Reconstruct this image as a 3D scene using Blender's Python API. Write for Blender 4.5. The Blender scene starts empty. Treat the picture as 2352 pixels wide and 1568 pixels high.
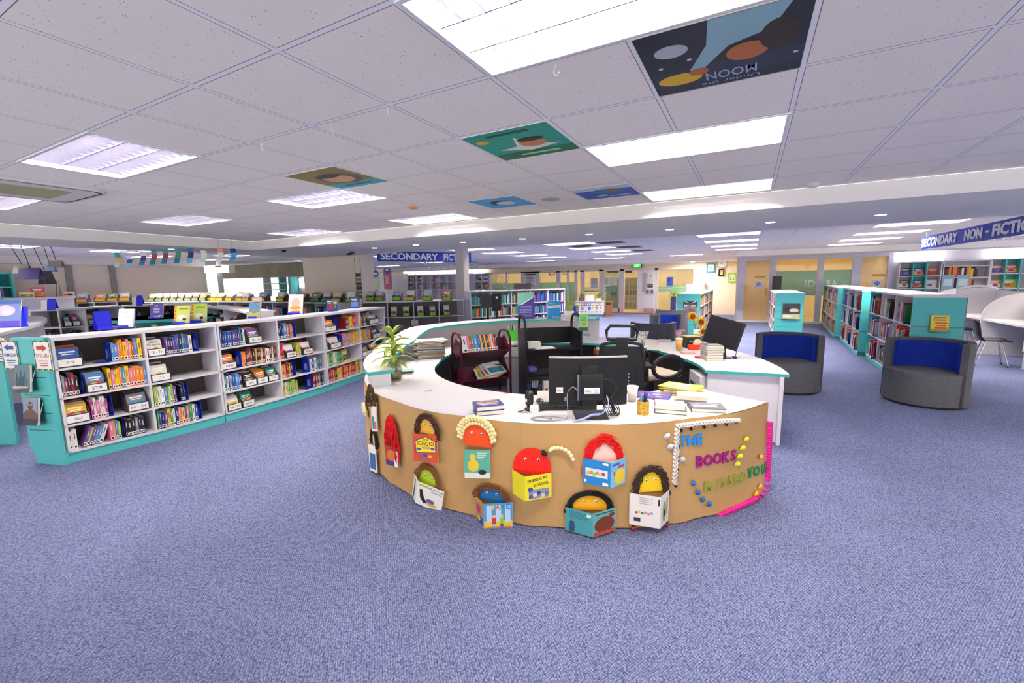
import bpy, math, random
from mathutils import Vector, Matrix
random.seed(7)
SC = bpy.context.scene
COL = SC.collection
# ---------------------------------------------------------------- camera
F, YAW, PITCH, ROLL, H = 1000.39, -0.4981076, 0.1372001, -0.0163099, 1.65
_cy, _sy, _cp, _sp = math.cos(YAW), math.sin(YAW), math.cos(PITCH), math.sin(PITCH)
FW = Vector((_sy*_cp, _cy*_cp, -_sp))
_r0 = Vector((_cy, -_sy, 0)); _u0 = _r0.cross(FW)
RT = math.cos(ROLL)*_r0 + math.sin(ROLL)*_u0
UP = -math.sin(ROLL)*_r0 + math.cos(ROLL)*_u0
cam_d = bpy.data.cameras.new('camera'); cam = bpy.data.objects.new('camera', cam_d); COL.objects.link(cam)
cam_d.sensor_width = 36.0; cam_d.lens = F/2352*36; cam_d.clip_end = 120; cam_d.clip_start = 0.05
M_ = Matrix.Identity(4)
for i in range(3):
    M_[i][0], M_[i][1], M_[i][2] = RT[i], UP[i], -FW[i]
M_[2][3] = H
cam.matrix_world = M_
SC.camera = cam
# ---------------------------------------------------------------- world, exposure
W = bpy.data.worlds.new('world'); SC.world = W; W.use_nodes = True
W.node_tree.nodes['Background'].inputs[0].default_value = (1.0, 0.97, 0.94, 1)
W.node_tree.nodes['Background'].inputs[1].default_value = 1.6
SC.view_settings.view_transform = 'Standard'; SC.view_settings.look = 'None'
SC.view_settings.exposure = 0.5; SC.view_settings.gamma = 1.0
SC.view_settings.use_curve_mapping = False
SC.cycles.max_bounces = 10; SC.cycles.diffuse_bounces = 8; SC.cycles.glossy_bounces = 3
SC.cycles.transmission_bounces = 4; SC.cycles.transparent_max_bounces = 10
SC.cycles.sample_clamp_indirect = 10.0; SC.cycles.caustics_reflective = False; SC.cycles.caustics_refractive = False
TUBE = 190.0            # strength of the fluorescent tubes
CEIL, SOFF = 2.5444, 2.37
# ---------------------------------------------------------------- where a spot seen in the photograph lies on a known plane
def ray(x, y): return FW + (x-1176)/F*RT - (y-784)/F*UP
def Pz(x, y, z=0.0):
    d = ray(x, y); t = (z-H)/d.z; return Vector((d.x*t, d.y*t, z))
def Py(x, y, Y):
    d = ray(x, y); t = Y/d.y; return Vector((d.x*t, Y, H+d.z*t))
def Px(x, y, X):
    d = ray(x, y); t = X/d.x; return Vector((X, d.y*t, H+d.z*t))
def Pv(x, y, g):
    """height on the vertical line over ground point g"""
    d = 784-y; a = Vector((g[0], g[1], 0)); return H+(d*a.dot(FW)-F*a.dot(UP))/(F*UP.z-d*FW.z)
# ---------------------------------------------------------------- materials
def lin(c): return c/12.92 if c <= .04045 else ((c+.055)/1.055)**2.4
def rgb(h):
    h = h.lstrip('#'); return tuple(lin(int(h[i:i+2], 16)/255) for i in (0, 2, 4))+(1,)
_mats = {}
def mat(h, rough=.5, metal=0.0, emit=0.0, spec=.4, alpha=1.0):
    k = (h, rough, metal, emit, spec, alpha)
    if k in _mats: return _mats[k]
    m = bpy.data.materials.new('m_%s_%d' % (h, len(_mats))); m.use_nodes = True
    b = m.node_tree.nodes['Principled BSDF']
    b.inputs['Base Color'].default_value = rgb(h); b.inputs['Roughness'].default_value = rough
    b.inputs['Metallic'].default_value = metal; b.inputs['Specular IOR Level'].default_value = spec
    if emit: b.inputs['Emission Color'].default_value = rgb(h); b.inputs['Emission Strength'].default_value = emit
    _mats[k] = m; return m
def noisy(name, c1, c2, scale, rough=.6, detail=3, stretch=(1, 1, 1), bump=0.0, spec=.3):
    m = bpy.data.materials.new(name); m.use_nodes = True; nt = m.node_tree; b = nt.nodes['Principled BSDF']
    tc = nt.nodes.new('ShaderNodeTexCoord'); mp = nt.nodes.new('ShaderNodeMapping'); mp.inputs['Scale'].default_value = stretch
    nz = nt.nodes.new('ShaderNodeTexNoise'); nz.inputs['Scale'].default_value = scale; nz.inputs['Detail'].default_value = detail
    rp = nt.nodes.new('ShaderNodeValToRGB'); rp.color_ramp.elements[0].color = rgb(c1); rp.color_ramp.elements[1].color = rgb(c2)
    rp.color_ramp.elements[0].position = .3; rp.color_ramp.elements[1].position = .7
    nt.links.new(tc.outputs['Object'], mp.inputs[0]); nt.links.new(mp.outputs[0], nz.inputs['Vector'])
    nt.links.new(nz.outputs['Fac'], rp.inputs[0]); nt.links.new(rp.outputs[0], b.inputs['Base Color'])
    b.inputs['Roughness'].default_value = rough; b.inputs['Specular IOR Level'].default_value = spec
    if bump:
        bp = nt.nodes.new('ShaderNodeBump'); bp.inputs['Strength'].default_value = bump; bp.inputs['Distance'].default_value = .01
        nt.links.new(nz.outputs['Fac'], bp.inputs['Height']); nt.links.new(bp.outputs[0], b.inputs['Normal'])
    return m
def glass(name, tint, gloss=.08, trans=None):
    m = bpy.data.materials.new(name); m.use_nodes = True; nt = m.node_tree; nt.nodes.clear()
    o = nt.nodes.new('ShaderNodeOutputMaterial'); t = nt.nodes.new('ShaderNodeBsdfTransparent'); g = nt.nodes.new('ShaderNodeBsdfGlossy')
    t.inputs[0].default_value = rgb(tint); g.inputs['Roughness'].default_value = .03
    x = nt.nodes.new('ShaderNodeMixShader'); x.inputs[0].default_value = gloss
    nt.links.new(t.outputs[0], x.inputs[1]); nt.links.new(g.outputs[0], x.inputs[2])
    if trans:
        d = nt.nodes.new('ShaderNodeBsdfDiffuse'); d.inputs[0].default_value = rgb(trans[0])
        y = nt.nodes.new('ShaderNodeMixShader'); y.inputs[0].default_value = trans[1]
        nt.links.new(x.outputs[0], y.inputs[1]); nt.links.new(d.outputs[0], y.inputs[2]); x = y
    nt.links.new(x.outputs[0], o.inputs[0]); return m
WHITE = mat('#dddbdf', .35); OFFW = mat('#e4e1e2', .5); GREYW = mat('#cfcbcd', .55); TEAL = mat('#55bfbc', .45); TEALD = mat('#3aa9a7', .5)
BLUE = mat('#1b35b8', .35); BLUEP = mat('#2f33e0', .3); BLACK = mat('#17171a', .4); DKG = mat('#3a3839', .6); BINC = mat('#4b4547', .6)
BROWN = mat('#5b524d', .7); PAPER = mat('#f4f1ea', .8); PAGES = mat('#e9e3d2', .8); INK = mat('#222226', .7); CHROME = mat('#c8cacd', .18, 1.0)
RED = mat('#d8261f', .5); YEL = mat('#f6cf1c', .5); LIME = mat('#8fcf2b', .5); GRN = mat('#1f9a55', .5); ORG = mat('#f08a1c', .5)
# ---------------------------------------------------------------- mesh builder
_tc = {}
def text_geo(s, off=0.0):
    k = (s, off)
    if k not in _tc:
        cu = bpy.data.curves.new('t', 'FONT'); cu.body = s; cu.offset = off; cu.resolution_u = 2; cu.fill_mode = 'FRONT'
        ob = bpy.data.objects.new('t', cu); COL.objects.link(ob)
        me = bpy.data.meshes.new_from_object(ob.evaluated_get(bpy.context.evaluated_depsgraph_get()))
        vs = [v.co.copy() for v in me.vertices]; fs = [tuple(p.vertices) for p in me.polygons]
        bpy.data.objects.remove(ob); bpy.data.curves.remove(cu); bpy.data.meshes.remove(me)
        x0 = min(v.x for v in vs); x1 = max(v.x for v in vs); y0 = min(v.y for v in vs); y1 = max(v.y for v in vs)
        _tc[k] = ([((v.x-x0)/(x1-x0), (v.y-y0)/(y1-y0)) for v in vs], fs, (x1-x0)/(y1-y0))
    return _tc[k]
class B:
    def __init__(s): s.v = []; s.f = []; s.m = []; s.mats = []; s.M = None
    def mi(s, m):
        if m not in s.mats: s.mats.append(m)
        return s.mats.index(m)
    def add(s, vs, fs, m):
        n = len(s.v)
        for v in vs:
            v = Vector(v); s.v.append(s.M @ v if s.M is not None else v)
        k = s.mi(m)
        for f in fs: s.f.append([i+n for i in f]); s.m.append(k)
        return s
    def box(s, x0, x1, y0, y1, z0, z1, m):
        return s.add([(x0,y0,z0),(x1,y0,z0),(x1,y1,z0),(x0,y1,z0),(x0,y0,z1),(x1,y0,z1),(x1,y1,z1),(x0,y1,z1)],
                     [(3,2,1,0),(4,5,6,7),(0,1,5,4),(1,2,6,5),(2,3,7,6),(3,0,4,7)], m)
    def quad(s, a, b, c, d, m): return s.add([a,b,c,d], [(0,1,2,3)], m)
    def prism(s, poly, z0, z1, m, ms=None):
        n = len(poly); vs = [(p[0],p[1],z0) for p in poly]+[(p[0],p[1],z1) for p in poly]
        s.add(vs, [tuple(range(n-1,-1,-1)), tuple(range(n,2*n))], m)
        return s.add(vs, [(i,(i+1)%n,(i+1)%n+n,i+n) for i in range(n)], ms or m)
    def strip(s, low, high, m, closed=False):
        """wall between two matching polylines"""
        n = len(low); return s.add(list(low)+list(high), [(i,(i+1)%n,(i+1)%n+n,i+n) for i in range(n if closed else n-1)], m)
    def slab(s, inner, outer, z0, z1, m, mi=None, mo=None):
        """flat band between two plan polylines"""
        n = len(inner); g = lambda L, z: [(p[0],p[1],(z[i] if isinstance(z,list) else z)) for i,p in enumerate(L)]
        a,b,c,d = g(inner,z0),g(outer,z0),g(inner,z1),g(outer,z1)
        s.strip(c,d,m); s.strip(b,a,m); s.strip(a,c,mi or m); s.strip(d,b,mo or m)
        s.quad(a[0],b[0],d[0],c[0],mo or m); s.quad(a[-1],c[-1],d[-1],b[-1],mo or m); return s
    def tube(s, pts, r, m, n=6, closed=False):
        pts = [Vector(p) for p in pts]; N = len(pts); rs = r if isinstance(r,(list,tuple)) else [r]*N
        vs = []; up = None
        for i,p in enumerate(pts):
            a = pts[(i-1)%N] if (closed or i>0) else p; c = pts[(i+1)%N] if (closed or i<N-1) else p
            d = (c-a)
            if d.length<1e-9: d = Vector((0,0,1))
            d.normalize()
            if up is None: up = Vector((0,0,1)) if abs(d.z)<.9 else Vector((1,0,0))
            e = d.cross(up)
            if e.length<1e-6: e = d.cross(Vector((0,1,0)))
            e.normalize(); up = e.cross(d)
            for k in range(n):
                t = 2*math.pi*k/n; vs.append(p+rs[i]*(math.cos(t)*e+math.sin(t)*up))
        fs = [(i*n+k, i*n+(k+1)%n, ((i+1)%N)*n+(k+1)%n, ((i+1)%N)*n+k) for i in range(N if closed else N-1) for k in range(n)]
        if not closed: fs += [tuple(range(n-1,-1,-1)), tuple(range((N-1)*n,N*n))]
        return s.add(vs, fs, m)
    def lathe(s, prof, m, n=16, c=(0,0,0), sx=1, sy=1):
        vs = [(c[0]+sx*r*math.cos(2*math.pi*k/n), c[1]+sy*r*math.sin(2*math.pi*k/n), c[2]+z) for r,z in prof for k in range(n)]
        L = len(prof); fs = [(i*n+k, i*n+(k+1)%n, (i+1)*n+(k+1)%n, (i+1)*n+k) for i in range(L-1) for k in range(n)]
        if prof[0][0] > 1e-6: fs.append(tuple(range(n-1,-1,-1)))
        if prof[-1][0] > 1e-6: fs.append(tuple(range((L-1)*n, L*n)))
        return s.add(vs, fs, m)
    def ball(s, c, r, m, n=8, k=5, sc=(1,1,1)):
        pr = [(max(1e-5,math.sin(math.pi*i/k)), -math.cos(math.pi*i/k)) for i in range(k+1)]
        vs = [(c[0]+r*sc[0]*p*math.cos(2*math.pi*j/n), c[1]+r*sc[1]*p*math.sin(2*math.pi*j/n), c[2]+r*sc[2]*z) for p,z in pr for j in range(n)]
        return s.add(vs, [(i*n+j,i*n+(j+1)%n,(i+1)*n+(j+1)%n,(i+1)*n+j) for i in range(k) for j in range(n)], m)
    # flat art in the local x-z plane facing -y (front), lifted by e
    def art(s, poly, m, e=.001): return s.add([(p[0],-e,p[1]) for p in poly], [tuple(range(len(poly)))], m)
    def rect(s, x0, x1, z0, z1, m, e=.001): return s.art([(x0,z0),(x1,z0),(x1,z1),(x0,z1)], m, e)
    def disc(s, x, z, rx, rz, m, e=.001, n=14, a0=0, a1=360):
        st = 0 if a1-a0 >= 360 else 1
        return s.art([(x+rx*math.cos(math.radians(a0+(a1-a0)*k/(n-1+(1-st)))), z+rz*math.sin(math.radians(a0+(a1-a0)*k/(n-1+(1-st))))) for k in range(n)], m, e)
    def text(s, t, x0, x1, z0, z1, m, e=.001, depth=0.0, off=0.0, rot=0.0, flip=False):
        vs, fs, asp = text_geo(t, off); cx, cz = (x0+x1)/2, (z0+z1)/2; ca, sa = math.cos(rot), math.sin(rot)
        def pt(v, y):
            a, b = (v[0]-.5)*(x1-x0), (v[1]-.5)*(z1-z0)
            return (cx+ca*a-sa*b, y, cz+sa*a+ca*b)
        s.add([pt(v,-e-depth) for v in vs], fs, m)
        if depth:
            cnt = {}
            for f in fs:
                for i in range(len(f)):
                    k = (f[i], f[(i+1)%len(f)]); cnt[k] = cnt.get(k,0)+1
            ed = [k for k in cnt if (k[1],k[0]) not in cnt]
            n = len(vs); s.add([pt(v,-e-depth) for v in vs]+[pt(v,-e) for v in vs], [(b,a,a+n,b+n) for a,b in ed], m)
        return s
    def build(s, name, parent=None, M=None, smooth=False, bevel=0.0):
        me = bpy.data.meshes.new(name); me.from_pydata([tuple(v) for v in s.v], [], s.f)
        for m in s.mats: me.materials.append(m)
        me.polygons.foreach_set('material_index', s.m)
        if smooth: me.polygons.foreach_set('use_smooth', [True]*len(s.f))
        me.update(); o = bpy.data.objects.new(name, me); COL.objects.link(o)
        if parent is not None: o.parent = parent
        if M is not None: o.matrix_local = M
        if bevel:
            b = o.modifiers.new('b', 'BEVEL'); b.width = bevel; b.segments = 2; b.limit_method = 'ANGLE'
        return o
def tag(o, label, cat, group=None):
    o['label'] = label; o['category'] = cat
    if group: o['group'] = group
    return o
def thing(name, label, cat, M=None, group=None):
    o = bpy.data.objects.new(name, None); COL.objects.link(o); o.empty_display_size = .05
    if M is not None: o.matrix_world = M
    return tag(o, label, cat, group)
def struct(b, name, **k):
    o = b.build(name, **k); o['kind'] = 'structure'; return o
def T(x, y, z, rz=0.0, rx=0.0, ry=0.0):
    return Matrix.Translation((x,y,z)) @ Matrix.Rotation(rz,4,'Z') @ Matrix.Rotation(ry,4,'Y') @ Matrix.Rotation(rx,4,'X')
def frame(A, Bp, z=0.0):
    """x along A->B, y away from the viewer, z up"""
    ex = Vector((Bp[0]-A[0], Bp[1]-A[1], 0)); L = ex.length; ex.normalize(); ey = Vector((-ex.y, ex.x, 0))
    M = Matrix.Identity(4)
    for i in range(3): M[i][0], M[i][1], M[i][2] = ex[i], ey[i], (0,0,1)[i]
    M.translation = (A[0], A[1], z); return M, L
def clone(root, M, label, group=None, cat=None):
    r = root.copy(); COL.objects.link(r); r.matrix_world = M; r['label'] = label
    if group: r['group'] = group
    for ch in root.children:
        c = ch.copy(); COL.objects.link(c); c.parent = r; c.matrix_parent_inverse = ch.matrix_parent_inverse
        for g in ch.children:
            d = g.copy(); COL.objects.link(d); d.parent = c; d.matrix_parent_inverse = g.matrix_parent_inverse
    return r
ORD = 'first second third fourth fifth sixth seventh eighth ninth tenth eleventh twelfth thirteenth fourteenth fifteenth sixteenth seventeenth eighteenth nineteenth twentieth'.split()
ORD += ['twenty-'+w for w in ORD[:9]]+['thirtieth']+['thirty-'+w for w in ORD[:9]]+['fortieth']+['forty-'+w for w in ORD[:9]]+['fiftieth']
# ================================================================ SETTING
def ramp(nt, src, pos):
    r = nt.nodes.new('ShaderNodeValToRGB'); r.color_ramp.interpolation = 'LINEAR'
    while len(r.color_ramp.elements) < len(pos): r.color_ramp.elements.new(.5)
    for e, (p, c) in zip(r.color_ramp.elements, pos): e.position = p; e.color = c
    nt.links.new(src, r.inputs[0]); return r
def carpet():
    m = bpy.data.materials.new('carpet'); m.use_nodes = True; nt = m.node_tree; L = nt.links; b = nt.nodes['Principled BSDF']
    g = nt.nodes.new('ShaderNodeNewGeometry')
    mp = nt.nodes.new('ShaderNodeMapping'); mp.inputs['Rotation'].default_value = (0, 0, .62); mp.inputs['Scale'].default_value = (110, 80, 80)
    L.new(g.outputs['Position'], mp.inputs[0])
    vo = nt.nodes.new('ShaderNodeTexVoronoi'); vo.inputs['Scale'].default_value = 1.0; vo.inputs['Randomness'].default_value = .45
    L.new(mp.outputs[0], vo.inputs['Vector'])
    nz = nt.nodes.new('ShaderNodeTexNoise'); nz.inputs['Scale'].default_value = 1.3; nz.inputs['Detail'].default_value = 5; L.new(g.outputs['Position'], nz.inputs['Vector'])
    r1 = ramp(nt, vo.outputs['Distance'], [(.10, rgb('#989fbe')), (.45, rgb('#6d759b')), (.8, rgb('#363e63'))])
    r2 = ramp(nt, nz.outputs['Fac'], [(.3, (.88, .88, .88, 1)), (.7, (1.06, 1.06, 1.06, 1))])
    mx = nt.nodes.new('ShaderNodeMix'); mx.data_type = 'RGBA'; mx.blend_type = 'MULTIPLY'; mx.inputs[0].default_value = 1
    L.new(r1.outputs[0], mx.inputs[6]); L.new(r2.outputs[0], mx.inputs[7]); L.new(mx.outputs[2], b.inputs['Base Color'])
    b.inputs['Roughness'].default_value = .95; b.inputs['Specular IOR Level'].default_value = .1
    bp = nt.nodes.new('ShaderNodeBump'); bp.inputs['Strength'].default_value = .5; bp.inputs['Distance'].default_value = .004; bp.invert = True
    L.new(vo.outputs['Distance'], bp.inputs['Height']); L.new(bp.outputs[0], b.inputs['Normal']); return m
def tile_mat(name, base, x0, y0, sp=.6, bar='#fbf9fa', edge='#8a868b'):
    m = bpy.data.materials.new(name); m.use_nodes = True; nt = m.node_tree; L = nt.links; b = nt.nodes['Principled BSDF']
    g = nt.nodes.new('ShaderNodeNewGeometry'); sx = nt.nodes.new('ShaderNodeSeparateXYZ'); L.new(g.outputs['Position'], sx.inputs[0])
    def mth(op, a, c=None):
        n = nt.nodes.new('ShaderNodeMath'); n.operation = op
        for i, v in enumerate((a, c)):
            if v is None: continue
            if isinstance(v, (int, float)): n.inputs[i].default_value = v
            else: L.new(v, n.inputs[i])
        return n.outputs[0]
    ds = []
    for ax, o in ((0, x0), (1, y0)):
        f = mth('FRACT', mth('MULTIPLY', mth('SUBTRACT', sx.outputs[ax], o), 1/sp))
        ds.append(mth('MULTIPLY', mth('MINIMUM', f, mth('SUBTRACT', 1.0, f)), sp))
    d = mth('MINIMUM', ds[0], ds[1])
    isbar = mth('LESS_THAN', d, .011); isedge = mth('MULTIPLY', mth('LESS_THAN', d, .0145), mth('GREATER_THAN', d, .011))
    vo = nt.nodes.new('ShaderNodeTexVoronoi'); vo.inputs['Scale'].default_value = 55; L.new(g.outputs['Position'], vo.inputs['Vector'])
    nz = nt.nodes.new('ShaderNodeTexNoise'); nz.inputs['Scale'].default_value = 9; L.new(g.outputs['Position'], nz.inputs['Vector'])
    dot = mth('MULTIPLY', mth('LESS_THAN', vo.outputs['Distance'], .12), mth('GREATER_THAN', nz.outputs['Fac'], .5))
    def mix(f, a, c):
        x = nt.nodes.new('ShaderNodeMix'); x.data_type = 'RGBA'; L.new(f, x.inputs[0])
        for i, v in ((6, a), (7, c)):
            if isinstance(v, str): x.inputs[i].default_value = rgb(v)
            else: L.new(v, x.inputs[i])
        return x.outputs[2]
    c = mix(dot, base, '#8d888b'); c = mix(isbar, c, bar); c = mix(isedge, c, edge)
    L.new(c, b.inputs['Base Color']); b.inputs['Roughness'].default_value = .9; b.inputs['Specular IOR Level'].default_value = .1; return m
CEILM = tile_mat('ceiling_tile', '#fcf4ec', -1.048, 1.173)
CEILO = tile_mat('ceiling_tile_outer', '#fcf4ee', -1.048, 1.173)
PLAST = mat('#f8f4ef', .8); CREAM = mat('#efe0c6', .8); BEIGE = mat('#e9dccc', .8); LILAC = mat('#cfcddd', .6)

b = B(); b.quad((-26,-2.5,0),(10,-2.5,0),(10,30,0),(-26,30,0), carpet()); struct(b, 'floor')
# ---- fluorescent fittings, in a regular lattice plus some added: (x centre, y centre)
LIGHTS = []
for x in (-6.82, -4.0, -0.448, 3.1):
    for y in (1.473, 3.273, 5.073): LIGHTS.append((x, y, 'in'))
for x in (-6.85, -3.95, -.45, 2.55):
    for y in (10.3, 12.1, 13.9, 15.7): LIGHTS.append((x, y, 'out'))
for p in ((30,565),(262,575)):
    q = Pz(*p, CEIL); LIGHTS.append((round(q.x,2), round(q.y,2), 'out'))
LIGHTS += [(-13.4, 5.2, 'out'), (-13.4, 7.6, 'out'), (-13.4, 1.9, 'out'), (-15.4, 6.4, 'out'), (-10.5, 11.0, 'out'), (-14.5, 11.0, 'out'), (-12.5, 15.5, 'out'), (-16.5, 17.0, 'out'), (6.0, 11.2, 'out'), (6.0, 14.8, 'out'), (-2.2, 18.2, 'out'), (-5.2, 18.2, 'out'), (-8.4, 18.2, 'out')]  # off-lattice fittings; left-wall and entrance ones are added to brighten those walls
VENTS = [(-3.95, 11.2), (-3.0, 10.6), (-3.0, 12.4), (-3.0,14.2)]
def holed(rects, z, m, holes, name):
    b = B()
    for x0, x1, y0, y1 in rects:
        hs = [h for h in holes if h[0] < x1 and h[1] > x0 and h[2] < y1 and h[3] > y0]
        xs = sorted({x0, x1} | {min(max(v, x0), x1) for h in hs for v in h[:2]}); ys = sorted({y0, y1} | {min(max(v, y0), y1) for h in hs for v in h[2:]})
        for i in range(len(xs)-1):
            for j in range(len(ys)-1):
                cx, cy = (xs[i]+xs[i+1])/2, (ys[j]+ys[j+1])/2
                if any(h[0] < cx < h[1] and h[2] < cy < h[3] for h in hs): continue
                b.quad((xs[i],ys[j],z),(xs[i],ys[j+1],z),(xs[i+1],ys[j+1],z),(xs[i+1],ys[j],z), m)
    return struct(b, name)
HOLES = [(x-.6, x+.6, y-.3, y+.3) for x, y, k in LIGHTS]
holed([(-9, 10, -7, 5.5)], CEIL, CEILM, HOLES, 'ceiling')
holed([(-26, 10, 8.0, 30), (-26, -10.6, -7, 8.0)], CEIL, CEILO, HOLES, 'ceiling_outer')
b = B(); b.box(-10.6, 10, 5.5, 8.0, SOFF, CEIL-.002, PLAST); b.box(-10.6, -9, -7, 5.5, SOFF, CEIL-.002, PLAST); struct(b, 'ceiling_soffit')
b = B(); b.box(-.45, 10, 17.0, 18.6, SOFF, CEIL-.002, PLAST); b.box(-26, -.45, 20.2, 21.9, SOFF, CEIL-.002, PLAST); struct(b, 'ceiling_soffit_back')
# ---- the light fitting
HOUSE = mat('#9f9dc0', .25, .85); LOUV = mat('#bfbdd6', .2, .85); TUBO = mat('#fff4e4', .5, 0, TUBE*1.9); TUBM = mat('#fff4e4', .5, 0, TUBE)
lh = B(); z1 = .12
lh.quad((-.6,-.3,z1),(.6,-.3,z1),(.6,.3,z1),(-.6,.3,z1), HOUSE)
for a, c, d, e in ((-.6,-.3,.6,-.3),(.6,-.3,.6,.3),(.6,.3,-.6,.3),(-.6,.3,-.6,-.3)): lh.quad((a,c,0),(d,e,0),(d,e,z1),(a,c,z1), HOUSE)
lr = B()
for x0, x1, y0, y1 in ((-.6,.6,-.3,-.282),(-.6,.6,.282,.3),(-.6,-.582,-.282,.282),(.582,.6,-.282,.282)): lr.box(x0,x1,y0,y1,-.006,.004, mat('#e9e8ea',.3))
ll = B()
for y in (-.094, .094): ll.box(-.58,.58,y-.003,y+.003,.004,.055, LOUV)
for i in range(1, 12):
    x = -.58+1.16*i/12
    for y0, y1 in ((-.28,-.097),(-.091,.091),(.097,.28)):
        ll.add([(x-.013,y0,.055),(x+.013,y0,.055),(x,y0,.006),(x-.013,y1,.055),(x+.013,y1,.055),(x,y1,.006)], [(0,2,5,3),(1,4,5,2),(0,1,2),(3,5,4)], LOUV)
proto_l = thing('ceiling_light', '', 'ceiling light', T(*LIGHTS[0][:2], CEIL), 'fluorescent ceiling lights')
lh.build('housing', proto_l); lr.build('frame', proto_l); ll.build('louver', proto_l)
for y in (-.188, 0, .188):
    t = B(); t.tube([(-.57,y,.083),(.57,y,.083)], .013, TUBM, 6); t.build('tube', proto_l)
proto_o = None; tubo = [c for c in proto_l.children if c.name.startswith('tube')][0].data.copy(); tubo.materials[0] = TUBO
for k, (x, y, kind) in enumerate(LIGHTS):
    r = ORD[k % 3] if kind == 'in' else ''
    col = {-6.82:'bookcase row', -4.0:'middle row', -0.448:'round desk row', 3.1:'armchair row'}.get(x)
    if kind == 'in': lab = 'louvred ceiling light in the raised ceiling, %s, %s towards the doors' % (col, r)
    elif y in (10.3,12.1,13.9,15.7) and x in (-6.85,-3.95,-.45,2.55):
        lab = 'louvred light in the ceiling past the soffit, %s row, %s towards the doors' % ({-6.85:'far left',-3.95:'dark-vented',-.45:'entrance',2.55:'non-fiction'}[x].replace('far left','fiction sign'), ORD[(10.3,12.1,13.9,15.7).index(y)])
    else: lab = ['white light panel in the ceiling above the hanging laptops','white light panel in the ceiling before the hanging cards','light panel above the purple book stand corner','light panel above the cards by the window','added light panel above the grey counter','added light panel by the left wall corner shelves','light panel in the ceiling before the fiction sign','light panel over the glazed room','light panel beyond the fiction sign','light panel deep in the fiction alcove','light panel above the study carrels','light panel behind the study carrels','added light panel before the cream picture wall','added light panel before the red entrance mat','added light panel above the card-covered counter'][k-12-16]
    if k == 0: proto_l['label'] = lab
    elif kind == 'out':
        if proto_o is None:
            proto_o = clone(proto_l, T(x, y, CEIL), lab)
            for c in proto_o.children:
                if c.name.startswith('tube'): c.data = c.data.copy(); c.data.materials[0] = TUBO
        else: clone(proto_o, T(x, y, CEIL), lab)
    else: clone(proto_l, T(x, y, CEIL), lab)
DOWN = [(1063,556,'third'),(1200,548,'fourth'),(1353,538,'fifth'),(1538,527,'sixth'),(1770,510,'seventh'),(2023,493,'eighth'),(860,569,'first'),(955,562,'second')]
dl = B(); dl.lathe([(.055,-.004),(.062,-.004),(.068,.0)], mat('#f5f5f5',.3), 16); dl.lathe([(.0001,-.0035),(.055,-.004)], mat('#ffffff',.3,0,5.0), 16)
o0 = None
for x, y, n in DOWN:
    q = Pz(x, y, SOFF); lab = 'round white downlight in the soffit, %s along from the fiction sign' % n
    if o0 is None: o0 = tag(dl.build('downlight', M=T(q.x,q.y,SOFF)), lab, 'downlight', 'downlights in the soffit')
    else: o = o0.copy(); COL.objects.link(o); o.matrix_world = T(q.x,q.y,SOFF); o['label'] = lab
for x, y, lab in ((312,578,'round downlight in the low ceiling beside the hanging cards'),):
    q = Pz(x, y, SOFF); o = o0.copy(); COL.objects.link(o); o.matrix_world = T(-9.8, 4.4, SOFF); o['label'] = lab
for k,(x, y) in enumerate(VENTS):
    v = B(); v.box(-.3,.3,-.3,.3,-.008,.0, mat('#6c6a6e',.5))
    for i in range(5): v.box(-.27,.27,-.25+.1*i,-.2+.1*i,-.014,-.008, mat('#4e4d50',.5))
    tag(v.build('ceiling_vent', M=T(x,y,CEIL)), 'dark grey square ceiling vent beside the dark-vented lights, %s from the soffit' % ORD[k], 'air vent', 'dark ceiling vents')
# sprinklers, detectors, camera
def small(name, lab, cat, px, py, z, prof, m):
    q = Pz(px, py, z); bb = B(); bb.lathe(prof, m, 16); return tag(bb.build(name, M=T(q.x,q.y,z), smooth=True), lab, cat)
small('speaker_grille', 'round grey ceiling speaker grille between two book-cover tiles', 'speaker', 1265, 457, CEIL, [(.0001,-.006),(.1,-.006),(.105,0)], mat('#a9a4a4',.7))
small('smoke_detector', 'white smoke detector on the raised ceiling near the soffit', 'smoke detector', 1868, 420, CEIL, [(.0001,-.04),(.04,-.04),(.055,-.015),(.055,0)], mat('#dcdad8',.5))
small('alarm_beacon', 'small orange beacon on the ceiling tiles above the fiction sign', 'alarm light', 950, 475, CEIL, [(.0001,-.02),(.05,-.02),(.06,0)], mat('#e8912a',.4))
small('ceiling_camera', 'small black dome on the soffit corner', 'camera', 652, 574, SOFF, [(.0001,-.05),(.035,-.04),(.05,0)], BLACK)
for k,(px,py,w_) in enumerate(((763,287,'before the round-face tile'),(602,329,'near the curved bookcase light'),(1277,146,'beside the big desk light'),(893,245,'between the two desk-side tile rows'))):
    q = Pz(px,py,CEIL); bb = B(); bb.tube([(0,0,0),(-.012,0,-.03),(0,0,-.05),(.015,0,-.035)],.0025,mat('#e9e6e6',.4),5); tag(bb.build('ceiling_hook', M=T(q.x,q.y,CEIL)), 'small white wire hook on the ceiling grid %s' % w_, 'hook', 'small ceiling hooks')
q = Pz(1565,594,SOFF); wl = thing('wall_washer', 'bright downlight in the soffit before the cream picture wall', 'downlight', T(q.x,20.9,SOFF)); bb = B(); bb.lathe([(.0001,-.004),(.07,-.004),(.085,0)],mat('#fff6e6',.3,0,20.0),16); bb.build('lens', wl)
la = bpy.data.lights.new('lamp','AREA'); la.energy = 70; la.size = .25; la.color = (1,.9,.74); lo = bpy.data.objects.new('lamp',la); COL.objects.link(lo); lo.parent = wl; lo.location = (0,0,-.02)
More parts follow.
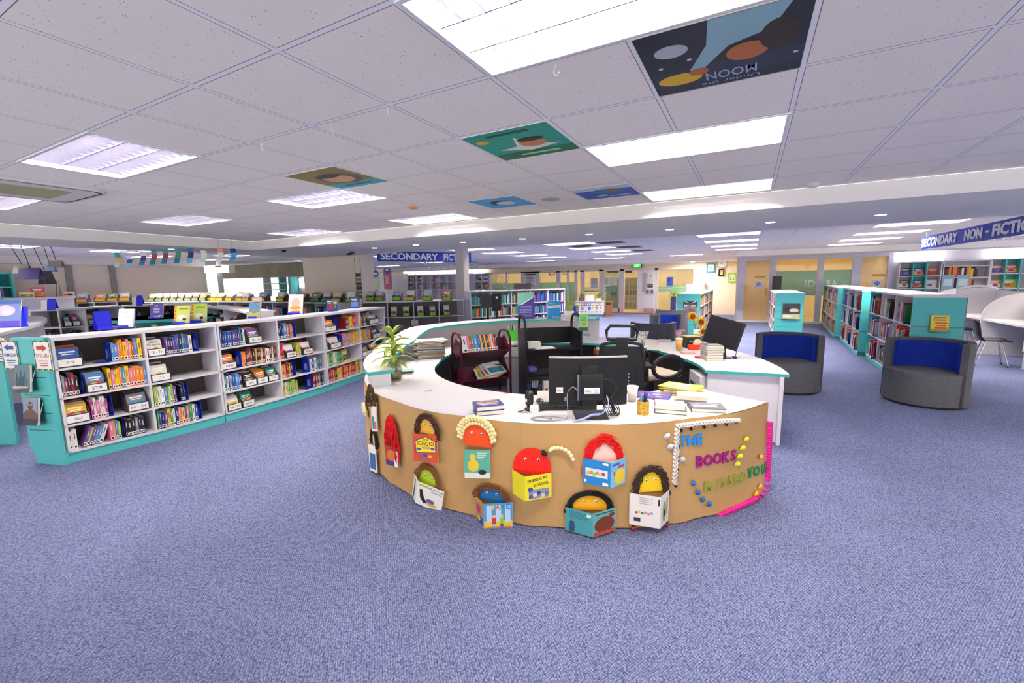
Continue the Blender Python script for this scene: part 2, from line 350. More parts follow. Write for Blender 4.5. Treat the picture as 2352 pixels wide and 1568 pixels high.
# air-conditioning cassette
ac = thing('air_conditioner', 'square ceiling air conditioner cassette with olive grille and dark curved slot', 'air conditioner', T(-5.77,1.46,CEIL))
def rrect(w, r, n=6): return [(sx*(w-r)+r*math.cos(math.radians(a+90*k/n)), sy*(w-r)+r*math.sin(math.radians(a+90*k/n))) for sx,sy,a in ((1,1,0),(-1,1,90),(-1,-1,180),(1,-1,270)) for k in range(n+1)]
q = B(); q.prism(rrect(.48,.14), -.02, 0, mat('#dedad6',.5)); q.build('panel', ac)
q = B(); q.strip([(x,y,-.021) for x,y in rrect(.455,.12)], [(x*.955,y*.955,-.021) for x,y in rrect(.455,.12)], BLACK, True); q.build('air_slot', ac)
q = B(); q.prism(rrect(.27,.03), -.026, -.02, mat('#a9a37c',.7)); q.build('grille', ac)

# ---- walls ----------------------------------------------------------------------------
b = B(); b.box(-17.6,-17.4,-7,8.8,0,CEIL, BEIGE); struct(b, 'wall_left')
b = B(); b.box(-17.4,-17.0,-7,8.6,2.33,CEIL-.003, mat('#ddd8d4',.8)); struct(b, 'trim_1')
for k,px in enumerate((157,258)):
    q = Px(px, 630, -17.4); b = B(); b.box(-17.4,-17.34,q.y-.07,q.y+.07,0,2.33, mat('#8f8a86',.6)); struct(b, 'trim_%d' % (k+2))

# back wall: y = 18.6 (study rooms, right) and y = 21.9 (entrance), 12.0 glazed room at left
LM = LILAC
b = B(); b.box(4.05,9.8,18.6,18.75,0,CEIL, mat('#d9d6dc',.8)); struct(b, 'wall_back')
b = B()   # frame of the glazed rooms
for x0, x1 in ((-.42,-.16),(.62,.82),(2.05,2.22),(3.02,3.26),(3.94,4.06)): b.box(x0,x1,18.52,18.7,0,SOFF, LM)
b.box(-.42,4.06,18.53,18.69,2.26,SOFF, LM); b.box(-.42,.62,18.5,18.7,0,.06, mat('#f2f0f2',.5)); b.box(.8,3.1,18.5,18.7,0,.06, mat('#f2f0f2',.5)); struct(b, 'trim_4')
GL = glass('clear_glass', '#f4faf6', .06); FROST = glass('frosted_film', '#b4d9ce', .05, ('#62b8a9', .6)); WARM = mat('#f3dcae', .8)
for k,(x0,x1) in enumerate(((.82,2.05),(2.22,3.02))):
    w = B(); w.quad((x0,18.6,.06),(x1,18.6,.06),(x1,18.6,2.26),(x0,18.6,2.26), GL)
    o = struct(w, 'window_%d' % (k+1))
    f = B(); f.quad((x0+.01,18.59,.98),(x1-.01,18.59,.98),(x1-.01,18.59,1.86),(x0+.01,18.59,1.86), FROST)
    if k == 0: f.box(x0+.05,x1-.02,18.585,18.59,1.17,1.19, mat('#d7ebe6')); f.box(x0+.05,x1-.02,18.585,18.59,.98,1.0, mat('#d7ebe6'))
    f.build('frosted_film', o)
WT = mat('#f5f7f5', .5)
for s, px0, px1, py0, py1, lab in (('I',1847,1852,643,659,'first'),('D',1855,1873,643,659,'second'),('E',1899,1908,643,657,'third'),('A',1910,1923,642,657,'fourth')):
    a = Py(px0,py1,18.57); c = Py(px1,py0,18.57); t = B(); t.text(s, a.x, c.x, a.z, c.z, WT, 0, .006, .02)
    tag(t.build('glass_letter', M=T(0,18.58,0)), 'white letter %s of the word on the green frosted glass' % s, 'letter', 'white letters on the frosted glass')
def door(k, x0, x1, kick, lab):
    d = B(); d.box(x0,x1,18.58,18.62,.06,2.26, glass('door_glass_%d'%k, '#f7f3e6', .05, ('#f0d9a4', .45))); o = struct(d, 'door_%d' % k)
    n = B(); w = x1-x0; n.box(x0+.3,x0+.64,18.56,18.58,1.62,1.69, mat('#b89a3c',.4)); n.build('name_plate', o)
    n = B(); n.box(x0+.34,x0+.56,18.56,18.58,1.26,1.5, mat('#dbe9f3',.5)); n.M = T(x0+.45,18.56,1.39); n.disc(0,0,.07,.07, mat('#2a6fc0'), .001); n.disc(0,0,.045,.045, mat('#dbe9f3'), .0015); n.rect(-.015,.015,-.05,.05, mat('#2a6fc0'), .002); n.M = None; n.build('notice', o)
    return o
d1 = door(1, -.16, .62, 0, ''); d2 = door(2, 3.26, 3.94, 0, '')
n = B(); n.box(.72,1.0,18.44,18.5,1.2,1.68, mat('#2f3033',.3)); n.build('mirror_panel', d1)
for d_,x_ in ((d1,.52),(d2,3.84)): n = B(); n.tube([(x_,18.55,.95),(x_,18.55,1.25)],.014,CHROME,8); n.build('door_handle', d_)
# rooms behind the glass
b = B(); b.box(-.42,4.06,22.3,22.4,0,CEIL, WARM); b.box(4.06,4.16,18.75,22.3,0,CEIL, WARM); b.box(-.45,-.35,18.7,22.3,0,CEIL,WARM); struct(b, 'wall_study_room')
b = B(); b.quad((-.42,18.7,.004),(4.06,18.7,.004),(4.06,22.3,.004),(-.42,22.3,.004), mat('#c9b896',.6)); struct(b, 'floor_study_room')
b = B(); b.quad((-.45,18.6,2.4),(-.45,22.3,2.4),(4.06,22.3,2.4),(4.06,18.6,2.4), mat('#efe6d0',.8)); struct(b, 'ceiling_study_room')
for k,x in enumerate((.9,3.0)):
    l = B(); l.box(-.5,.5,-.09,.09,-.02,0, mat('#fff1d4',.5,0,26.0)); tag(l.build('ceiling_light', M=T(x,20.3,2.4)), 'warm strip light inside the glazed study room, %s from its door' % ORD[k], 'ceiling light', 'warm lights in the back rooms')
# entrance wall y = 21.9
b = B(); b.box(-26,-.42,21.85,22.0,2.16,CEIL, mat('#efdcc0',.8))
p0, p1 = Py(1592,650,21.9).x, -.45; b.box(p0,p1,21.85,22.0,0,2.16, mat('#f3e6d2',.8)); struct(b, 'wall_entrance')
X = lambda px: Py(px, 650, 21.9).x
b = B()
for px0, px1 in ((1126,1133),(1163,1166),(1198,1240),(1278,1287),(1303,1307),(1320,1326),(1334,1342),(1377,1386),(1424,1434),(1503,1512)): b.box(X(px0),X(px1),21.84,22.0,0,2.16, mat('#e6dfd8',.6))
b.box(X(1126),X(1592),21.84,22.0,2.08,2.16, mat('#e6dfd8',.6)); b.box(X(1126),X(1342),21.84,22.0,0,.3, mat('#e6dfd8',.6)); b.box(X(1507),X(1592),21.84,22.0,0,.12, mat('#f0eeee',.6)); struct(b, 'trim_5')
FR2 = glass('frosted_green', '#a6d9c9', .05, ('#74c9b2', .45)); TL = mat('#5fae9f', .5)
for k,(px0,px1,fro) in enumerate(((1133,1163,1),(1166,1198,1),(1240,1278,1),(1287,1303,1),(1307,1320,1),(1342,1377,0),(1512,1592,0))):
    x0, x1 = X(px0), X(px1); w = B(); w.quad((x0,21.92,.1),(x1,21.92,.1),(x1,21.92,2.08),(x0,21.92,2.08), GL); o = struct(w, 'window_%d' % (k+3))
    f = B()
    if fro: f.quad((x0,21.9,.3),(x1,21.9,.3),(x1,21.9,1.55),(x0,21.9,1.55), FR2)
    else:
        for z in (1.05,1.12,1.22): f.quad((x0,21.9,z),(x1,21.9,z),(x1,21.9,z+.05),(x0,21.9,z+.05), TL)
    f.build('frosted_film', o)
for s, px0, px1 in (('B',1136,1144),('I',1147,1150),('G',1153,1164)):
    a = Py(px0,661,21.86); c = Py(px1,648,21.86); t = B(); t.text(s, a.x, c.x, a.z, c.z, WT, 0, .006, .02)
    tag(t.build('glass_letter', M=T(0,21.88,0)), 'white letter %s on the pale green frosted glass' % s, 'letter', 'white letters on the pale green glass')
# double entrance: an open glass leaf, the opening, a white leaf
d = B(); x0, x1 = X(1386), X(1424); d.box(x0,x1,21.88,21.92,.02,2.08, glass('leaf_glass','#e6f3ef',.1)); o = struct(d, 'door_3')
e = B()
for a in (x0-.02,x1-.06): e.box(a,a+.08,21.86,21.94,.02,2.08, mat('#e9e6e4',.5))
e.box(x0,x1,21.86,21.94,.02,.22, mat('#e9e6e4',.5)); e.build('door_frame', o)
for z in (1.05,1.14,1.24): e = B(); e.quad((x0+.06,21.87,z),(x1-.06,21.87,z),(x1-.06,21.87,z+.05),(x0+.06,21.87,z+.05), TL); e.build('teal_stripe', o)
d = B(); d.box(X(1465),X(1503),21.82,21.88,.02,2.08, mat('#eeebef',.5)); o = struct(d, 'door_4')
e = B(); a, c = Py(1475,669,21.81), Py(1485,626,21.81); e.box(a.x,c.x,21.8,21.82,a.z,c.z, mat('#b9b3ab',.3)); e.build('door_window', o)
e = B(); a, c = Py(1480,716,21.81), Py(1502,708,21.81); e.box(a.x,c.x,21.8,21.82,a.z,c.z, mat('#b6aaa8',.4)); e.build('kick_plate', o)
def notice(lab, px0, px1, py0, py1, Y, fn, cat='poster', name='poster', group=None):
    a, c = Py(px0,py1,Y), Py(px1,py0,Y); w, h = c.x-a.x, c.z-a.z; n = B(); n.box(0,w,-.004,.004,0,h, PAPER); n.M = T(0,-.004,0); fn(n, w, h); n.M = None
    return tag(n.build(name, M=T(a.x,Y,a.z)), lab, cat, group)
def lines(n, w, h, m=INK, k=7, z0=.1, z1=.8):
    for i in range(k): z = h*(z1-(z1-z0)*i/k); n.rect(w*.1, w*(.9-.25*((i*37)%10)/10), z-h*.02, z+h*.015, m)
def pic(*spec):
    def fn(n, w, h):
        for j,s in enumerate(spec):
            if s[0] == 'r': n.rect(w*s[1],w*s[2],h*s[3],h*s[4],mat(s[5]),.001+.0006*j)
            elif s[0] == 'd': n.disc(w*s[1],h*s[2],w*s[3],h*s[4],mat(s[5]),.001+.0006*j)
            elif s[0] == 'l': lines(n,w,h,mat(s[1]),s[2],s[3],s[4])
            elif s[0] == 't': n.text(s[6],w*s[1],w*s[2],h*s[3],h*s[4],mat(s[5]),.001+.0006*j,0,.01)
    return fn
notice('white notice on the open glass door, beside the first', 1403,1417,637,656,21.84, pic(('l','#8d8a96',6,.1,.85),('r',.1,.9,.02,.1,'#e79aa6')))
notice('first white notice on the open glass door, next to its hinge', 1387,1401,637,656,21.84, pic(('l','#5b5870',8,.1,.9)))
notice('white notice high on the white door', 1489,1501,628,640,21.8, pic(('r',.45,.55,.3,.7,'#444444')))
notice('dark landscape photo on the white door', 1487,1500,648,660,21.8, pic(('r',.0,1,.0,.75,'#5b5552'),('d',.5,.4,.35,.2,'#8a8684')))
for k,(px,c) in enumerate(((1484,'#c5506a'),(1495,'#4a69b0'))):
    notice('small %s leaflet low on the white door' % ('pink and blue','blue and orange')[k], px,px+8,664,674,21.8, pic(('r',0,.5,0,1,c),('r',.5,1,.5,1,'#7fc3dd'),('r',.5,1,0,.5,'#e7a255')))
notice('blue poster with white text on the entrance glass', 1531,1546,636,657,21.86, pic(('r',0,1,0,1,'#3b55b5'),('l','#ffffff',4,.1,.8)))
notice('pale paper notice taped on the glass beside the entrance', 1357,1374,638,660,21.88, pic(('r',0,1,0,1,'#dfe6ec'),('l','#b8bcc8',6,.1,.9)))
notice('tall banner of white text lines on the pillar wall', 1206,1231,628,662,21.83, pic(('r',0,1,.93,1,'#55545c'),('l','#77757f',11,.03,.9),('r',.42,.46,.1,.85,'#55545c')))
# framed pictures, clock, exit sign
def framed(lab, px0, px1, py0, py1, Y, fc, art, g=None):
    a, c = Py(px0,py1,Y), Py(px1,py0,Y); w, h = c.x-a.x, c.z-a.z; r = thing('framed_picture', lab, 'picture', T(a.x,Y,a.z), g)
    f = B(); t = .055
    for x0,x1,z0,z1 in ((0,w,0,t),(0,w,h-t,h),(0,t,t,h-t),(w-t,w,t,h-t)): f.box(x0,x1,-.03,0,z0,z1, mat(fc,.4))
    f.build('frame', r); p = B(); p.box(t,w-t,-.012,0,t,h-t, PAPER); p.M = T(0,-.012,0); art(p,w,h); p.build('picture', r); return r
framed('blue-framed picture on the cream wall under the clock', 1622,1643,604,626,21.82,'#2e8fc4', pic(('d',.5,.5,.16,.2,'#f2c14a'),('d',.55,.35,.2,.1,'#9ccbe6')))
framed('small black-framed yellow picture on the cream wall', 1650,1664,617,634,21.82,'#2b1f22', pic(('r',.3,.7,.25,.75,'#f4e04a'),('d',.5,.6,.12,.12,'#e8a23a')))
framed('lime-framed picture on the cream wall', 1671,1692,626,648,21.82,'#9bd93a', pic(('r',.3,.42,.3,.6,'#7d8f97'),('r',.58,.7,.3,.6,'#7d8f97'),('r',.2,.8,.26,.32,'#9aa8ad')))
framed('dark red framed picture behind the frosted glass', 1262,1274,615,632,25.4,'#4d1f1c', pic(('r',.2,.8,.2,.8,'#e9d3a8'),('d',.5,.5,.16,.2,'#b0543c')))
framed('grey-blue framed picture behind the glass partition', 1293,1304,614,630,25.4,'#7d8ea6', pic(('r',.2,.8,.2,.8,'#d8dfbc'),('d',.5,.4,.2,.2,'#c7b43c')))
q = Py(1659,605,21.82); ck = thing('wall_clock', 'round white wall clock high on the cream wall', 'clock', T(q.x,q.y,q.z))
c = B(); c.M = T(0,0,0,0,math.pi/2); c.lathe([(.0001,.0),(.2,.0),(.2,.02)], mat('#f5f3ee',.5), 24); c.M=None; c.build('dial', ck)
c = B(); c.tube([(.2*math.cos(a*math.pi/12),-.02,.2*math.sin(a*math.pi/12)) for a in range(24)], .018, mat('#b9b2a8',.3,.5), 6, True); c.build('rim', ck)
c = B(); c.box(-.008,.008,-.03,-.022,0,.13, INK); c.box(-.09,0,-.034,-.028,-.008,.008, INK); c.build('hands', ck)
q = Py(1463,610,21.8); ex = thing('exit_sign', 'green lit EXIT sign above the entrance doors', 'exit sign', T(q.x,q.y,q.z))
a = B(); a.box(-.23,.23,-.03,.03,-.1,.1, mat('#1c2a20',.5)); a.build('case', ex)
a = B(); a.box(-.2,.2,-.036,-.03,-.09,.09, mat('#12c832',.5,0,1.3)); a.M = T(0,-.036,0); a.text('EXIT',-.1,.13,-.05,.06, mat('#eaffea',.5,0,1.5), .002); a.build('face', ex)
q = Py(1560,605,21.8)
# corridor behind the entrance, with a pigeonhole cabinet
b = B(); b.box(-26,-.45,25.4,25.5,0,CEIL, mat('#e8d3ae',.8)); struct(b, 'wall_corridor')
b = B(); b.quad((-26,22,.004),(-.45,22,.004),(-.45,25.4,.004),(-26,25.4,.004), mat('#bfb291',.5)); struct(b, 'floor_corridor')
for k,x in enumerate((-13.5,-10.5,-7.5,-4.6,-2.0)):
    l = B(); l.box(-.6,.6,-.12,.12,-.02,0, mat('#fff1d4',.5,0,26.0)); tag(l.build('ceiling_light', M=T(x,23.6,CEIL)), 'warm strip light in the corridor behind the entrance, %s from the fiction end' % ORD[k], 'ceiling light', 'warm lights in the back rooms')
pg = thing('pigeonhole_cabinet', 'grey metal pigeonhole cabinet seen through the open entrance', 'cabinet', T(Py(1392,700,24.9).x,24.9,0))
w = Py(1462,700,25.0).x-Py(1392,700,25.0).x
c = B(); c.box(0,w,0,.4,.05,1.75, mat('#8f8c80',.5)); c.build('body', pg)
c = B()
for i in range(8):
    for j in range(5): c.box(w*(i+.08)/8,w*(i+.92)/8,-.005,.0,.1+.33*j,.38+.33*j, mat(('#6e6a5d','#7b776a','#5d5a50')[(i*3+j)%3],.6))
c.build('pigeonholes', pg)
sg = thing('corridor_sign', 'dark brown scrollwork on the corridor wall behind the entrance', 'sign', T(0,0,0))
for px0, px1 in ((1394,1422),(1429,1451)):
    a, c = Py(px0,627,25.36), Py(px1,619,25.36); t = B(); t.tube([(a.x+(c.x-a.x)*i/24, 25.37, (a.z+c.z)/2+(c.z-a.z)*.42*math.sin(i*1.5)) for i in range(25)], .035, mat('#4a2b14',.5), 6); t.build('scrollwork', sg)
# glazed room at the left, behind the picture-book bins
b = B(); b.box(-17.4,-13.2,12.0,12.1,0,CEIL, mat('#e3ddd3',.8)); struct(b, 'wall_glazed_room')
x0, x1 = Py(706,650,8.6).x, Py(829,650,8.6).x
b = B(); b.box(x0,x1,8.5,9.1,0,CEIL, mat('#ece0cd',.7)); struct(b, 'column_beige')
b = B(); b.box(-17.4,x0,8.62,8.66,1.25,1.3, mat('#c9c5c2',.4))
for px in (392,503): xx = Py(px,640,8.6).x; b.box(xx-.06,xx+.06,8.58,8.7,0,CEIL, mat('#bdb9bb',.5))
struct(b, 'trim_6')
w = B(); w.quad((-17.4,8.64,1.3),(x0,8.64,1.3),(x0,8.64,CEIL),(-17.4,8.64,CEIL), GL); struct(w, 'window_10')
b = B(); b.box(-17.4,x0,8.6,8.68,0,1.25, mat('#d5d0cc',.7)); struct(b, 'wall_low_left')
a, c = Py(518,640,10.2), Py(706,596,10.2); b = B(); b.box(a.x,c.x,10.1,10.3,a.z,2.45, noisy('brown_board','#7d6f57','#97886c',3,.4)); struct(b, 'beam_brown')
OUT = mat('#dcecff', .5, 0, 2.2); OUTG = mat('#dfe8c8', .5, 0, 1.6)
a, c = Py(570,668,11.95), Py(622,638,11.95); zm = a.z+(c.z-a.z)*.6
w = B(); w.box(a.x,c.x,11.93,11.99,zm,c.z, OUT); w.box(a.x,c.x,11.93,11.99,a.z,zm, OUTG); struct(w, 'window_11')
a, c = Py(689,660,11.95), Py(704,638,11.95); w = B(); w.box(a.x,a.x+.9,11.93,11.99,a.z,c.z, OUT); struct(w, 'window_12')
# plain pillar at the end of the lime bins, alcove walls beyond
q = Vector((-6.72,9.66,0)); b = B(); b.box(q.x-.125,q.x+.125,q.y-.12,q.y+.12,0,CEIL, mat('#c9c3c1',.7)); struct(b, 'pillar_grey')
b = B(); b.box(-26,X(1126),21.85,22.0,0,2.16, mat('#dcd8e0',.8)); struct(b, 'wall_alcove')
# red mat
m_ = B(); a,c,d,e = Pz(1440,712.5),Pz(1492,712.5),Pz(1501,719.5),Pz(1408,719.5)
m_.prism([(d.x,d.y),(d.x,21.6),(a.x-1.2,21.6),(a.x-1.2,d.y)], .001,.014, mat('#c9402c',.9)); tag(m_.build('door_mat'), 'red door mat in front of the entrance doors', 'mat')
# ================================================================ BOOKS, BINS, BOOKCASES
CN = {'#f2c21b':'yellow','#e8b93a':'golden','#f0892a':'orange','#d8382b':'red','#9c2430':'maroon','#e77aa5':'pink','#b93a8c':'magenta','#7a4a9c':'purple','#4b3f8f':'violet','#2f57a8':'blue','#4f8fd0':'light blue','#1d2c55':'navy',
      '#2b8f86':'teal','#3f9a4a':'green','#9cc63f':'lime','#2a2628':'black','#5b3a2a':'brown','#8a8d94':'grey','#e9e4d8':'cream','#f3f1ee':'white'}
HX = {v: k for k, v in CN.items()}
PAL = {'mix': 'yellow orange red blue light_blue purple green white cream black navy teal pink', 'warm': 'yellow golden yellow orange red lime yellow orange pink light_blue', 'dark': 'black black brown navy maroon grey black',
       'cool': 'blue light_blue navy white purple violet blue teal cream', 'pale': 'white cream cream light_blue purple grey lime', 'purp': 'purple pink black cream magenta cream', 'green': 'lime green yellow teal lime cream', 'rain': 'blue red orange navy green red yellow',
       'earth': 'brown orange black cream maroon golden brown', 'red': 'red orange maroon red yellow navy', 'fact': 'navy red cream black green blue brown orange white maroon grey'}
_bm = {}
def book_mesh(col, w, h, d):
    k = (col, round(w,3), round(h,3), round(d,3))
    if k not in _bm:
        c = mat(HX[col], .45); b = B(); b.box(0,w,0,d,0,h,c)
        b.add([(.0015,.004,h+.0004),(w-.0015,.004,h+.0004),(w-.0015,d-.002,h+.0004),(.0015,d-.002,h+.0004)], [(0,1,2,3)], PAGES)
        b.rect(w*.08, w*.92, .012, .012+.032, PAPER); b.rect(w*.25, w*.75, .018, .036, INK, .0014)
        b.rect(w*.36, w*.64, h*.5, h*.8, mat('#d9d2c4' if col not in ('white','cream','yellow') else '#6b6672', .6))
        o = b.build('book'); _bm[k] = o.data; bpy.data.objects.remove(o)
    return _bm[k]
N_BOOK = [0]
def book(M, col, w, h, d, label, group):
    o = bpy.data.objects.new('book', book_mesh(col, w, h, d)); COL.objects.link(o); o.matrix_world = M; N_BOOK[0] += 1
    return tag(o, label, 'book', group)
COVERS = ['#e8b93a','#2f57a8','#d8382b','#4f8fd0','#f0892a','#7a4a9c','#2b8f86','#e9e4d8','#9cc63f','#b93a8c','#2a2628','#8a8d94']
_pb = {}
def pic_book(M, w, h, col, label, group=None, t=.012, art=None, name='picture_book', var=0):
    """a book seen cover first: local x right, z up, front cover facing -y"""
    b = B(); c = mat(col, .4); b.box(0,w,0,t,0,h,c); b.box(.002,w+.0008,.0015,t-.0015,.002,h+.0008,PAGES)
    if art: art(b, w, h)
    else:
        r = random.Random(var*7+int(w*1e4)); b.rect(w*.08,w*.92,h*.12,h*.55, mat(COVERS[r.randrange(12)],.5)); b.disc(w*r.uniform(.35,.65),h*.36,w*.22,h*.15, mat(COVERS[r.randrange(12)],.5), .0015)
        b.rect(w*.15,w*.85,h*.74,h*.82, mat('#fbf8f0',.5)); b.rect(w*.25,w*.75,h*.63,h*.68, mat('#fbf8f0',.5))
    return tag(b.build(name, M=M), label, 'book', group)
def bin_thing(M, w, d, hf, hb, text, lab, group, lc='#f4f1ea', body=BINC):
    r = thing('book_bin', lab, 'book bin', M, group); t = .004
    b = B(); b.box(-w/2,w/2,0,d,0,t,body); b.box(-w/2,w/2,0,t,0,hf,body); b.box(-w/2,w/2,d-t,d,0,hb,body)
    for x in (-w/2, w/2-t): b.add([(x,0,0),(x,d,0),(x,d,hb),(x,d*.8,hb),(x,0,hf),(x+t,0,0),(x+t,d,0),(x+t,d,hb),(x+t,d*.8,hb),(x+t,0,hf)], [(0,4,3,2,1),(5,6,7,8,9),(4,0,5,9),(3,4,9,8),(2,3,8,7)], body)
    b.build('box', r)
    q = B(); q.box(-w*.44,w*.44,-.003,0,hf*.14,hf*.9, mat(lc,.6)); lcard = q.build('label_card', r)
    if text:
        tw = min(w*.7, hf*.4*text_geo(text)[2]); q = B(); q.M = T(0,-.003,0); q.text(text,-tw/2,tw/2,hf*.38,hf*.68, INK, .0008); q.build('lettering', lcard)
    return r
def bin_books(M, w, d, hf, hb, n, lab, group, var, cols=None, scale=1.0):
    for i in range(n):
        y = d*.16+(d*.62)*i/max(1,n); h = (hb*.85+random.uniform(.0,.03))*scale; c = (cols or COVERS)[(var*3+i*5) % len(cols or COVERS)]; cw = w*random.uniform(.8,.93)
        nm = {HX[k]:k for k in HX}.get(c, 'coloured')
        pic_book(M @ T(-cw/2, y, .006, 0, -.2), cw, h, c, '%s book, %s %s' % (nm, ORD[i], lab), group, .014, None, 'picture_book', var+i)
BE = B(); BE.box(0,.003,0,.14,0,.2,BLUE); BE.box(-.1,0,.01,.13,0,.003,BLUE); BE.add([(-.0008,.07+.03*math.cos(a*math.pi/8),.03+(.07+.03*math.sin(a*math.pi/8) if 0<a<8 else 0)) for a in range(9)], [tuple(range(9))], mat('#8f9fe0',.5))
_be = BE.build('bookend'); BEM = _be.data; bpy.data.objects.remove(_be)
def bookend(M, lab, group):
    o = bpy.data.objects.new('bookend', BEM); COL.objects.link(o); o.matrix_world = M; return tag(o, lab, 'bookend', group)
def normals(pts):
    out = []
    for i in range(len(pts)):
        a, c = Vector(pts[max(0,i-1)]), Vector(pts[min(len(pts)-1,i+1)]); d = (c-a).normalized(); out.append(Vector((-d.y,d.x)))
    return out
def bookcase(name, lab, group, front, depth, zs, top, th=.022, side=WHITE, back=BROWN, plinth=TEAL, ends=(None,None), dividers=None, cat='bookcase', topm=None, overhang=.012):
    """polyline front; zs = height of each board's upper face (lowest first), top = upper face of the top board"""
    fr = [Vector(p[:2]) for p in front]; nn = normals(fr); bk = [p+n*depth for p,n in zip(fr,nn)]; r = thing(name, lab, cat, None, group)
    def off(f): return [p+n*f for p,n in zip(fr,nn)]
    b = B(); b.slab(off(-overhang), off(depth+.01), top-.03, top, topm or side); b.build('top_board', r)
    b = B(); b.slab(off(.012), off(depth-.01), 0, zs[0]-.02, plinth); b.build('plinth', r)
    for z in zs: b = B(); b.slab(off(0), off(depth-.012), z-.02, z, side); b.build('shelf', r)
    b = B(); b.slab(off(depth-.012), off(depth), zs[0]-.02, top-.03, back); b.build('back_panel', r)
    for i in range(len(fr)):
        if dividers and i not in dividers: continue
        t = (fr[min(i+1,len(fr)-1)]-fr[max(i-1,0)]).normalized(); e = 0 if i == 0 else (-th if i == len(fr)-1 else -th/2); mm = side
        if i == 0 and ends[0]: mm = ends[0]
        if i == len(fr)-1 and ends[1]: mm = ends[1]
        a = fr[i]+t*e; b = B(); b.prism([tuple(a),tuple(a+t*th),tuple(a+t*th+nn[i]*depth),tuple(a+nn[i]*depth)], 0 if mm is not side else zs[0]-.02, top-.03, mm)
        b.build('side_panel' if i in (0,len(fr)-1) else 'divider', r)
    return r, fr
def cell(A, C, z, clear, spec, where, group, seed):
    """fill one shelf cell; A, C = front corners"""
    rnd = random.Random(seed); M, L = frame(A, C, z+.001); M = M @ T(.014,0,0); L -= .028; n = 0; nb = 0; ne = 0
    for s in spec:
        k = s[0]
        if k in 'BL':
            x, x1 = s[1]*L, s[2]*L; cols = PAL[s[3]].split(); same = s[3] == 'dark'; sc = s[4] if len(s) > 4 else 1.0
            while True:
                w = rnd.choice((.016,.02,.024,.03))*sc
                if x+w > x1: break
                c = cols[rnd.randrange(len(cols))].replace('_',' '); h = min(rnd.choice((.18,.19,.2,.215)), clear-.03); d = .15
                ang = 0 if k == 'B' else .35
                book(M @ T(x, .018+rnd.choice((0,.006,.012)), w*math.sin(ang) if ang else 0, 0, 0, ang), c, w, h, d, '%s book, %s along %s' % (c, ORD[n], where), group); n += 1
                x += (w+.0012)*(1 if not ang else 1.07)
            if k == 'L': pass
        elif k == 'E':
            bookend(M @ T(s[1]*L,.02,0), 'blue metal bookend, %s along %s' % (ORD[ne], where), 'blue bookends'); ne += 1
        elif k == 'N':
            x0, x1, txt, col = s[1]*L, s[2]*L, s[3], s[4]; w = x1-x0; hb = min(.2, clear-.04); hf = .088
            lb = 'dark bin labelled %s, %s on %s' % (txt, ORD[nb], where)
            MM = M @ T((x0+x1)/2,.004,0); bin_thing(MM, w, .2, hf, hb, txt, lb, 'dark book bins in the curved bookcase'); nb += 1
            c2 = [HX[q.replace('_',' ')] for q in col.split()]
            for i in range(3):
                cw = w*.86; nm = CN[c2[i % len(c2)]]
                pic_book(MM @ T(-cw/2,.03+.05*i,.007,0,-.22), cw, min(.175+.01*i, clear-.05), c2[i % len(c2)], '%s book, %s in %s bin on %s' % (nm, ORD[i], ORD[nb-1], where), 'books in the dark bins', .03, s[5] if len(s) > 5 and i == 0 else None, 'binned_book', seed+i)
        elif k == 'F':
            cw = .14; nm = CN[HX[s[2]]]
            pic_book(M @ T(s[1]*L,.05,.002,0,-.18), cw, min(.2,clear-.04), HX[s[2]], '%s book facing out on %s' % (nm, where), 'books facing out', .02, None, 'picture_book', seed)
# ---- the long curved bookcase at the left
def arcp(y): return (-15.53+math.sqrt(100-(y-2.65)**2), y)
ZS = [.117, .37, .637, .913]; TOPZ = 1.205
SHN = ['bottom', 'third', 'second', 'top']
BAY = ['first','second','third','fourth','fifth','sixth']
units = [((1.46,2.14,2.84),'with teal end panel'), ((2.85,3.63,4.45),'middle unit with pink book on top'), ((4.46,5.35,6.25),'last unit by the round desk')]
CURV = []
for k,(ys,dsc) in enumerate(units):
    r, fr = bookcase('bookcase', 'white curved bookcase with teal plinth, %s' % dsc, 'units of the curved bookcase', [arcp(y) for y in ys], .36, ZS, TOPZ)
    CURV.append(r)
    if k == 0:   # teal end panel, grooved
        A, C = Vector((-5.955,1.30,0)), Vector((-5.60,1.418,0)); M, L = frame(A, C)
        b = B(); b.box(0,L,0,.03,.12,TOPZ-.005,TEAL); b.box(.05,L+.02,.0,.035,0,.12,TEAL); b.box(-.01,L,-.004,.036,TOPZ-.03,TOPZ+.004, mat('#49bcba',.4)); b.build('end_panel', r, M)
        b = B()
        for z in (.33,.5,.67,.84): b.box(.03,L-.04,-.0012,.001,z,z+.006, mat('#1d4f50',.7))
        b.build('end_grooves', r, M); ENDM = M
def greta(b, w, h):
    b.rect(w*.03,w*.97,h*.2,h*.97, mat('#efece2',.6)); b.text('GRETA',w*.2,w*.8,h*.78,h*.9,INK,.0015,0,.01); b.text('THUNBERG',w*.08,w*.92,h*.62,h*.74,INK,.0015,0,.01); b.disc(w*.6,h*.4,w*.2,h*.14,mat('#e2a13a',.5),.0015)
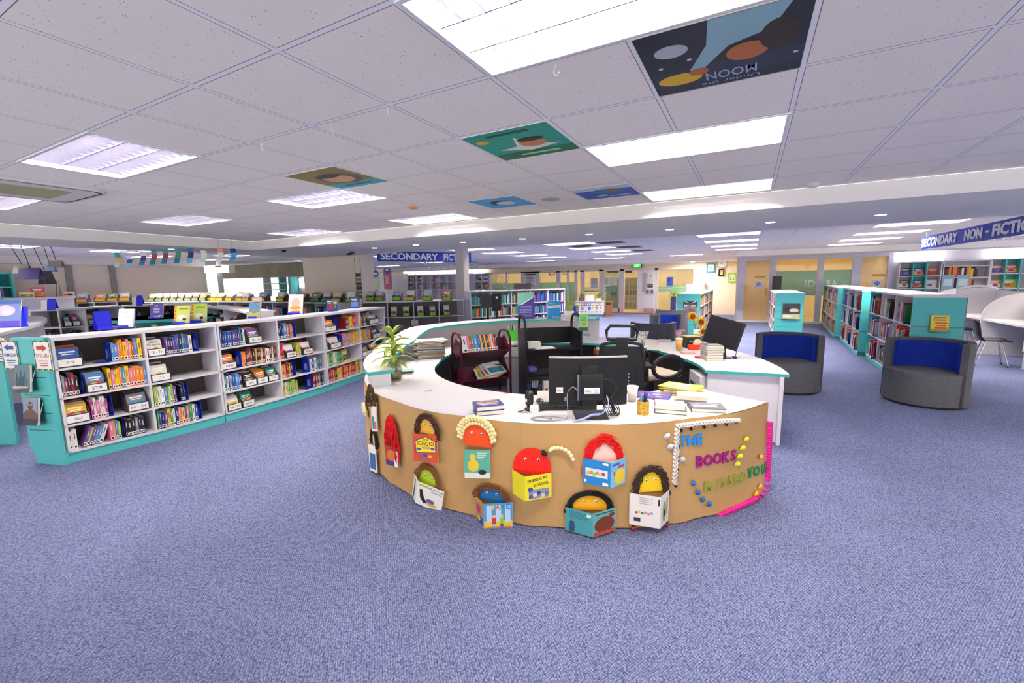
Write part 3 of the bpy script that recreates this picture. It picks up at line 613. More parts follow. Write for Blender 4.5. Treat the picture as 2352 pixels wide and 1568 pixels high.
SPEC = {
 (0,3): [('N',.0,.28,'STJ','blue red orange'),('E',.58),('B',.61,1,'warm')],
 (0,2): [('B',0,.21,'dark'),('E',.24),('N',.27,.51,'STR','light_blue cream blue'),('B',.53,1,'warm')],
 (0,1): [('N',.0,.27,'SU','yellow cream red'),('B',.29,.5,'purp'),('E',.53),('N',.7,.98,'SV - SY','grey black brown')],
 (0,0): [('B',0,.1,'purp'),('L',.14,.4,'pale'),('B',.46,.6,'warm'),('E',.63),('B',.65,.93,'dark')],
 (1,3): [('N',.0,.24,'TE - TH','white brown cream',greta),('B',.26,.68,'cool'),('E',.72)],
 (1,2): [('N',.0,.27,'TI','cream brown cream')],
 (1,1): [('B',.02,.36,'pale'),('B',.39,.46,'dark'),('E',.49)],
 (1,0): [('B',.03,.63,'mix'),('E',.66)],
 (2,3): [('B',0,.46,'cool'),('N',.48,.72,'UA - UB','purple pink cream')],
 (2,2): [('N',.0,.24,'UPB','orange violet black'),('E',.33),('B',.35,1,'earth')],
 (2,1): [('B',0,.33,'cool'),('N',.35,.55,'VA','black cream orange'),('N',.56,.76,'VE','orange yellow golden'),('N',.77,.97,'VI','teal green cream')],
 (2,0): [('N',.02,.25,'VIA - VIX','cream white teal'),('N',.27,.48,'WA','teal green teal')],
 (3,3): [('B',0,.34,'mix'),('E',.38)],
 (3,2): [('B',0,.1,'red'),('N',.13,.34,'WEB','white cream grey'),('B',.37,.48,'green'),('N',.5,.72,'WEL','cream red maroon')],
 (3,1): [('B',0,.27,'earth'),('E',.31),('E',.62),('B',.65,.93,'cool')],
 (3,0): [('B',0,.36,'green'),('E',.66),('B',.69,.95,'dark')],
 (4,3): [('N',0,.32,'WI','orange brown orange'),('E',.37),('B',.62,.95,'red',1.8)],
 (4,2): [('B',0,.1,'cool'),('N',.12,.42,'WO','cream red brown'),('E',.46),('B',.49,1,'warm')],
 (4,1): [('B',.03,.45,'green'),('F',.52,'yellow')],
 (4,0): [('B',0,.98,'red')],
 (5,3): [('B',0,.3,'rain'),('N',.34,.75,'X - Y','grey brown cream')],
 (5,2): [('B',0,.4,'warm'),('N',.45,.8,'YA','black maroon cream')],
 (5,1): [('N',0,.36,'Z','navy brown red'),('N',.38,.74,'ZU','pink black cream'),('E',.86)],
 (5,0): [('B',0,.5,'dark')],
}
bi = 0
for k,(ys,_) in enumerate(units):
    for j in (0,1):
        A, C = arcp(ys[j]), arcp(ys[j+1])
        for s in range(4):
            cl = (ZS+[TOPZ-.01])[s+1]-.02-ZS[s]
            sp = SPEC.get((bi,s))
            if sp: cell(A, C, ZS[s], cl, sp, '%s shelf, %s bay of curved bookcase' % (SHN[s], BAY[bi]), 'books in the curved bookcase', bi*10+s)
        bi += 1
# ---- signs and acrylic holders on its teal end panel
def sign_card(M, w, h, col, txt, sub, lab, arrow):
    r = thing('shelf_sign', lab, 'sign', M); b = B(); b.box(0,w,0,.004,0,h, PAPER); b.build('card', r)
    b = B()
    for i in range(14):   # patterned border
        cc = mat(('#e6d23a','#c8442e','#2b2b2b','#4f9a4a','#3b5fae')[i % 5], .6)
        for x0,x1,z0,z1 in ((w*i/14,w*(i+1)/14,0,.012),(w*i/14,w*(i+1)/14,h-.012,h),(0,.01,h*i/14,h*(i+1)/14),(w-.01,w,h*i/14,h*(i+1)/14)): b.rect(x0,x1,z0,z1,cc,.001)
    b.build('border', r)
    b = B(); m = mat(col,.5); s = -1 if arrow == 'l' else 1; cx = w/2
    b.art([(cx+s*w*.34,h*.76),(cx+s*w*.05,h*.88),(cx+s*w*.05,h*.64)], m); b.rect(min(cx-s*w*.3,cx+s*w*.06),max(cx-s*w*.3,cx+s*w*.06),h*.7,h*.82,m); b.build('arrow', r)
    b = B(); b.text(txt,w*.12,w*.88,h*.44,h*.56,m,.0012,0,.012)
    for i,z in enumerate((.3,.22,.14)): b.rect(w*(.2+.05*i),w*(.8-.03*i),h*z,h*z+.008,m,.0012)
    b.build('lettering', r); return r
sign_card(ENDM @ T(-.12,-.01,.915), .18, .27, '#1d4fa8', 'NIM-SUV', '', 'white sign with blue arrow reading NIM-SUV on the teal panel', 'l')
sign_card(ENDM @ T(.25,-.01,.915), .19, .27, '#c8322a', 'STO-ZU', '', 'white sign with red arrow reading STO-ZU on the teal panel', 'r')
ACR = glass('acrylic', '#eef5f6', .15)
def holder(M, w, h, lab, blab, art, col):
    r = thing('acrylic_holder', lab, 'display holder', M, 'clear book holders'); b = B(); b.box(-.005,w+.005,-.075,-.071,0,.06,ACR); b.box(-.005,w+.005,-.075,-.003,-.004,0,ACR); b.box(-.005,w+.005,-.006,-.002,0,h*.9,ACR); b.build('tray', r)
    b = B(); b.tube([(w+.005,-.073,.0),(w+.005,-.004,h*.8)],.003,mat('#cfd6d8',.2),5); b.build('side_edge', r)
    pic_book(M @ T(0,-.066,.002,0,-.12), w, h, col, blab, None, .02, art)
holder(ENDM @ T(.05,-.002,.715), .17, .25, 'clear acrylic holder, upper one on the teal end panel', 'book with grey city towers cover in the upper clear holder', lambda b,w,h: [b.rect(0,w,0,h,mat('#5f7f8c',.5)),b.rect(.02*w,.98*w,.0,h*.25,mat('#8d7a78',.5),.0014)]+[b.rect(w*x,w*(x+.07),h*.2,h*z,mat('#24424f',.5),.0018) for x,z in ((.1,.7),(.25,.55),(.38,.8),(.52,.6),(.66,.75),(.8,.5))]+[b.rect(w*.35,w*.9,h*.08,h*.18,mat('#b5533a',.5),.002)], '#3f5a66')
holder(ENDM @ T(.08,-.002,.405), .17, .25, 'clear acrylic holder, lower one on the teal end panel', 'book with brown masked figure cover in the lower clear holder', lambda b,w,h: [b.rect(0,w,0,h,mat('#8f97ae',.5)),b.art([(0,0),(w,0),(w,h*.4),(w*.75,h*.55),(w*.25,h*.55),(0,h*.4)],mat('#6a4a40',.5),.0014),b.disc(w*.5,h*.7,w*.17,h*.17,mat('#5c3f36',.5),.0018),b.disc(w*.42,h*.75,w*.06,h*.03,mat('#e7d9a0',.5),.0022),b.disc(w*.58,h*.75,w*.06,h*.03,mat('#e7d9a0',.5),.0022)], '#6a4a40')
# ---- display books and blue stands on top of it
STAND = mat('#3038e6', .3)
def facing(px, py, z, dyaw=0.0):
    q = Pz(px, py, z); return q, (q-Vector((0,0,H))).dot(FW), T(q.x,q.y,q.z+.001,-YAW*-1+dyaw if False else YAW*-1*-1*0+math.atan2(RT.y,RT.x)+dyaw)
def display(px0, px1, py0, py1, z, col, lab, art=None, stand=True, dyaw=-.1, slab_=None, group=None):
    q, dep, M = facing((px0+px1)/2, py1, z, dyaw); w = (px1-px0)*dep/F; h = (py1-py0)*dep/F*1.04; M = M @ T(-w/2,0,0)
    if stand:
        s = B(); s.box(w*.08,w*.92,-.045,.06,0,.004,STAND); s.box(w*.08,w*.92,-.045,-.041,0,.028,STAND); s.M = T(0,.02,.003,0,-.22); s.box(w*.14,w*.86,.02,.024,0,h*.8,STAND); s.M = None
        s.add([(w*.14,.06,0),(w*.14,.11,0),(w*.14,.06+h*.17,h*.75),(w*.18,.06,0),(w*.18,.11,0),(w*.18,.06+h*.17,h*.75)], [(0,1,2),(3,5,4),(0,2,5,3),(1,4,5,2)], STAND)
        tag(s.build('book_stand', M=M), slab_ or 'blue stand under the %s' % lab.replace(', nearer the teal end of two alike',' nearer the teal end').replace(' in a stand on the curved bookcase','').replace(' on a blue stand over the teal table','').replace(' in a blue stand',''), 'book stand', 'blue book stands')
    return pic_book(M @ T(0,-.005,.006,0,-.22), w, h, col, lab, group, .014, art)
def art_green(b,w,h): b.rect(0,w*.16,0,h,mat('#f0b429',.5)); [b.disc(w*.08,h*(.1+.2*i),w*.06,h*.05,mat('#c8562a',.5),.0015) for i in range(5)]; b.rect(w*.22,w*.95,h*.05,h*.5,mat('#cfd98a',.5)); b.disc(w*.55,h*.32,w*.25,h*.16,mat('#f3edd8',.5),.0015); b.disc(w*.7,h*.22,w*.13,h*.08,mat('#3d3a33',.5),.002); b.rect(w*.3,w*.9,h*.78,h*.86,mat('#7f9a2e',.5))
display(269,308,712,752,TOPZ,'#f3f0ee','plain white book with faint text on the curved bookcase',lambda b,w,h:[b.rect(w*.2,w*.7,h*.8,h*.83,mat('#c9c2c0')),b.rect(w*.45,w*.8,h*.55,h*.57,mat('#c9c2c0'))])
display(398,436,704,743,TOPZ,'#cddb6a','yellow-green book with orange spine, nearer the teal end of two alike',art_green)
display(437,475,700,740,TOPZ,'#b9dc4a','brighter yellow-green book with orange spine, beside its paler twin',art_green)
display(571,597,698,731,TOPZ,'#7fa9b8','small blue and yellow book in a stand on the curved bookcase',lambda b,w,h:[b.rect(0,w,0,h*.4,mat('#d9d36a')),b.rect(w*.1,w*.9,h*.6,h*.9,mat('#6f9fd0')),b.disc(w*.5,h*.4,w*.2,h*.1,mat('#8fae7a'),.0015)])
display(661,696,678,721,TOPZ,'#f2e6e2','large white book with pink figure cover on the curved bookcase',lambda b,w,h:[b.disc(w*.5,h*.55,w*.3,h*.27,mat('#eab9b0')),b.disc(w*.5,h*.3,w*.4,h*.1,mat('#e3a23f'),.0015),b.rect(w*.15,w*.85,h*.06,h*.14,mat('#d98a4a'),.002)])
display(752,766,688,715,TOPZ,'#4b5a66','narrow dark book in a blue stand, fourth bay top',None,True,.6)
display(766,777,690,714,TOPZ,'#7d8288','narrow grey book in a blue stand, fourth bay top',None,True,.6)
display(806,824,683,708,TOPZ,'#3a3f5c','dark patterned book in a blue stand over the fifth bay',None,True,.35)
# an empty stand seen side-on
q, dep, M = facing(243, 757, TOPZ, .95)
s = B(); s.M = T(0,.03,.002,0,-.22); s.box(-.06,.06,0,.004,0,.2,STAND); s.M = None; s.box(-.06,.06,-.09,.1,0,.004,STAND); s.box(-.06,.06,-.09,-.086,0,.03,STAND); s.add([(-.08,.1,0),(.08,.1,0),(.07,.075,.19),(-.07,.075,.19)],[(0,1,2,3)],STAND)
tag(s.build('book_stand', M=M), 'empty blue plastic book stand beside the plain white book', 'book stand', 'blue book stands')
# ================================================================ THE ROUND DESK
DX, DY, DZ = -1.81, 4.57, .72
def tab(t, a):
    for (a0,r0),(a1,r1) in zip(t, t[1:]):
        if a0 <= a <= a1:
            u = (a-a0)/(a1-a0); u = u*u*(3-2*u) if False else u; return r0+(r1-r0)*u
    return t[0][1] if a < t[0][0] else t[-1][1]
RIN = [(-352,1.47),(-339,1.45),(-322,1.43),(-305,1.5),(-292,1.6),(-265,1.64),(-249,1.64),(-218,1.74),(-193,1.74),(-176,1.55),(-157,1.46),(-24,1.44)]
ROUT = [(-352,2.2),(-336,2.24),(-322,2.31),(-314,2.36),(-295,2.42),(-260,2.42),(-210,2.4),(-180,2.3),(-165,2.2),(-150,2.15),(-24,2.145)]
LZ = [(-262,1.045),(-182,1.04),(-166,.945),(-150,.885),(-122,.865)]
def pd(a, r): return (DX+r*math.cos(math.radians(a)), DY+r*math.sin(math.radians(a)))
def angs(a0, a1, st=3.0): n = max(2, int(round(abs(a1-a0)/st))+1); return [a0+(a1-a0)*i/(n-1) for i in range(n)]
desk = thing('reception_desk', 'round white reception desk with teal edge and raised rear ledge', 'desk', T(0,0,0))
AA = angs(-352,-24)
b = B(); inn = [pd(a,tab(RIN,a)) for a in AA]; out = [pd(a,tab(ROUT,a)+.012) for a in AA]
b.slab(inn, out, DZ-.03, DZ, WHITE, mat('#3fb5b1',.4), mat('#3fb5b1',.4)); b.build('worktop', desk)
b = B(); L = angs(-150,-24); b.slab([pd(a,2.12) for a in L],[pd(a,2.145) for a in L],0,DZ-.03,WHITE); b.build('front_panel', desk)
b = B(); L = angs(-352,-262); b.slab([pd(a,tab(ROUT,a)-.06) for a in L],[pd(a,tab(ROUT,a)-.03) for a in L],0,DZ-.03,mat('#e9e4e8',.5)); b.build('side_panel', desk)
b = B(); L = angs(-262,-122); b.slab([pd(a,tab(ROUT,a)-.05) for a in L],[pd(a,tab(ROUT,a)-.02) for a in L],0,[tab(LZ,a)-.035 for a in L],mat('#e2dcdc',.5)); b.build('rear_panel', desk)
b = B(); wl = [(a,.34 if a < -165 else (.34-.12*(a+165)/30 if a < -135 else .22)) for a in L]
b.slab([pd(a,tab(ROUT,a)-w) for a,w in wl],[pd(a,tab(ROUT,a)+.015) for a in L],[tab(LZ,a)-.032 for a in L],[tab(LZ,a) for a in L],WHITE,mat('#3fb5b1',.4),mat('#3fb5b1',.4)); b.build('raised_ledge', desk)
def radial(a, r0, r1, z0, z1, m, t=.03):
    b = B(); c, s = math.cos(math.radians(a)), math.sin(math.radians(a)); n = Vector((-s,c)); p, q = Vector(pd(a,r0)), Vector(pd(a,r1)); e = n*t
    b.prism([tuple(p),tuple(q),tuple(q+e),tuple(p+e)], z0, z1, m); return b
radial(-123,1.96,2.15,DZ,.835,WHITE).build('ledge_end', desk)
radial(10,1.5,2.19,0,DZ-.03,mat('#efe9ee',.5),.04).build('end_panel', desk)
radial(-25,1.5,2.12,0,DZ-.03,WHITE,-.03).build('end_panel', desk)
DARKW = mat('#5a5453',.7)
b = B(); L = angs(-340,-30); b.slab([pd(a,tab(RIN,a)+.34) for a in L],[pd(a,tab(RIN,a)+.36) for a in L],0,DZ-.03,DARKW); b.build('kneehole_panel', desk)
b = B(); b.M = T(*pd(21,1.62),0,math.radians(111)); b.box(-.2,.2,-.2,.2,.02,.62,WHITE); dcab = b.build('drawer_cabinet', desk)
b = B(); b.M = T(*pd(21,1.62),0,math.radians(111)); b.box(-.06,.06,.2,.225,.5,.53,CHROME); b.build('drawer_handle', dcab)
# ---- brown paper wrapped around the front
KRAFT = noisy('kraft_paper', '#bd9560', '#c79f69', 2.2, .75, 4, (1,1,1), .12, .25)
def kraft(a0, a1, lab, grp, dr=0.0):
    b = B(); A = angs(a0,a1,1.5); z1 = lambda a: DZ+.008-.01*(math.sin(a*.31)+1)*.5
    lo = [pd(a,2.172+dr+.004*math.sin(a*.9)) for a in A]; b.strip([(p[0],p[1],.004+.006*(math.sin(a*.7)+1)) for p,a in zip(lo,A)], [(*pd(a,2.168+dr),z1(a)) for a in A], KRAFT)
    lo2 = [pd(a,2.165) for a in A]; b.strip([(*p,.004) for p in lo2], [(*pd(a,2.162),z1(a)) for a in A], KRAFT)
    tag(b.build('kraft_paper', smooth=True), lab, 'wrapping paper', grp)
kraft(-152,-75.6,'brown kraft paper sheet on the desk front behind the school-book faces','brown paper sheets on the desk')
kraft(-75.9,-24.4,'brown kraft paper sheet on the desk front carrying the cut-out words','brown paper sheets on the desk',.004)
def hit(px, py, R=2.178):
    d = ray(px, py); a = d.x*d.x+d.y*d.y; bb = -(d.x*DX+d.y*DY); c = DX*DX+DY*DY-R*R; t = (-bb-math.sqrt(max(0,bb*bb-a*c)))/a
    q = Vector((d.x*t,d.y*t,H+d.z*t)); return q, math.atan2(q.y-DY,q.x-DX), t
def surf(px, py, R=2.178, roll=0.0):
    q, th, t = hit(px, py, R); n = Vector((math.cos(th),math.sin(th),0)); ex = Vector((-n.y,n.x,0)); M = Matrix.Identity(4)
    for i in range(3): M[i][0], M[i][1], M[i][2] = ex[i], -n[i], (0,0,1)[i]
    M.translation = q; dep = (q-Vector((0,0,H))).dot(FW)
    cosv = abs(ex.dot(RT)); return M @ Matrix.Rotation(roll,4,'Y'), dep/F, max(.35,cosv)
def ringpts(px, py):  # local offset helper
    return None
# ---- paper faces reading books
rnd = random.Random(5)
def strand(b, pts, r, m, n=4): b.tube(pts, r, m, n)
def face_thing(lab, px, py, wpx, hpx, col, hair, hcol, eyes=True, roll=0.0):
    """paper half-disc face with eyes and hair, stuck to the brown paper"""
    M, s, cv = surf(px, py, 2.18, roll); w, h = wpx*s/cv/2, hpx*s; r = thing('paper_character', lab, 'paper face', M, 'paper faces on the desk front')
    b = B(); P = [(w*math.cos(math.pi*k/12), h*(math.sin(math.pi*k/12))) for k in range(13)]+[(-w*.95,-h*.35),(w*.95,-h*.35)]
    b.M = Matrix.Rotation(math.pi/2,4,'X'); b.prism([(x,z) for x,z in P], .0, .006, mat(col,.7)); b.M = None; b.build('face', r)
    if eyes:
        for sx in (-.34,.34):
            b = B(); b.disc(w*sx,h*.42,.0095,.0095,mat('#fbfaf7',.3),.008); b.disc(w*sx+.002,h*.40,.0055,.0055,INK,.0095); b.build('eye', r)
    b = B(); hm = mat(hcol,.8)
    if hair == 'beads':
        for row,(rr,n) in enumerate(((1.04,15),(1.2,17),(1.33,14))):
            for k in range(n):
                a = math.pi*(.02+.96*k/(n-1)) if row < 2 else math.pi*(.12+.76*k/(n-1)); b.ball((w*rr*math.cos(a),-.014-.004*row,h*rr*math.sin(a)+(.01 if row else 0)),.0155,hm,7,5)
    elif hair == 'pompom':
        for row,rr in enumerate((1.06,1.22)):
            for k in range(26): a = math.pi*(-.02+1.04*k/25); b.ball((w*rr*math.cos(a),-.014,h*rr*math.sin(a)),.0125,hm,6,4)
        for sx in (-1,1):
            for k in range(5): b.ball((sx*(w*1.3+rnd.uniform(-.012,.012)),-.014,-h*.22+rnd.uniform(-.02,.02)),.015,hm,6,4)
    elif hair == 'braid':
        for k in range(9): a = math.pi*(.97-.95*k/8); b.ball((w*1.12+.055*math.cos(a)+.035+.012*k*.4,-.014,h*.95+.045*math.sin(a)-.006*k),.0135,hm,8,5)
        for k in range(4): b.ball((w*.68+rnd.uniform(-.01,.01),-.016,h*.82+rnd.uniform(-.012,.012)),.014,BLACK,6,4)
    elif hair in ('yarn','curl','mop','braids'):
        n = {'yarn':46,'curl':40,'mop':34,'braids':40}[hair]; rr = {'yarn':.0032,'curl':.004,'mop':.003,'braids':.0042}[hair]
        for k in range(n):
            a0 = math.pi*rnd.uniform(.28,.72); sd = 1 if rnd.random() < .5 else -1; f = rnd.uniform(.95,1.32); drop = rnd.uniform(.1,.75) if hair != 'mop' else rnd.uniform(-.2,.25)
            pts = []
            for i in range(9):
                u = i/8; a = a0+(math.pi*(.5-sd*.5)-a0)*u; q = f+.05*math.sin(u*9+k)
                z = h*q*math.sin(a)-(h*drop*u*u); pts.append((w*q*math.cos(a)+.006*math.sin(u*14+k*2)*(2 if hair != 'yarn' else 1), -.01-.014*rnd.random(), z+(.006*math.cos(u*13+k) if hair != 'yarn' else 0)))
            strand(b, pts, rr, hm)
        if eyes is False and hair in ('yarn','mop'):
            for k in range(46):
                x0 = rnd.uniform(-1,1)*w*.95; zt = h*math.sqrt(max(.02,1-(x0/w)**2))*1.05; Lh = h*rnd.uniform(.7,1.35)
                b.tube([(x0+.008*math.sin(t*1.3+k),-.02-.018*math.sin(math.pi*t/6)-.01*rnd.random(),zt-Lh*t/6) for t in range(7)], rr*1.1, hm, 4)
        for k in range(22):
            a = math.pi*rnd.uniform(.1,.9); b.tube([(w*1.1*math.cos(a)+.018*math.cos(t*.9),-.02,h*1.12*math.sin(a)+.018*math.sin(t*.9)) for t in range(7)], rr, hm, 4)
        if hair == 'braids':
            for sx in (-1,1):
                b.tube([(sx*w*(1.12+.12*u)+.006*math.sin(u*40),-.014,h*(.3)-u*h*3.2) for u in [i/20 for i in range(21)]], [.011-.004*(i/20)+.002*(i%2) for i in range(21)], hm, 6)
    b.build('hair', r)
    if hair == 'braids':
        for sx in (-1,1):
            t = B()
            for k in range(5): t.tube([(sx*w*1.22,-.02,-h*2.5),(sx*w*1.22+rnd.uniform(-.03,.03),-.024,-h*2.5+rnd.uniform(-.03,.02))],.002,RED,4)
            t.ball((sx*w*1.22,-.02,-h*2.5),.009,RED,6,4); t.build('hair_tie', r)
    return r
def jacket(lab, sx, st, sb, lx, rx, colL, colR, out=.07, roll=0.0, artL=None, artR=None, splay=.0):
    """open picture book, spine towards the viewer; pixel columns of spine, left and right edges"""
    M, s, cv = surf((lx+rx)/2, (st+sb)/2, 2.19, roll); n = 'picture_book'; r = thing(n, lab, 'book', M, 'open picture books on the desk front')
    mid = (lx+rx)/2; k = s/cv*.98; xs, x0, x1 = (sx-mid)*k, (lx-mid)*k, (rx-mid)*k; h = (sb-st)*s*.98
    # view is oblique and from above: the spine stands proud of the paper
    for nm,xa,col,art in (('back_cover',x0,colL,artL),('front_cover',x1,colR,artR)):
        dx = xa-xs; w = math.hypot(dx,out); b = B()
        ang = math.atan2(out, dx) if dx > 0 else math.atan2(-out, -dx)
        org = (xs,-out-.012) if dx > 0 else (xa,-.012)
        b.M = Matrix.Translation((org[0],org[1],-h/2)) @ Matrix.Rotation(ang if dx > 0 else ang,4,'Z')
        b.box(0,w,0,.003,0,h,mat(col,.35))
        if art: art(b,w,h)
        b.M = None; b.build(nm, r)
    b = B()
    for xa in (x0,x1):
        dx = xa-xs; b.add([(xs,-out-.004,-h/2+.004),(xa,-.004,-h/2+.004),(xa,-.004,h/2-.003),(xs,-out-.004,h/2-.003)],[(0,1,2,3)],PAGES)
    b.build('pages', r); return r
def A_(*sp):
    f = pic(*sp)
    return f
def art_school(b,w,h):
    b.art([(w*.1,h*.3),(w*.95,h*.36),(w*.95,h*.78),(w*.55,h*.95),(w*.08,h*.76)],mat('#5b3f94'),.001); b.art([(w*.14,h*.33),(w*.92,h*.38),(w*.92,h*.76),(w*.55,h*.91),(w*.12,h*.74)],mat('#f7e22a'),.0015)
    b.text('THE',w*.42,w*.66,h*.78,h*.85,INK,.002,0,.01); b.text('SCHOOL',w*.16,w*.92,h*.6,h*.75,mat('#8e2430'),.002,0,.02); b.text('BOOK',w*.38,w*.72,h*.48,h*.57,mat('#3c64a8'),.002,0,.01)
    for x,z,c in ((.3,.2,'#7f57a8'),(.5,.24,'#3558a5'),(.7,.22,'#e8c23a'),(.4,.1,'#3b8f6a'),(.62,.09,'#c94f8a'),(.24,.46,'#3558a5'),(.82,.5,'#7a4a9c')): b.disc(w*x,h*z,w*.09,h*.05,mat(c),.002)
def art_friends(b,w,h):
    b.rect(w*.14,w*.9,h*.05,h*.42,mat('#8d92b0'),.001); [b.disc(w*(.22+.15*i),h*(.14+.06*(i%3)),w*.08,h*.08,mat(('#5c5f8c','#d9d6cf','#3c4a86','#e7c9a8','#6b6f9a')[i]),.0015) for i in range(5)]; b.disc(w*.2,h*.44,w*.1,h*.09,mat('#4b4f98'),.0018)
    b.text('FRIENDS AT',w*.1,w*.85,h*.76,h*.88,INK,.002,0,.01,.12); b.text('SCHOOL',w*.32,w*.9,h*.56,h*.68,INK,.002,0,.01,.12)
def art_starts(b,w,h):
    b.rect(0,w,0,h,mat('#4f9ad6'),.0008); b.rect(w*.02,w*.98,0,h*.34,mat('#f0c243'),.0012); [b.rect(w*x,w*(x+.18),h*.28,h*.92,mat('#bcd7ee'),.0014) for x in (.1,.42,.74)]
    for x,c,c2 in ((.36,'#d8382b','#7ec4e8'),(.62,'#8fcf2b','#2f57a8')): b.disc(w*x,h*.5,w*.06,h*.07,mat('#eab98e'),.002); b.rect(w*(x-.07),w*(x+.07),h*.22,h*.44,mat(c),.0018); b.rect(w*(x-.05),w*(x+.05),h*.1,h*.22,mat(c2),.0018)
    for i,(ch,c) in enumerate((('J','#f2c21b'),('A','#d8382b'),('K','#3f9a4a'),('E','#2f57a8'))): b.text(ch,w*(.24+.18*i),w*(.38+.18*i),h*.76,h*.94,mat(c),.0024,0,.02)
    b.text('STARTS SCHOOL',w*.08,w*.96,h*.03,h*.12,mat('#b5331f'),.0024,0,.01)
def art_trip(b,w,h):
    b.rect(w*.05,w*.4,h*.86,h*.95,mat('#c2c235'),.001); b.text('and the Cool',w*.42,w*.97,h*.86,h*.94,INK,.001,0,.01,-.05); b.text('School Trip',w*.55,w*.97,h*.72,h*.8,INK,.001,0,.01,-.05)
    b.rect(w*.45,w*.8,h*.12,h*.24,mat('#e0b93c'),.0016); b.disc(w*.55,h*.32,w*.16,h*.1,mat('#7f57a8'),.0014); b.art([(w*.1,h*.7),(w*.2,h*.75),(w*.3,h*.4),(w*.45,h*.2),(w*.3,h*.15),(w*.15,h*.35)],INK,.0012)
def art_chick(b,w,h):
    b.rect(0,w,0,h,mat('#5fb09c'),.0008); b.rect(0,w,0,h*.2,mat('#dfe6d8'),.0012); b.disc(w*.35,h*.45,w*.22,h*.22,mat('#e9c93a'),.0016); b.disc(w*.34,h*.75,w*.12,h*.12,mat('#e9c93a'),.0018); b.disc(w*.7,h*.22,w*.16,h*.09,mat('#2c2c2c'),.0016)
    for i in range(4): b.rect(w*.5,w*(.92-.06*i),h*(.88-.07*i),h*(.905-.07*i),mat('#d8ecd8'),.0016)
def art_bluebk(b,w,h):
    b.rect(w*.3,w*.85,h*.75,h*.95,mat('#e9eef4'),.001) if False else None; b.rect(w*.1,w*.9,h*.34,h*.66,mat('#cfe3f2'),.001); [b.disc(w*(.2+.11*i),h*(.45+.05*(i%2)),w*.07,h*.07,mat(('#f2c21b','#f0892a','#8fcf2b','#e77aa5','#f2e21b','#d8382b')[i]),.0014) for i in range(6)]; b.rect(w*.72,w*.92,h*.06,h*.18,PAPER,.001); b.rect(w*.05,w*.14,h*.08,h*.18,PAPER,.001); b.rect(w*.72,w*.92,h*.86,h*.95,PAPER,.001)
def art_sun(b,w,h):
    b.rect(0,w,h*.6,h,mat('#7cc1e4'),.0008); b.disc(w*.6,h*.35,w*.36,h*.3,mat('#f3d33a'),.0012); b.rect(w*.1,w*.6,h*.82,h*.9,mat('#2f6fb4'),.0014); b.rect(w*.5,w*.9,h*.68,h*.78,mat('#c8446a'),.0014); b.rect(w*.2,w*.3,h*.45,h*.6,mat('#d8382b'),.0016)
def art_bearL(b,w,h):
    [b.rect(w*.15,w*(.85-.07*(i%3)),h*(.88-.06*i),h*(.9-.06*i),mat('#2a6f78'),.001) for i in range(5)]; b.rect(w*.14,w*.36,h*.2,h*.36,mat('#2f57a8'),.001); b.disc(w*.25,h*.42,w*.09,h*.07,mat('#5b3a2a'),.0014); b.rect(w*.16,w*.34,h*.03,h*.2,mat('#3a4a63'),.001); b.rect(w*.78,w*.93,h*.8,h*.92,PAPER,.001)
def art_bearR(b,w,h):
    b.text('A BEAR BOOK',w*.1,w*.95,h*.87,h*.94,INK,.0016) if False else b.rect(w*.1,w*.95,h*.88,h*.93,mat('#2c5e68'),.001); b.disc(w*.5,h*.42,w*.44,h*.34,mat('#7a3a22'),.0012); b.rect(w*.04,w*.96,h*.02,h*.16,mat('#c8442e'),.0016); b.disc(w*.82,h*.76,w*.13,h*.09,mat('#7a3a22'),.001)
def art_white(b,w,h):
    for i in range(4): b.rect(w*.3,w*.75,h*(.9-.06*i),h*(.915-.06*i),mat('#8f8a86'),.001)
    [b.disc(w*(.22+.1*i),h*(.42+.03*(i%2)),w*.05,h*.04,mat(('#b5473a','#e8c23a','#4f8f4a','#e77aa5','#f0892a','#6fb0d8')[i]),.001) for i in range(6)]; b.rect(w*.14,w*.36,h*.14,h*.26,mat('#3a3a3a'),.001); b.rect(w*.92,w*.97,h*.72,h*.92,INK,.001)
def art_whiteR(b,w,h): b.disc(w*.45,h*.45,w*.2,h*.34,mat('#8fb04a'),.001); b.rect(w*.35,w*.6,h*.3,h*.5,INK,.0014); b.rect(w*.7,w*.85,h*.3,h*.8,mat('#8d8a86'),.001)
face_thing('yellow paper face with curly brown hair above the orange school book',984,986,48,30,'#f2bb45','curl','#4a3020')
jacket('orange and yellow open book reading THE SCHOOL BOOK',963,990,1056,947,1011,'#3f7fa8','#e2532c',.06,0,pic(('r',.1,.9,.1,.35,'#2f86c8'),('r',.2,.8,.5,.8,'#6fa04a')),art_school)
face_thing('orange paper face under cream bead hair',1097,1010,70,40,'#f4531f','beads','#efe3a6')
jacket('teal open picture book with yellow bird below the orange face',1076,1025,1094,1065,1128,'#d9cf3a','#6fb5a8',.055,0,None,art_chick)
face_thing('red paper face with a looped cream bead plait',1222,1072,86,46,'#ef2317','braid','#efe3b0')
jacket('yellow open book reading FRIENDS AT SCHOOL',1212,1078,1137,1177,1267,'#ece02c','#f3e22c',.09,0,pic(('t',.1,.7,.78,.84,'#8f8a2a','..........')) if False else None,art_friends)
face_thing('blue paper face with shaggy brown fringe',1131,1142,66,26,'#1f6fae','mop','#7a4a26')
jacket('open book with doors on its cover reading STARTS SCHOOL',1122,1142,1206,1093,1180,'#c7913f','#4f9ad6',.08,0,pic(('r',.1,.9,.1,.4,'#2f57a8'),('r',.1,.6,.5,.8,'#b93a8c'),('d',.4,.3,.2,.1,'#f2c21b')),art_starts)
face_thing('lime paper face with stringy brown hair',985,1105,50,32,'#b9d832','mop','#8a5a2c',True,.15)
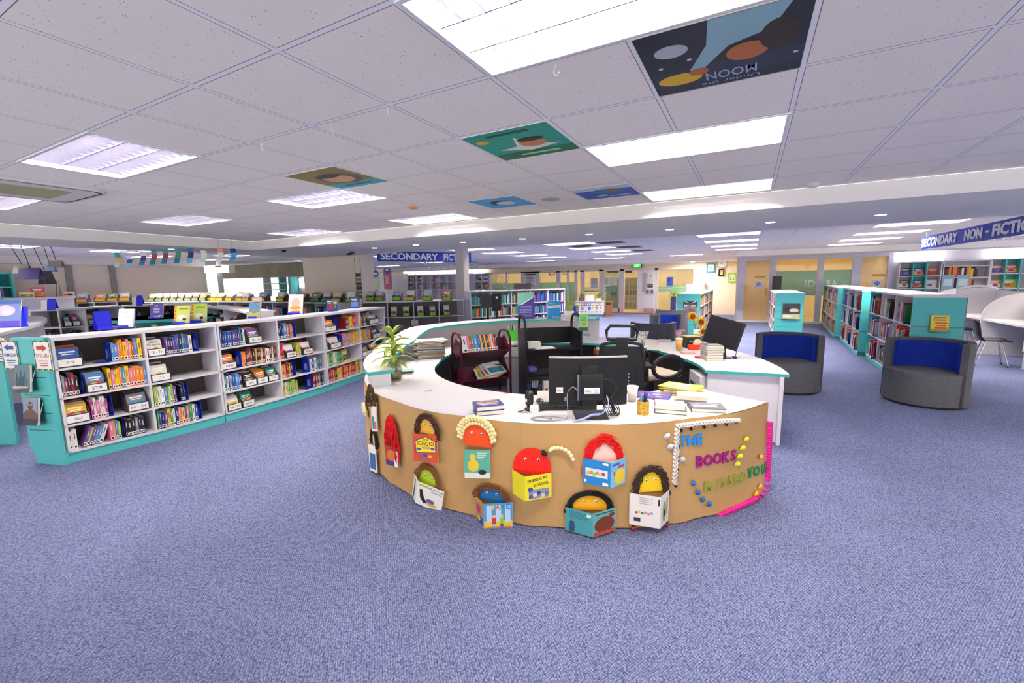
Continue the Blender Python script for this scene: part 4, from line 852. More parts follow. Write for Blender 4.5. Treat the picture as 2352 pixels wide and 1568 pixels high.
jacket('white open book reading Cool School Trip, hung aslant',968,1102,1160,945,1024,'#e4e2dd','#efede8',.05,.22,pic(('r',.3,.5,.1,.9,'#3a3a3a')),art_trip)
face_thing('small face hidden under a red wool wig at the desk side',905,1018,34,52,'#e23b33','yarn','#d4141c',False)
jacket('purple and orange open book under the red wool wig',893,1020,1068,889,922,'#cfc7cc','#a8412f',.03,0,None,pic(('d',.5,.5,.4,.3,'#e0772c'),('r',0,1,0,.25,'#4f3a8c'),('r',.7,1,0,.8,'#efece8')))
face_thing('pale face under tangled dark brown hair at the ledge end',858,925,28,34,'#e6dca8','mop','#4b3a20',False)
jacket('white-edged pale blue book under the tangled brown hair',866,928,988,854,872,'#b9d4e0','#efece9',.03,0,None,pic(('r',.1,.5,.1,.6,'#3f9f9a'),('r',.5,.9,.1,.4,'#d86a8a')))
face_thing('small face with black bobble hair low on the desk side',862,1012,18,22,'#e8d9c0','pompom','#1f1b1c',False)
jacket('blue open book low on the desk side under black bobble hair',856,1018,1082,852,872,'#2f6f8f','#efece9',.03,0,None,pic(('r',.1,.9,.1,.7,'#3a6fa0')))
face_thing('cream bead-haired face at the far side edge of the desk',843,950,14,16,'#e8c9a8','beads','#e9dfa8',False)
face_thing('pink paper face under long red wool hair',1385,1060,72,52,'#f5cdc6','yarn','#e31414',0)
jacket('blue and yellow open book under the pink face',1395,1047,1108,1337,1436,'#2f86cc','#8ccbe6',.085,0,art_bluebk,art_sun)
face_thing('yellow paper face with dark brown hair and two long plaits',1493,1115,66,38,'#f7d21c','braids','#3f2c20')
jacket('white open picture book held by the plaited face',1502,1124,1200,1442,1537,'#ece5e2','#e9e6e6',.085,0,art_white,art_whiteR)
face_thing('golden paper face with black bobble hair low on the desk front',1354,1160,80,28,'#f4b623','pompom','#151214')
jacket('teal open book with brown bear cover low on the desk front',1357,1160,1217,1297,1414,'#4d9fa6','#6fb0b0',.085,0,art_bearL,art_bearR)
# ---- cut-out words
def word(t, col, cname, xs, ys, hpx, spread):
    for i,ch in enumerate(t):
        M, s, cv = surf(xs[i], ys[i], 2.176); h = hpx*s; w = h*text_geo(ch,.03)[2]*.95; b = B(); b.text(ch,-w/2,w/2,-h/2,h/2,mat(col,.5),.0,.008,.03)
        o = ' '.join([ORD[i], 'letter']); tag(b.build('paper_letter', M=M), '%s cut-out letter %s, %s of the word %s' % (cname, ch, o, t), 'letter', 'cut-out letters on the desk front')
word('THE','#2f8fe0','blue',[1568,1587,1606],[1013,1011,1008],26,0)
word('BOOKS','#a3107f','magenta',[1606,1626,1647,1667,1684],[1059,1056,1052,1049,1045],27,0)
word('MISSED','#9aa53a','olive',[1626,1646,1661,1677,1691,1706],[1116,1112,1107,1103,1098,1094],25,0)
word('YOU','#1f8a4e','green',[1722,1737,1752],[1085,1081,1076],25,0)
# ---- rings, pompoms, tubes, petals
def ring(px, py, r, m, lab, grp, nm, dep=.03, solid=False):
    M, s, cv = surf(px, py, 2.176); b = B(); b.M = Matrix.Rotation(math.pi/2,4,'X')
    if solid: b.M = None; b.ball((0,-r*.7,0), r, m, 8, 6)
    else: b.lathe([(r*.72,.001),(r*.72,dep),(r,dep),(r,.001)], m, 12)
    tag(b.build(nm, M=M), lab, {'paper_ring':'paper ring','pompom':'pompom','pink_tube':'paper tube'}[nm], grp)
RW = mat('#f4f4f6',.4); PK = mat('#ee2fa6',.4)
for i in range(19): ring(1555+(1691-1555)*i/18, 976+(963-976)*i/18-2*math.sin(math.pi*i/18), .0125, RW, 'white paper ring, %s along the top border over the cut-out words' % ORD[i], 'white paper rings', 'paper_ring')
for i in range(14): ring(1552-6*i/13, 986+(1105-986)*i/13, .0125, RW, 'white paper ring, %s down the upright border beside the cut-out words' % ORD[i], 'white paper rings', 'paper_ring')
for i,(x,y) in enumerate(((1563,988),(1586,984),(1616,980),(1641,977),(1667,974),(1689,968),(1557,1024),(1555,1056),(1554,1078),(1552,1098),(1551,1114))): ring(x,y,.011,BLACK,'black pompom, %s along the white ring border' % ORD[i],'black pompoms','pompom',0,True)
for i in range(21): ring(1763-5*i/20, 969+(1095-969)*i/20, .0115, PK, 'pink paper tube, %s down the upright edge border' % ORD[i],'pink paper tubes','pink_tube',.035)
PP = [(1757,1100),(1756,1112),(1753,1124),(1745,1133),(1736,1139)]+[(1730-79*i/15,1143+37*i/15) for i in range(16)]
for i,(x,y) in enumerate(PP): ring(x,y,.0115,PK,'pink paper tube, %s along the lower corner border' % ORD[i],'pink paper tubes','pink_tube',.035)
def petal(px, py, col, lab, grp, rot):
    M, s, cv = surf(px, py, 2.178, rot); b = B(); w, h = .02, .045; vs = []
    for i in range(7):
        u = i/6
        for j in range(5): v = j/4*2-1; ww = w*math.sin(math.pi*min(1,.12+u*.85))**.7; vs.append((v*ww, -.004-.02*(1-v*v)*math.sin(math.pi*u)-.01*u, h*(u-.5)))
    b.add(vs,[(i*5+j,i*5+j+1,(i+1)*5+j+1,(i+1)*5+j) for i in range(6) for j in range(4)],mat(col,.5)); tag(b.build('paper_petal', M=M, smooth=True), lab, 'paper petal', grp)
for cn,col,L in (('lime','#dbe02a',((1711,1007),(1703,1027),(1697,1046),(1691,1064))),('yellow','#f3bf1f',((1744,1047),(1763,1071),(1742,1115),(1733,1132))),('blue','#1f6fc0',((1591,1108),(1602,1129),(1613,1145),(1628,1155))),('silver grey','#c9cddd',((1531,1000),(1539,1024),(1552,1037),(1566,1053)))):
    for i,(x,y) in enumerate(L): petal(x,y,col,'%s paper petal, %s from the top of its four around the words' % (cn,ORD[i]),'paper petals',(.6 if cn in('lime','silver grey') else -.5)+.2*i)
# ================================================================ THINGS ON AND IN THE DESK
FACE = math.atan2(RT.y, RT.x)       # yaw that squares an object to the viewer
def on(px, py, z=DZ+.001): q = Pz(px, py, z); return q, (q-Vector((0,0,H))).dot(FW)/F
# ---- plant in a glass vase
q, s = on(905, 876); r = thing('potted_plant', 'leafy green plant in a glass vase on the desk under the ledge', 'plant', T(q.x,q.y,q.z) @ Matrix.Scale(1.45,4))
b = B(); b.box(-.075,.075,-.06,.06,0,.012,mat('#f1ede6',.4)); b.build('saucer', r)
b = B(); b.lathe([(.02,.013),(.05,.02),(.06,.05),(.056,.08),(.034,.115),(.03,.13)],glass('vase_glass','#e3ead8',.14),20); b.build('vase', r, smooth=True)
b = B(); b.lathe([(.0001,.018),(.046,.022),(.053,.05),(.05,.07),(.0001,.072)],noisy('root_water','#6e5a30','#a48a52',60,.5),16); b.build('roots', r, smooth=True)
LEAF = noisy('leaf_green','#6a9428','#d2da62',18,.45,2,(1,1,1)); STEM = mat('#7a9a3f',.6); rnd = random.Random(3)
b = B(); b.tube([(0,0,.06),(.005,0,.13),(.0,.0,.2),(.005,.005,.3)],[.022,.016,.012,.008],STEM,7); b.tube([(.01,0,.09),(.03,-.01,.16),(.02,0,.22)],.008,STEM,6); b.build('stem', r)
def leaf(b, p, az, el, L, wd, m, droop=.8):
    p = Vector(p); d = Vector((math.cos(az)*math.cos(el),math.sin(az)*math.cos(el),math.sin(el))); sd = Vector((-math.sin(az),math.cos(az),0)); vs = []; n = 6
    for i in range(n+1):
        u = i/n; c = p+d*L*u+Vector((0,0,-droop*L*u*u*.6)); ww = wd*math.sin(math.pi*min(1,.08+.92*u))**.8*(1-.15*u)
        vs += [c-sd*ww+Vector((0,0,ww*.35)), c, c+sd*ww+Vector((0,0,ww*.35))]
    b.add(vs,[(i*3+j,i*3+j+1,i*3+j+4,i*3+j+3) for i in range(n) for j in (0,1)],m)
for k in range(26):
    z = .13+.19*(k/25); lb = B(); leaf(lb,(0,0,z),k*2.4+rnd.uniform(-.2,.2),rnd.uniform(.1,.6)+(.7 if k>20 else 0),rnd.uniform(.12,.19),rnd.uniform(.018,.03),LEAF,rnd.uniform(.5,1.2)); lb.build('leaf', r, smooth=True)
# ---- newspapers piled at the left
q, s = on(985, 822); rnd = random.Random(8); z = DZ+.001
for k in range(22):
    t = rnd.choice((.006,.01,.014)); w, d = rnd.uniform(.31,.38), rnd.uniform(.22,.26); b = B(); c = mat(rnd.choice(('#e9e4da','#d8d2c8','#f0ebe2','#c9c6c8','#e2d9c4')),.7)
    b.box(-w/2,w/2,-d/2,d/2,0,t,c); b.M = T(0,-d/2,t/2,0,math.pi/2) if False else None
    b.box(-w/2-.002,w/2+.002,-d/2-.003,-d/2,0,t*.4,mat(rnd.choice(('#b5542f','#55606e','#9a8a6a','#7d7a78','#c7a03a')),.7))
    b.quad((-w*.4,-d*.35,t+.0004),(w*.4,-d*.35,t+.0004),(w*.4,d*.2,t+.0004),(-w*.4,d*.2,t+.0004),mat('#cfc8c0',.8))
    tag(b.build('newspaper', M=T(q.x+rnd.uniform(-.03,.03)-.02,q.y+.05+rnd.uniform(-.02,.02),z,FACE+.25+rnd.uniform(-.18,.18))), 'folded newspaper in the pile under the ledge, %s from the bottom' % ORD[k], 'newspaper', 'newspapers piled under the ledge'); z += t+.001
for k in range(3):
    q2, s = on(912, 862); b = B(); b.box(-.1,.1,-.08,.08,0,.006,mat(('#d9d6d4','#3b3a44','#8fb0a8')[k],.6)); tag(b.build('paper_sheaf', M=T(q2.x-.03,q2.y+.12,DZ+.002+.012*k,FACE+.1*k)), 'thin sheaf lying in the slot under the ledge end, %s up' % ORD[k], 'papers', 'sheaves under the ledge end')
# ---- maroon book truck
MAR = mat('#4f1226',.35); MARS = mat('#5c1a30',.45)
q = Pz(1100, 905, 0); ctr = Vector((-3.0,4.68,0)); tr = thing('book_trolley', 'maroon metal book trolley with two sloping shelves inside the round desk', 'book trolley', T(ctr.x,ctr.y,0,FACE+.45) @ Matrix.Scale(1.1,4))
hw, hd, zt = .3, .16, .93
for nm,x in (('end_frame',-hw),('end_frame',hw)):
    b = B(); pts = [(x,-hd,.06),(x,-hd,zt-.08),(x,-hd+.06,zt-.01),(x,0,zt),(x,hd-.06,zt-.01),(x,hd,zt-.08),(x,hd,.06)]; b.tube(pts,.014,MAR,8); b.build(nm, tr)
for z in (.72,.4):
    for sgn in (-1,1):
        b = B(); b.add([(-hw,sgn*.155,z-.01),(hw,sgn*.155,z-.01),(hw,sgn*.01,z-.1),(-hw,sgn*.01,z-.1),(-hw,sgn*.155,z+.0),(hw,sgn*.155,z+.0),(hw,sgn*.01,z-.09),(-hw,sgn*.01,z-.09)],[(0,1,2,3),(7,6,5,4),(0,4,5,1),(1,5,6,2),(3,2,6,7),(0,3,7,4)],MARS); b.build('sloping_shelf', tr)
    b = B(); b.add([(-hw,.0,z-.1),(hw,.0,z-.1),(hw,.02,z+.12),(-hw,.02,z+.12)],[(0,1,2,3)],MARS); b.build('divider_panel', tr)
    for x in (-hw,hw): b = B(); b.add([(x,-hd,z),(x,0,z-.1),(x,hd,z),(x,.03,z+.14),(x,-.03,z+.14)],[(0,1,2,3,4)],MARS); b.build('shelf_end', tr)
for z in (.14,): b = B(); b.box(-hw,hw,-hd,hd,z,z+.02,MARS); b.build('bottom_shelf', tr)
for x in (-hw,hw):
    for y in (-hd,hd): b = B(); b.M = T(x,y,.032,0,0,math.pi/2); b.lathe([(.03,-.012),(.03,.012)],BLACK,12); b.M = None; b.build('caster', tr)
TM = T(ctr.x,ctr.y,0,FACE+.45) @ Matrix.Scale(1.1,4); x = -hw+.03; rnd = random.Random(21)
for k,(c,w) in enumerate((('white',.06),('pink',.03),('red',.02),('green',.024),('light blue',.05),('blue',.03),('yellow',.02),('navy',.024),('golden',.02),('black',.03),('orange',.026),('cream',.02),('red',.026),('navy',.02))):
    book(TM @ T(x,-.15,.715,0,-.45), c, w, .2, .1, '%s book on the upper slope of the maroon trolley, %s along' % (c,ORD[k]), 'books on the maroon trolley'); x += w+.002
for k in range(4):
    pic_book(TM @ T(-.1+.05*k,-.13-.006*k,.40+.012*k,.1*k,-1.0), .26,.2,('#efeae0','#e8c23a','#d9d6dc','#f4f1ea')[k],'flat magazine on the lower slope of the maroon trolley, %s from below' % ORD[k],'magazines on the maroon trolley',.012,None,'magazine',k)
# ---- grey bin
q = Vector((-2.95,5.5,0)); r = thing('waste_bin', 'tall light grey waste bin with liner between the two trolleys', 'bin', T(q.x,q.y,0,FACE))
b = B(); b.add([(-.1,-.12,.0),(.1,-.12,0),(.1,.12,0),(-.1,.12,0),(-.15,-.19,.66),(.15,-.19,.66),(.15,.19,.66),(-.15,.19,.66)],[(3,2,1,0),(0,1,5,4),(1,2,6,5),(2,3,7,6),(3,0,4,7)],mat('#b9b6bb',.5)); b.build('tub', r)
b = B(); b.add([(-.157,-.197,.6),(.157,-.197,.6),(.157,.197,.6),(-.157,.197,.6),(-.15,-.19,.68),(.15,-.19,.68),(.15,.19,.68),(-.15,.19,.68)],[(0,1,5,4),(1,2,6,5),(2,3,7,6),(3,0,4,7)],mat('#dcdbe2',.25)); b.build('liner', r)
b = B(); b.tube([(-.15,0,.66),(-.1,-.02,.72),(0,-.03,.745),(.1,-.02,.72),(.15,0,.66)],.006,mat('#e6e5ea',.4),6); b.build('handle', r)
# ---- black book truck with loop handles
q = Vector((-2.3,5.27,0)); KM = T(q.x,q.y,0,FACE+.2); r = thing('book_trolley', 'black metal book trolley with two loop handles inside the desk', 'book trolley', KM)
BK = mat('#1a1a1c',.4); hw, hd = .37, .21
for x in (-hw,hw):
    b = B(); b.box(x-.012,x+.012,-hd,hd,.1,1.02,BK); b.build('end_panel', r)
    b = B(); b.tube([(x,-hd+.03,.9),(x,-hd+.03,1.1)]+[(x,-.0-(hd-.03)*math.cos(math.pi*k/8),1.1+.11*math.sin(math.pi*k/8)) for k in range(1,8)]+[(x,hd-.03,1.1),(x,hd-.03,.9)],.018,BK,8); b.build('loop_handle', r)
for z in (.14,.43,.75): b = B(); b.box(-hw,hw,-hd,hd,z,z+.02,BK); b.box(-hw,hw,-hd,-hd+.008,z,z+.035,BK); b.build('shelf', r)
b = B(); b.box(-hw,hw,hd-.012,hd,.8,1.02,BK); b.build('back_panel', r)
for x in (-hw,hw):
    for y in (-.16,.16): b = B(); b.M = T(x,y,.05,0,0,math.pi/2); b.lathe([(.05,-.014),(.05,.014)],BLACK,12); b.M = None; b.build('caster', r)
b = B(); b.box(-.09,.09,-.06,.06,0,.09,mat('#e6e3dc',.5)); tag(b.build('label_printer', M=KM @ T(-.22,.0,.771,.0), bevel=.01), 'cream box-shaped machine on the black trolley top shelf', 'printer')
b = B(); b.box(-.15,.12,-.1,.1,0,.012,PAPER); tag(b.build('paper_sheaf', M=KM @ T(-.08,-.06,.772,.08)), 'white paper sheaf on the black trolley top shelf', 'papers')
b = B(); b.ball((0,0,.05),.08,mat('#6a5fae',.5),10,6,(1,.8,.65)); tag(b.build('pouch', M=KM @ T(-.27,-.08,.451), smooth=True), 'purple fabric pouch on the black trolley middle shelf', 'pouch')
b = B(); b.box(-.035,.035,-.03,.03,0,.2,PAPER); b.rect(-.02,.02,.03,.1,mat('#c8322a',.5),.031); tag(b.build('carton', M=KM @ T(-.1,-.15,.161,.05)), 'tall white carton with red print at the foot of the black trolley', 'carton')
pc = thing('pen_cup', 'dark pen cup with white markers at the foot of the black trolley', 'pen cup', KM @ T(-.24,-.13,.161)); b = B(); b.lathe([(.045,0),(.05,.12),(.046,.12),(.042,.01)],mat('#2a2930',.5),12); b.build('cup', pc)
for k in range(4): b = B(); b.tube([(-.02+.014*k,0,.03),(-.03+.025*k,.01,.2)],.008,mat('#e9e9ec',.4),6); b.build('marker', pc)
# ---- green cup and things under the ledge
q, s = on(1174, 783); gc = thing('pen_cup', 'bright green square cup of odds and ends under the ledge', 'pen cup', T(q.x,q.y+.03,q.z,FACE)); b = B()
b.add([(-.05,-.05,0),(.05,-.05,0),(.05,.05,0),(-.05,.05,0),(-.065,-.065,.17),(.065,-.065,.17),(.065,.065,.17),(-.065,.065,.17)],[(3,2,1,0),(0,1,5,4),(1,2,6,5),(2,3,7,6),(3,0,4,7)],mat('#3fe02a',.4)); b.build('cup', gc)
b = B(); [b.tube([(-.03+.02*k,0,.05),(-.05+.03*k,.01*k-.02,.24)],.008,mat(('#e9e6dd','#8a8d94','#3b3a44','#e9e6dd')[k],.5),5) for k in range(4)]; b.build('contents', gc)
b = B(); b.ball((0,0,.06),.055,BLACK,8,5); b.ball((.01,-.02,.1),.03,mat('#e9c98a',.6),8,5); tag(b.build('desk_toy', M=T(q.x+.22,q.y+.12,q.z), smooth=True), 'small black and cream figure beside the bright green cup', 'ornament')
b = B(); b.box(-.16,.16,-.03,.03,0,.012,mat('#d9cf6a',.6)); tag(b.build('folder', M=T(q.x-.02,q.y-.14,DZ+.002,FACE-.2)), 'yellow folder flat under the bright green cup', 'folder')
b = B(); b.tube([(-.08,0,0),(.08,.01,0)],.007,mat('#3f3fae',.4),6); q2, s = on(1262, 783); tag(b.build('marker_pen', M=T(q2.x,q2.y,DZ+.009,FACE)), 'blue marker pen lying on the rear worktop behind the black trolley', 'pen')
b = B(); b.box(-.15,.15,-.06,.06,0,.03,mat('#d5a585',.6)); b.box(.02,.15,-.05,.05,.03,.055,PAPER); q2, s = on(1235, 776); tag(b.build('box_file', M=T(q2.x,q2.y+.1,DZ+.001,FACE)), 'peach box file with paper behind the black trolley', 'box')
# ---- all-in-one monitor seen from behind, on the front counter
q, s = on(1350, 950); MM = T(q.x,q.y,DZ+.001,FACE-.02); r = thing('computer_monitor', 'black monitor seen from behind with a small computer on its back', 'monitor', MM)
BKG = noisy('monitor_black','#17171a','#1d1d20',4,.45); w = .27
b = B(); n = 8; P = [(-w+2*w*i/n, .06-.035*(1-((i/n)*2-1)**2)*-1) for i in range(n+1)]
fr = [(x,-.0+.03*(1-(x/w)**2)*-1) for x in [-w+2*w*i/n for i in range(n+1)]]
b.slab(fr, [(x,y+.035) for x,y in fr], .07, .40, BKG); b.build('screen_shell', r)
b = B(); b.slab([(x,y-.001) for x,y in fr], [(x,y+.034) for x,y in fr], .40, .408, mat('#a7a4a6',.4)); b.build('top_edge', r)
b = B(); b.box(-.06,.06,-.06,-.03,.3,.35,BK); b.box(-.05,.05,-.07,-.03,.05,.33,BK); b.build('stand_neck', r)
b = B(); b.box(-.1,.12,-.13,.06,0,.012,BK); b.build('stand_foot', r)
b = B(); b.box(-.085,.085,-.115,-.06,.13,.3,mat('#222225',.35)); b.box(-.088,-.078,-.118,-.06,.13,.305,CHROME); b.box(-.06,.06,-.12,-.115,.16,.27,mat('#161618',.5)); mini = b.build('mini_computer', r)
for x0,z0,nm in ((-.042,.175,'asset label on the computer'),(-.22,.155,'asset label on the monitor')):
    y = -.121 if x0 > -.1 else -.016; b = B(); b.box(x0,x0+.1,y-.001,y,z0,z0+.042,mat('#e9e7e6',.5)); b.M = T(0,y-.001,0); b.text('HPE211',x0+.006,x0+.05,z0+.012,z0+.024,INK,.0006,0,.01); [b.rect(x0+.062,x0+.09,z0+.01+.009*i,z0+.013+.009*i,mat('#7a7878'),.0006) for i in range(3)]; b.M = None; b.build('asset_label', mini if x0 > -.1 else r)
b = B(); b.box(-.165,-.12,-.02,-.014,.1,.125,mat('#8d8a88',.4)); b.build('power_brick', r)
def cable(lab, pts, rad, m, nm='cable', M=MM, cat='cable'): b = B(); b.tube(pts,rad,m,6); return tag(b.build(nm, M=M), lab, cat)
def smooth(P, n=6):
    P = [Vector(p) for p in P]; out = []
    for i in range(len(P)-1):
        p0,p1,p2,p3 = P[max(0,i-1)],P[i],P[i+1],P[min(len(P)-1,i+2)]
        for k in range(n): t = k/n; out.append(.5*((2*p1)+(-p0+p2)*t+(2*p0-5*p1+4*p2-p3)*t*t+(-p0+3*p1-3*p2+p3)*t**3))
    return out+[P[-1]]
cable('thin grey cable looping from the monitor label across the counter', smooth([(-.09,-.12,.2),(-.12,-.11,.22),(-.15,-.06,.16),(-.15,-.09,.06),(-.16,-.12,.006),(-.24,-.15,.005),(-.33,-.16,.005),(-.4,-.12,.005),(-.34,-.08,.005),(-.26,-.12,.005),(-.33,-.16,.009),(-.4,-.1,.005),(-.3,-.06,.005),(-.18,-.1,.005)]), .0035, mat('#8f8d8f',.5))
cable('black cable arching beside the small computer', smooth([(.085,-.08,.27),(.15,-.09,.25),(.18,-.08,.2),(.14,-.08,.14),(.07,-.08,.14)]), .003, BK)
cable('blue and white cable tied up in front of the monitor foot', smooth([(.11,-.1,.16),(.115,-.14,.11),(.07,-.18,.06),(.0,-.17,.045),(-.06,-.18,.02),(-.12,-.19,.01)]), [.004]*14+[.008]*17, mat('#8f9fd6',.5), 'cable')
b = B()
for k in range(9): b.tube([(.11+.035*math.cos(t*.8+k)+.006*k-.02,-.1+.012*math.sin(t*1.1+k),.09+.065*math.sin(t*.8+k*.7)) for t in range(9)],.0032,BK,5,True)
tag(b.build('cable_bundle', M=MM @ T(.03,0,-.012)), 'black coiled cable bundle hanging beside the monitor foot', 'cable bundle')
# ---- keyboard, mouse, scanner, adapter
q, s = on(1290, 938); r = thing('keyboard', 'black keyboard lying behind the monitor foot', 'keyboard', T(q.x+.02,q.y+.04,DZ+.001,FACE+.02)); b = B(); b.add([(-.2,-.07,0),(.2,-.07,0),(.2,.07,0),(-.2,.07,0),(-.2,-.07,.014),(.2,-.07,.014),(.2,.07,.026),(-.2,.07,.026)],[(3,2,1,0),(4,5,6,7),(0,1,5,4),(1,2,6,5),(2,3,7,6),(3,0,4,7)],mat('#232326',.5)); b.build('base', r)
b = B()
for i in range(5):
    for j in range(17): b.box(-.19+.0225*j,-.171+.0225*j,-.06+.024*i,-.04+.024*i,.0165+.0018*i,.022+.002*i,BK)
b.build('keys', r)
q, s = on(1240, 925); b = B(); b.ball((0,0,.0),.03,mat('#26262a',.4),12,6,(1,1.6,.6)); tag(b.build('computer_mouse', M=T(q.x,q.y,DZ+.018,FACE), smooth=True), 'black computer mouse behind the barcode scanner', 'mouse')
b = B(); b.box(-.045,.045,-.002,.002,0,.085,PAPER); q, s = on(1241, 926); tag(b.build('note_card', M=T(q.x,q.y+.05,DZ+.001,FACE,-.2)), 'white note card standing behind the computer mouse', 'card')
q, s = on(1216, 941); r = thing('barcode_scanner', 'black upright barcode scanner on the front counter', 'scanner', T(q.x,q.y,DZ+.001,FACE)); b = B(); b.lathe([(.035,0),(.035,.01),(.018,.016),(.016,.04)],BK,14); b.build('foot', r, smooth=True)
b = B(); b.lathe([(.018,.03),(.03,.05),(.032,.11),(.026,.14),(.0001,.148)],BK,14); b.build('head', r, smooth=True); b = B(); b.box(-.03,-.018,-.034,-.02,.07,.09,PAPER); b.build('sticker', r)
q, s = on(1227, 945); r = thing('power_adapter', 'white multi-socket power adapter beside the scanner', 'adapter', T(q.x,q.y,DZ+.001,FACE)); b = B(); b.box(-.03,.03,-.02,.02,0,.045,mat('#f1eeec',.35)); b.build('body', r); b = B(); [b.box(x-.004,x+.004,-.022,-.02,.015,.03,mat('#d9c9c9',.5)) for x in (-.018,0,.018)]; b.build('sockets', r)
cable('black cable from the scanner to the power adapter', smooth([(.02,0,.02),(-.05,-.03,.004),(-.08,-.06,.004),(.03,-.06,.004),(.13,-.02,.004)]), .003, BK, 'cable', T(*on(1216,941)[0],FACE))
# ---- paperbacks by the edge
q, s = on(1120, 955)
def art_paint(b,w,h): b.disc(w*.5,h*.65,w*.42,h*.28,mat('#e58fb5'),.001); [b.disc(w*x,h*z,w*.13,h*.11,mat(c),.0014) for x,z,c in ((.25,.6,'#f2c21b'),(.4,.7,'#4f8fd0'),(.6,.66,'#f0892a'),(.75,.58,'#7fc46a'),(.5,.54,'#e8e2d4'))]; b.text('MOCKINGBIRD',w*.1,w*.9,h*.3,h*.4,PAPER,.0014) if False else b.rect(w*.14,w*.86,h*.3,h*.4,mat('#dfe3ee'),.001); b.rect(w*.2,w*.8,h*.16,h*.22,mat('#b9c0dd'),.001)
PBK = ((.0,.0),(.034,.06))
b = B(); b.box(-.02,.02,-.006,.006,0,.003,mat('#d9c94a',.6)); q, s = on(1164, 904); tag(b.build('sticky_flag', M=T(q.x,q.y,DZ+.001,FACE)), 'yellow sticky flag on the counter inner edge', 'sticky note')
b = B(); b.box(-.03,.03,-.006,.006,0,.004,mat('#8f8d92',.4)); q, s = on(983, 898); tag(b.build('paper_clip', M=T(q.x,q.y,DZ+.001,FACE+.2)), 'grey clip on the bare left part of the counter', 'clip')
# ---- cup, pencil pot, phone
q, s = on(1452, 921); r = thing('paper_cup', 'white paper cup behind the gold pencil pot', 'cup', T(q.x,q.y,DZ+.001)); b = B(); b.lathe([(.03,0),(.043,.115),(.041,.115),(.028,.004)],mat('#eae4da',.5),20); b.build('cup', r, smooth=True); b = B(); b.tube([(.043*math.cos(t*math.pi/10),.043*math.sin(t*math.pi/10),.116) for t in range(20)],.003,mat('#f6f2ec',.4),6,True); b.build('rim', r)
q, s = on(1477, 950); r = thing('pencil_pot', 'gold woven pencil pot with pens near the counter edge', 'pencil pot', T(q.x,q.y,DZ+.001)); b = B(); b.lathe([(.04,0),(.04,.095),(.037,.095),(.036,.004)],noisy('gold_mesh','#8f6a1f','#e0b74a',90,.35,1,(1,1,1),.6),20); b.build('pot', r)
for k,c in enumerate(('#1f3f9a','#2b2b2f','#c84f9a','#4fb0c8','#1f2f6a')): b = B(); b.tube([(.012*math.cos(k*1.3),.012*math.sin(k*1.3),.01),(.024*math.cos(k*1.3),.024*math.sin(k*1.3),.15)],.006,mat(c,.4),6); b.build('pen', r)
b = B(); b.box(-.035,.035,-.025,.025,0,.01,mat('#34342c',.3)); q, s = on(1424, 927); tag(b.build('phone', M=T(q.x,q.y,DZ+.001,FACE+.3)), 'dark phone lying beside the monitor', 'phone')
# ---- books and magazines on the right of the counter
def flat_book(px, py, w, d, t, col, rz, z, lab, grp, nm='book', art=None, pages=True):
    q, s = on(px, py); b = B(); c = mat(col,.4); b.box(-w/2,w/2,-d/2,d/2,0,.003,c); b.box(-w/2+.004,w/2-.003,-d/2+.003,d/2-.003,.003,t-.003,PAGES); b.box(-w/2,w/2,-d/2,d/2,t-.003,t,c); b.box(-w/2-.001,-w/2+.004,-d/2,d/2,0,t,c)
    if art: b.M = T(-w/2,-d/2,t,0,-math.pi/2); art(b,w,d); b.M = None
    tag(b.build(nm, M=T(q.x,q.y,DZ+.001+z,FACE+rz)), lab, 'book' if nm == 'book' else 'magazine', grp)
blk = pic(('r',.1,.8,.3,.6,'#c9c3cc'),('r',.2,.9,.7,.85,'#9a93a8')); G1 = 'hardbacks beside the pencil pot'
flat_book(1540,944,.21,.15,.03,'#3a3740',-.35,0,'grey-edged hardback, lower one beside the pencil pot',G1,'book',blk)
flat_book(1537,944,.2,.15,.03,'#c9c4cf',-.3,.031,'pale lilac hardback, upper one beside the pencil pot',G1,'book',blk)
flat_book(1622,940,.23,.16,.028,'#5d5f68',-.2,0,'dark grey hardback at the foot of the magazines','hardbacks at the magazine foot','book',blk)
flat_book(1588,922,.22,.15,.03,'#e9e2da',-.35,.03,'cream hardback lying across the dark grey one','hardbacks at the magazine foot','book',pic(('r',.1,.9,.2,.5,'#e3b9a0')))
def art_mag(c1,c2): return pic(('r',.06,.9,.1,.5,c1),('r',.1,.7,.6,.85,c2),('d',.6,.35,.2,.15,'#f4f0e2'))
z = 0.0
for k,(c,c1,c2) in enumerate((('#d9b93a','#7a8a4a','#e8d98a'),('#e9c23a','#3f6a5a','#d9d2a0'),('#dcdde0','#6f8fae','#c9b46a'),('#e8c832','#8f7f9a','#efe6b4'),('#cdbf5a','#5a7a8f','#e3dca8'),('#e3cf4a','#9aa88a','#d9d0c0'))):
    flat_book(1568+rnd.uniform(-9,9),902+rnd.uniform(-3,3),.3,.21,.008,c,-.55+rnd.uniform(-.25,.25),z,'yellow magazine in the spread pile, %s from below' % ORD[k],'yellow magazines on the counter','magazine',art_mag(c1,c2)); z += .009
flat_book(1500,910,.26,.2,.012,'#4b3f86',-.5,0,'purple patterned magazine behind the paper cup',None,'magazine',pic(('r',.05,.95,.05,.95,'#5a4a9a'),('d',.3,.4,.12,.12,'#d8a8c0'),('d',.6,.6,.14,.12,'#8fb0d8'),('d',.7,.25,.1,.1,'#e0b090')))
for k,(dz,rz) in enumerate(PBK): flat_book(1122,946,.2,.155,.032,'#3f4a86',.22+rz,dz,'thick paperback with paint-splash cover by the counter edge, %s' % ('lower of two','upper of two')[k],'paperbacks at the counter edge','book',art_paint)
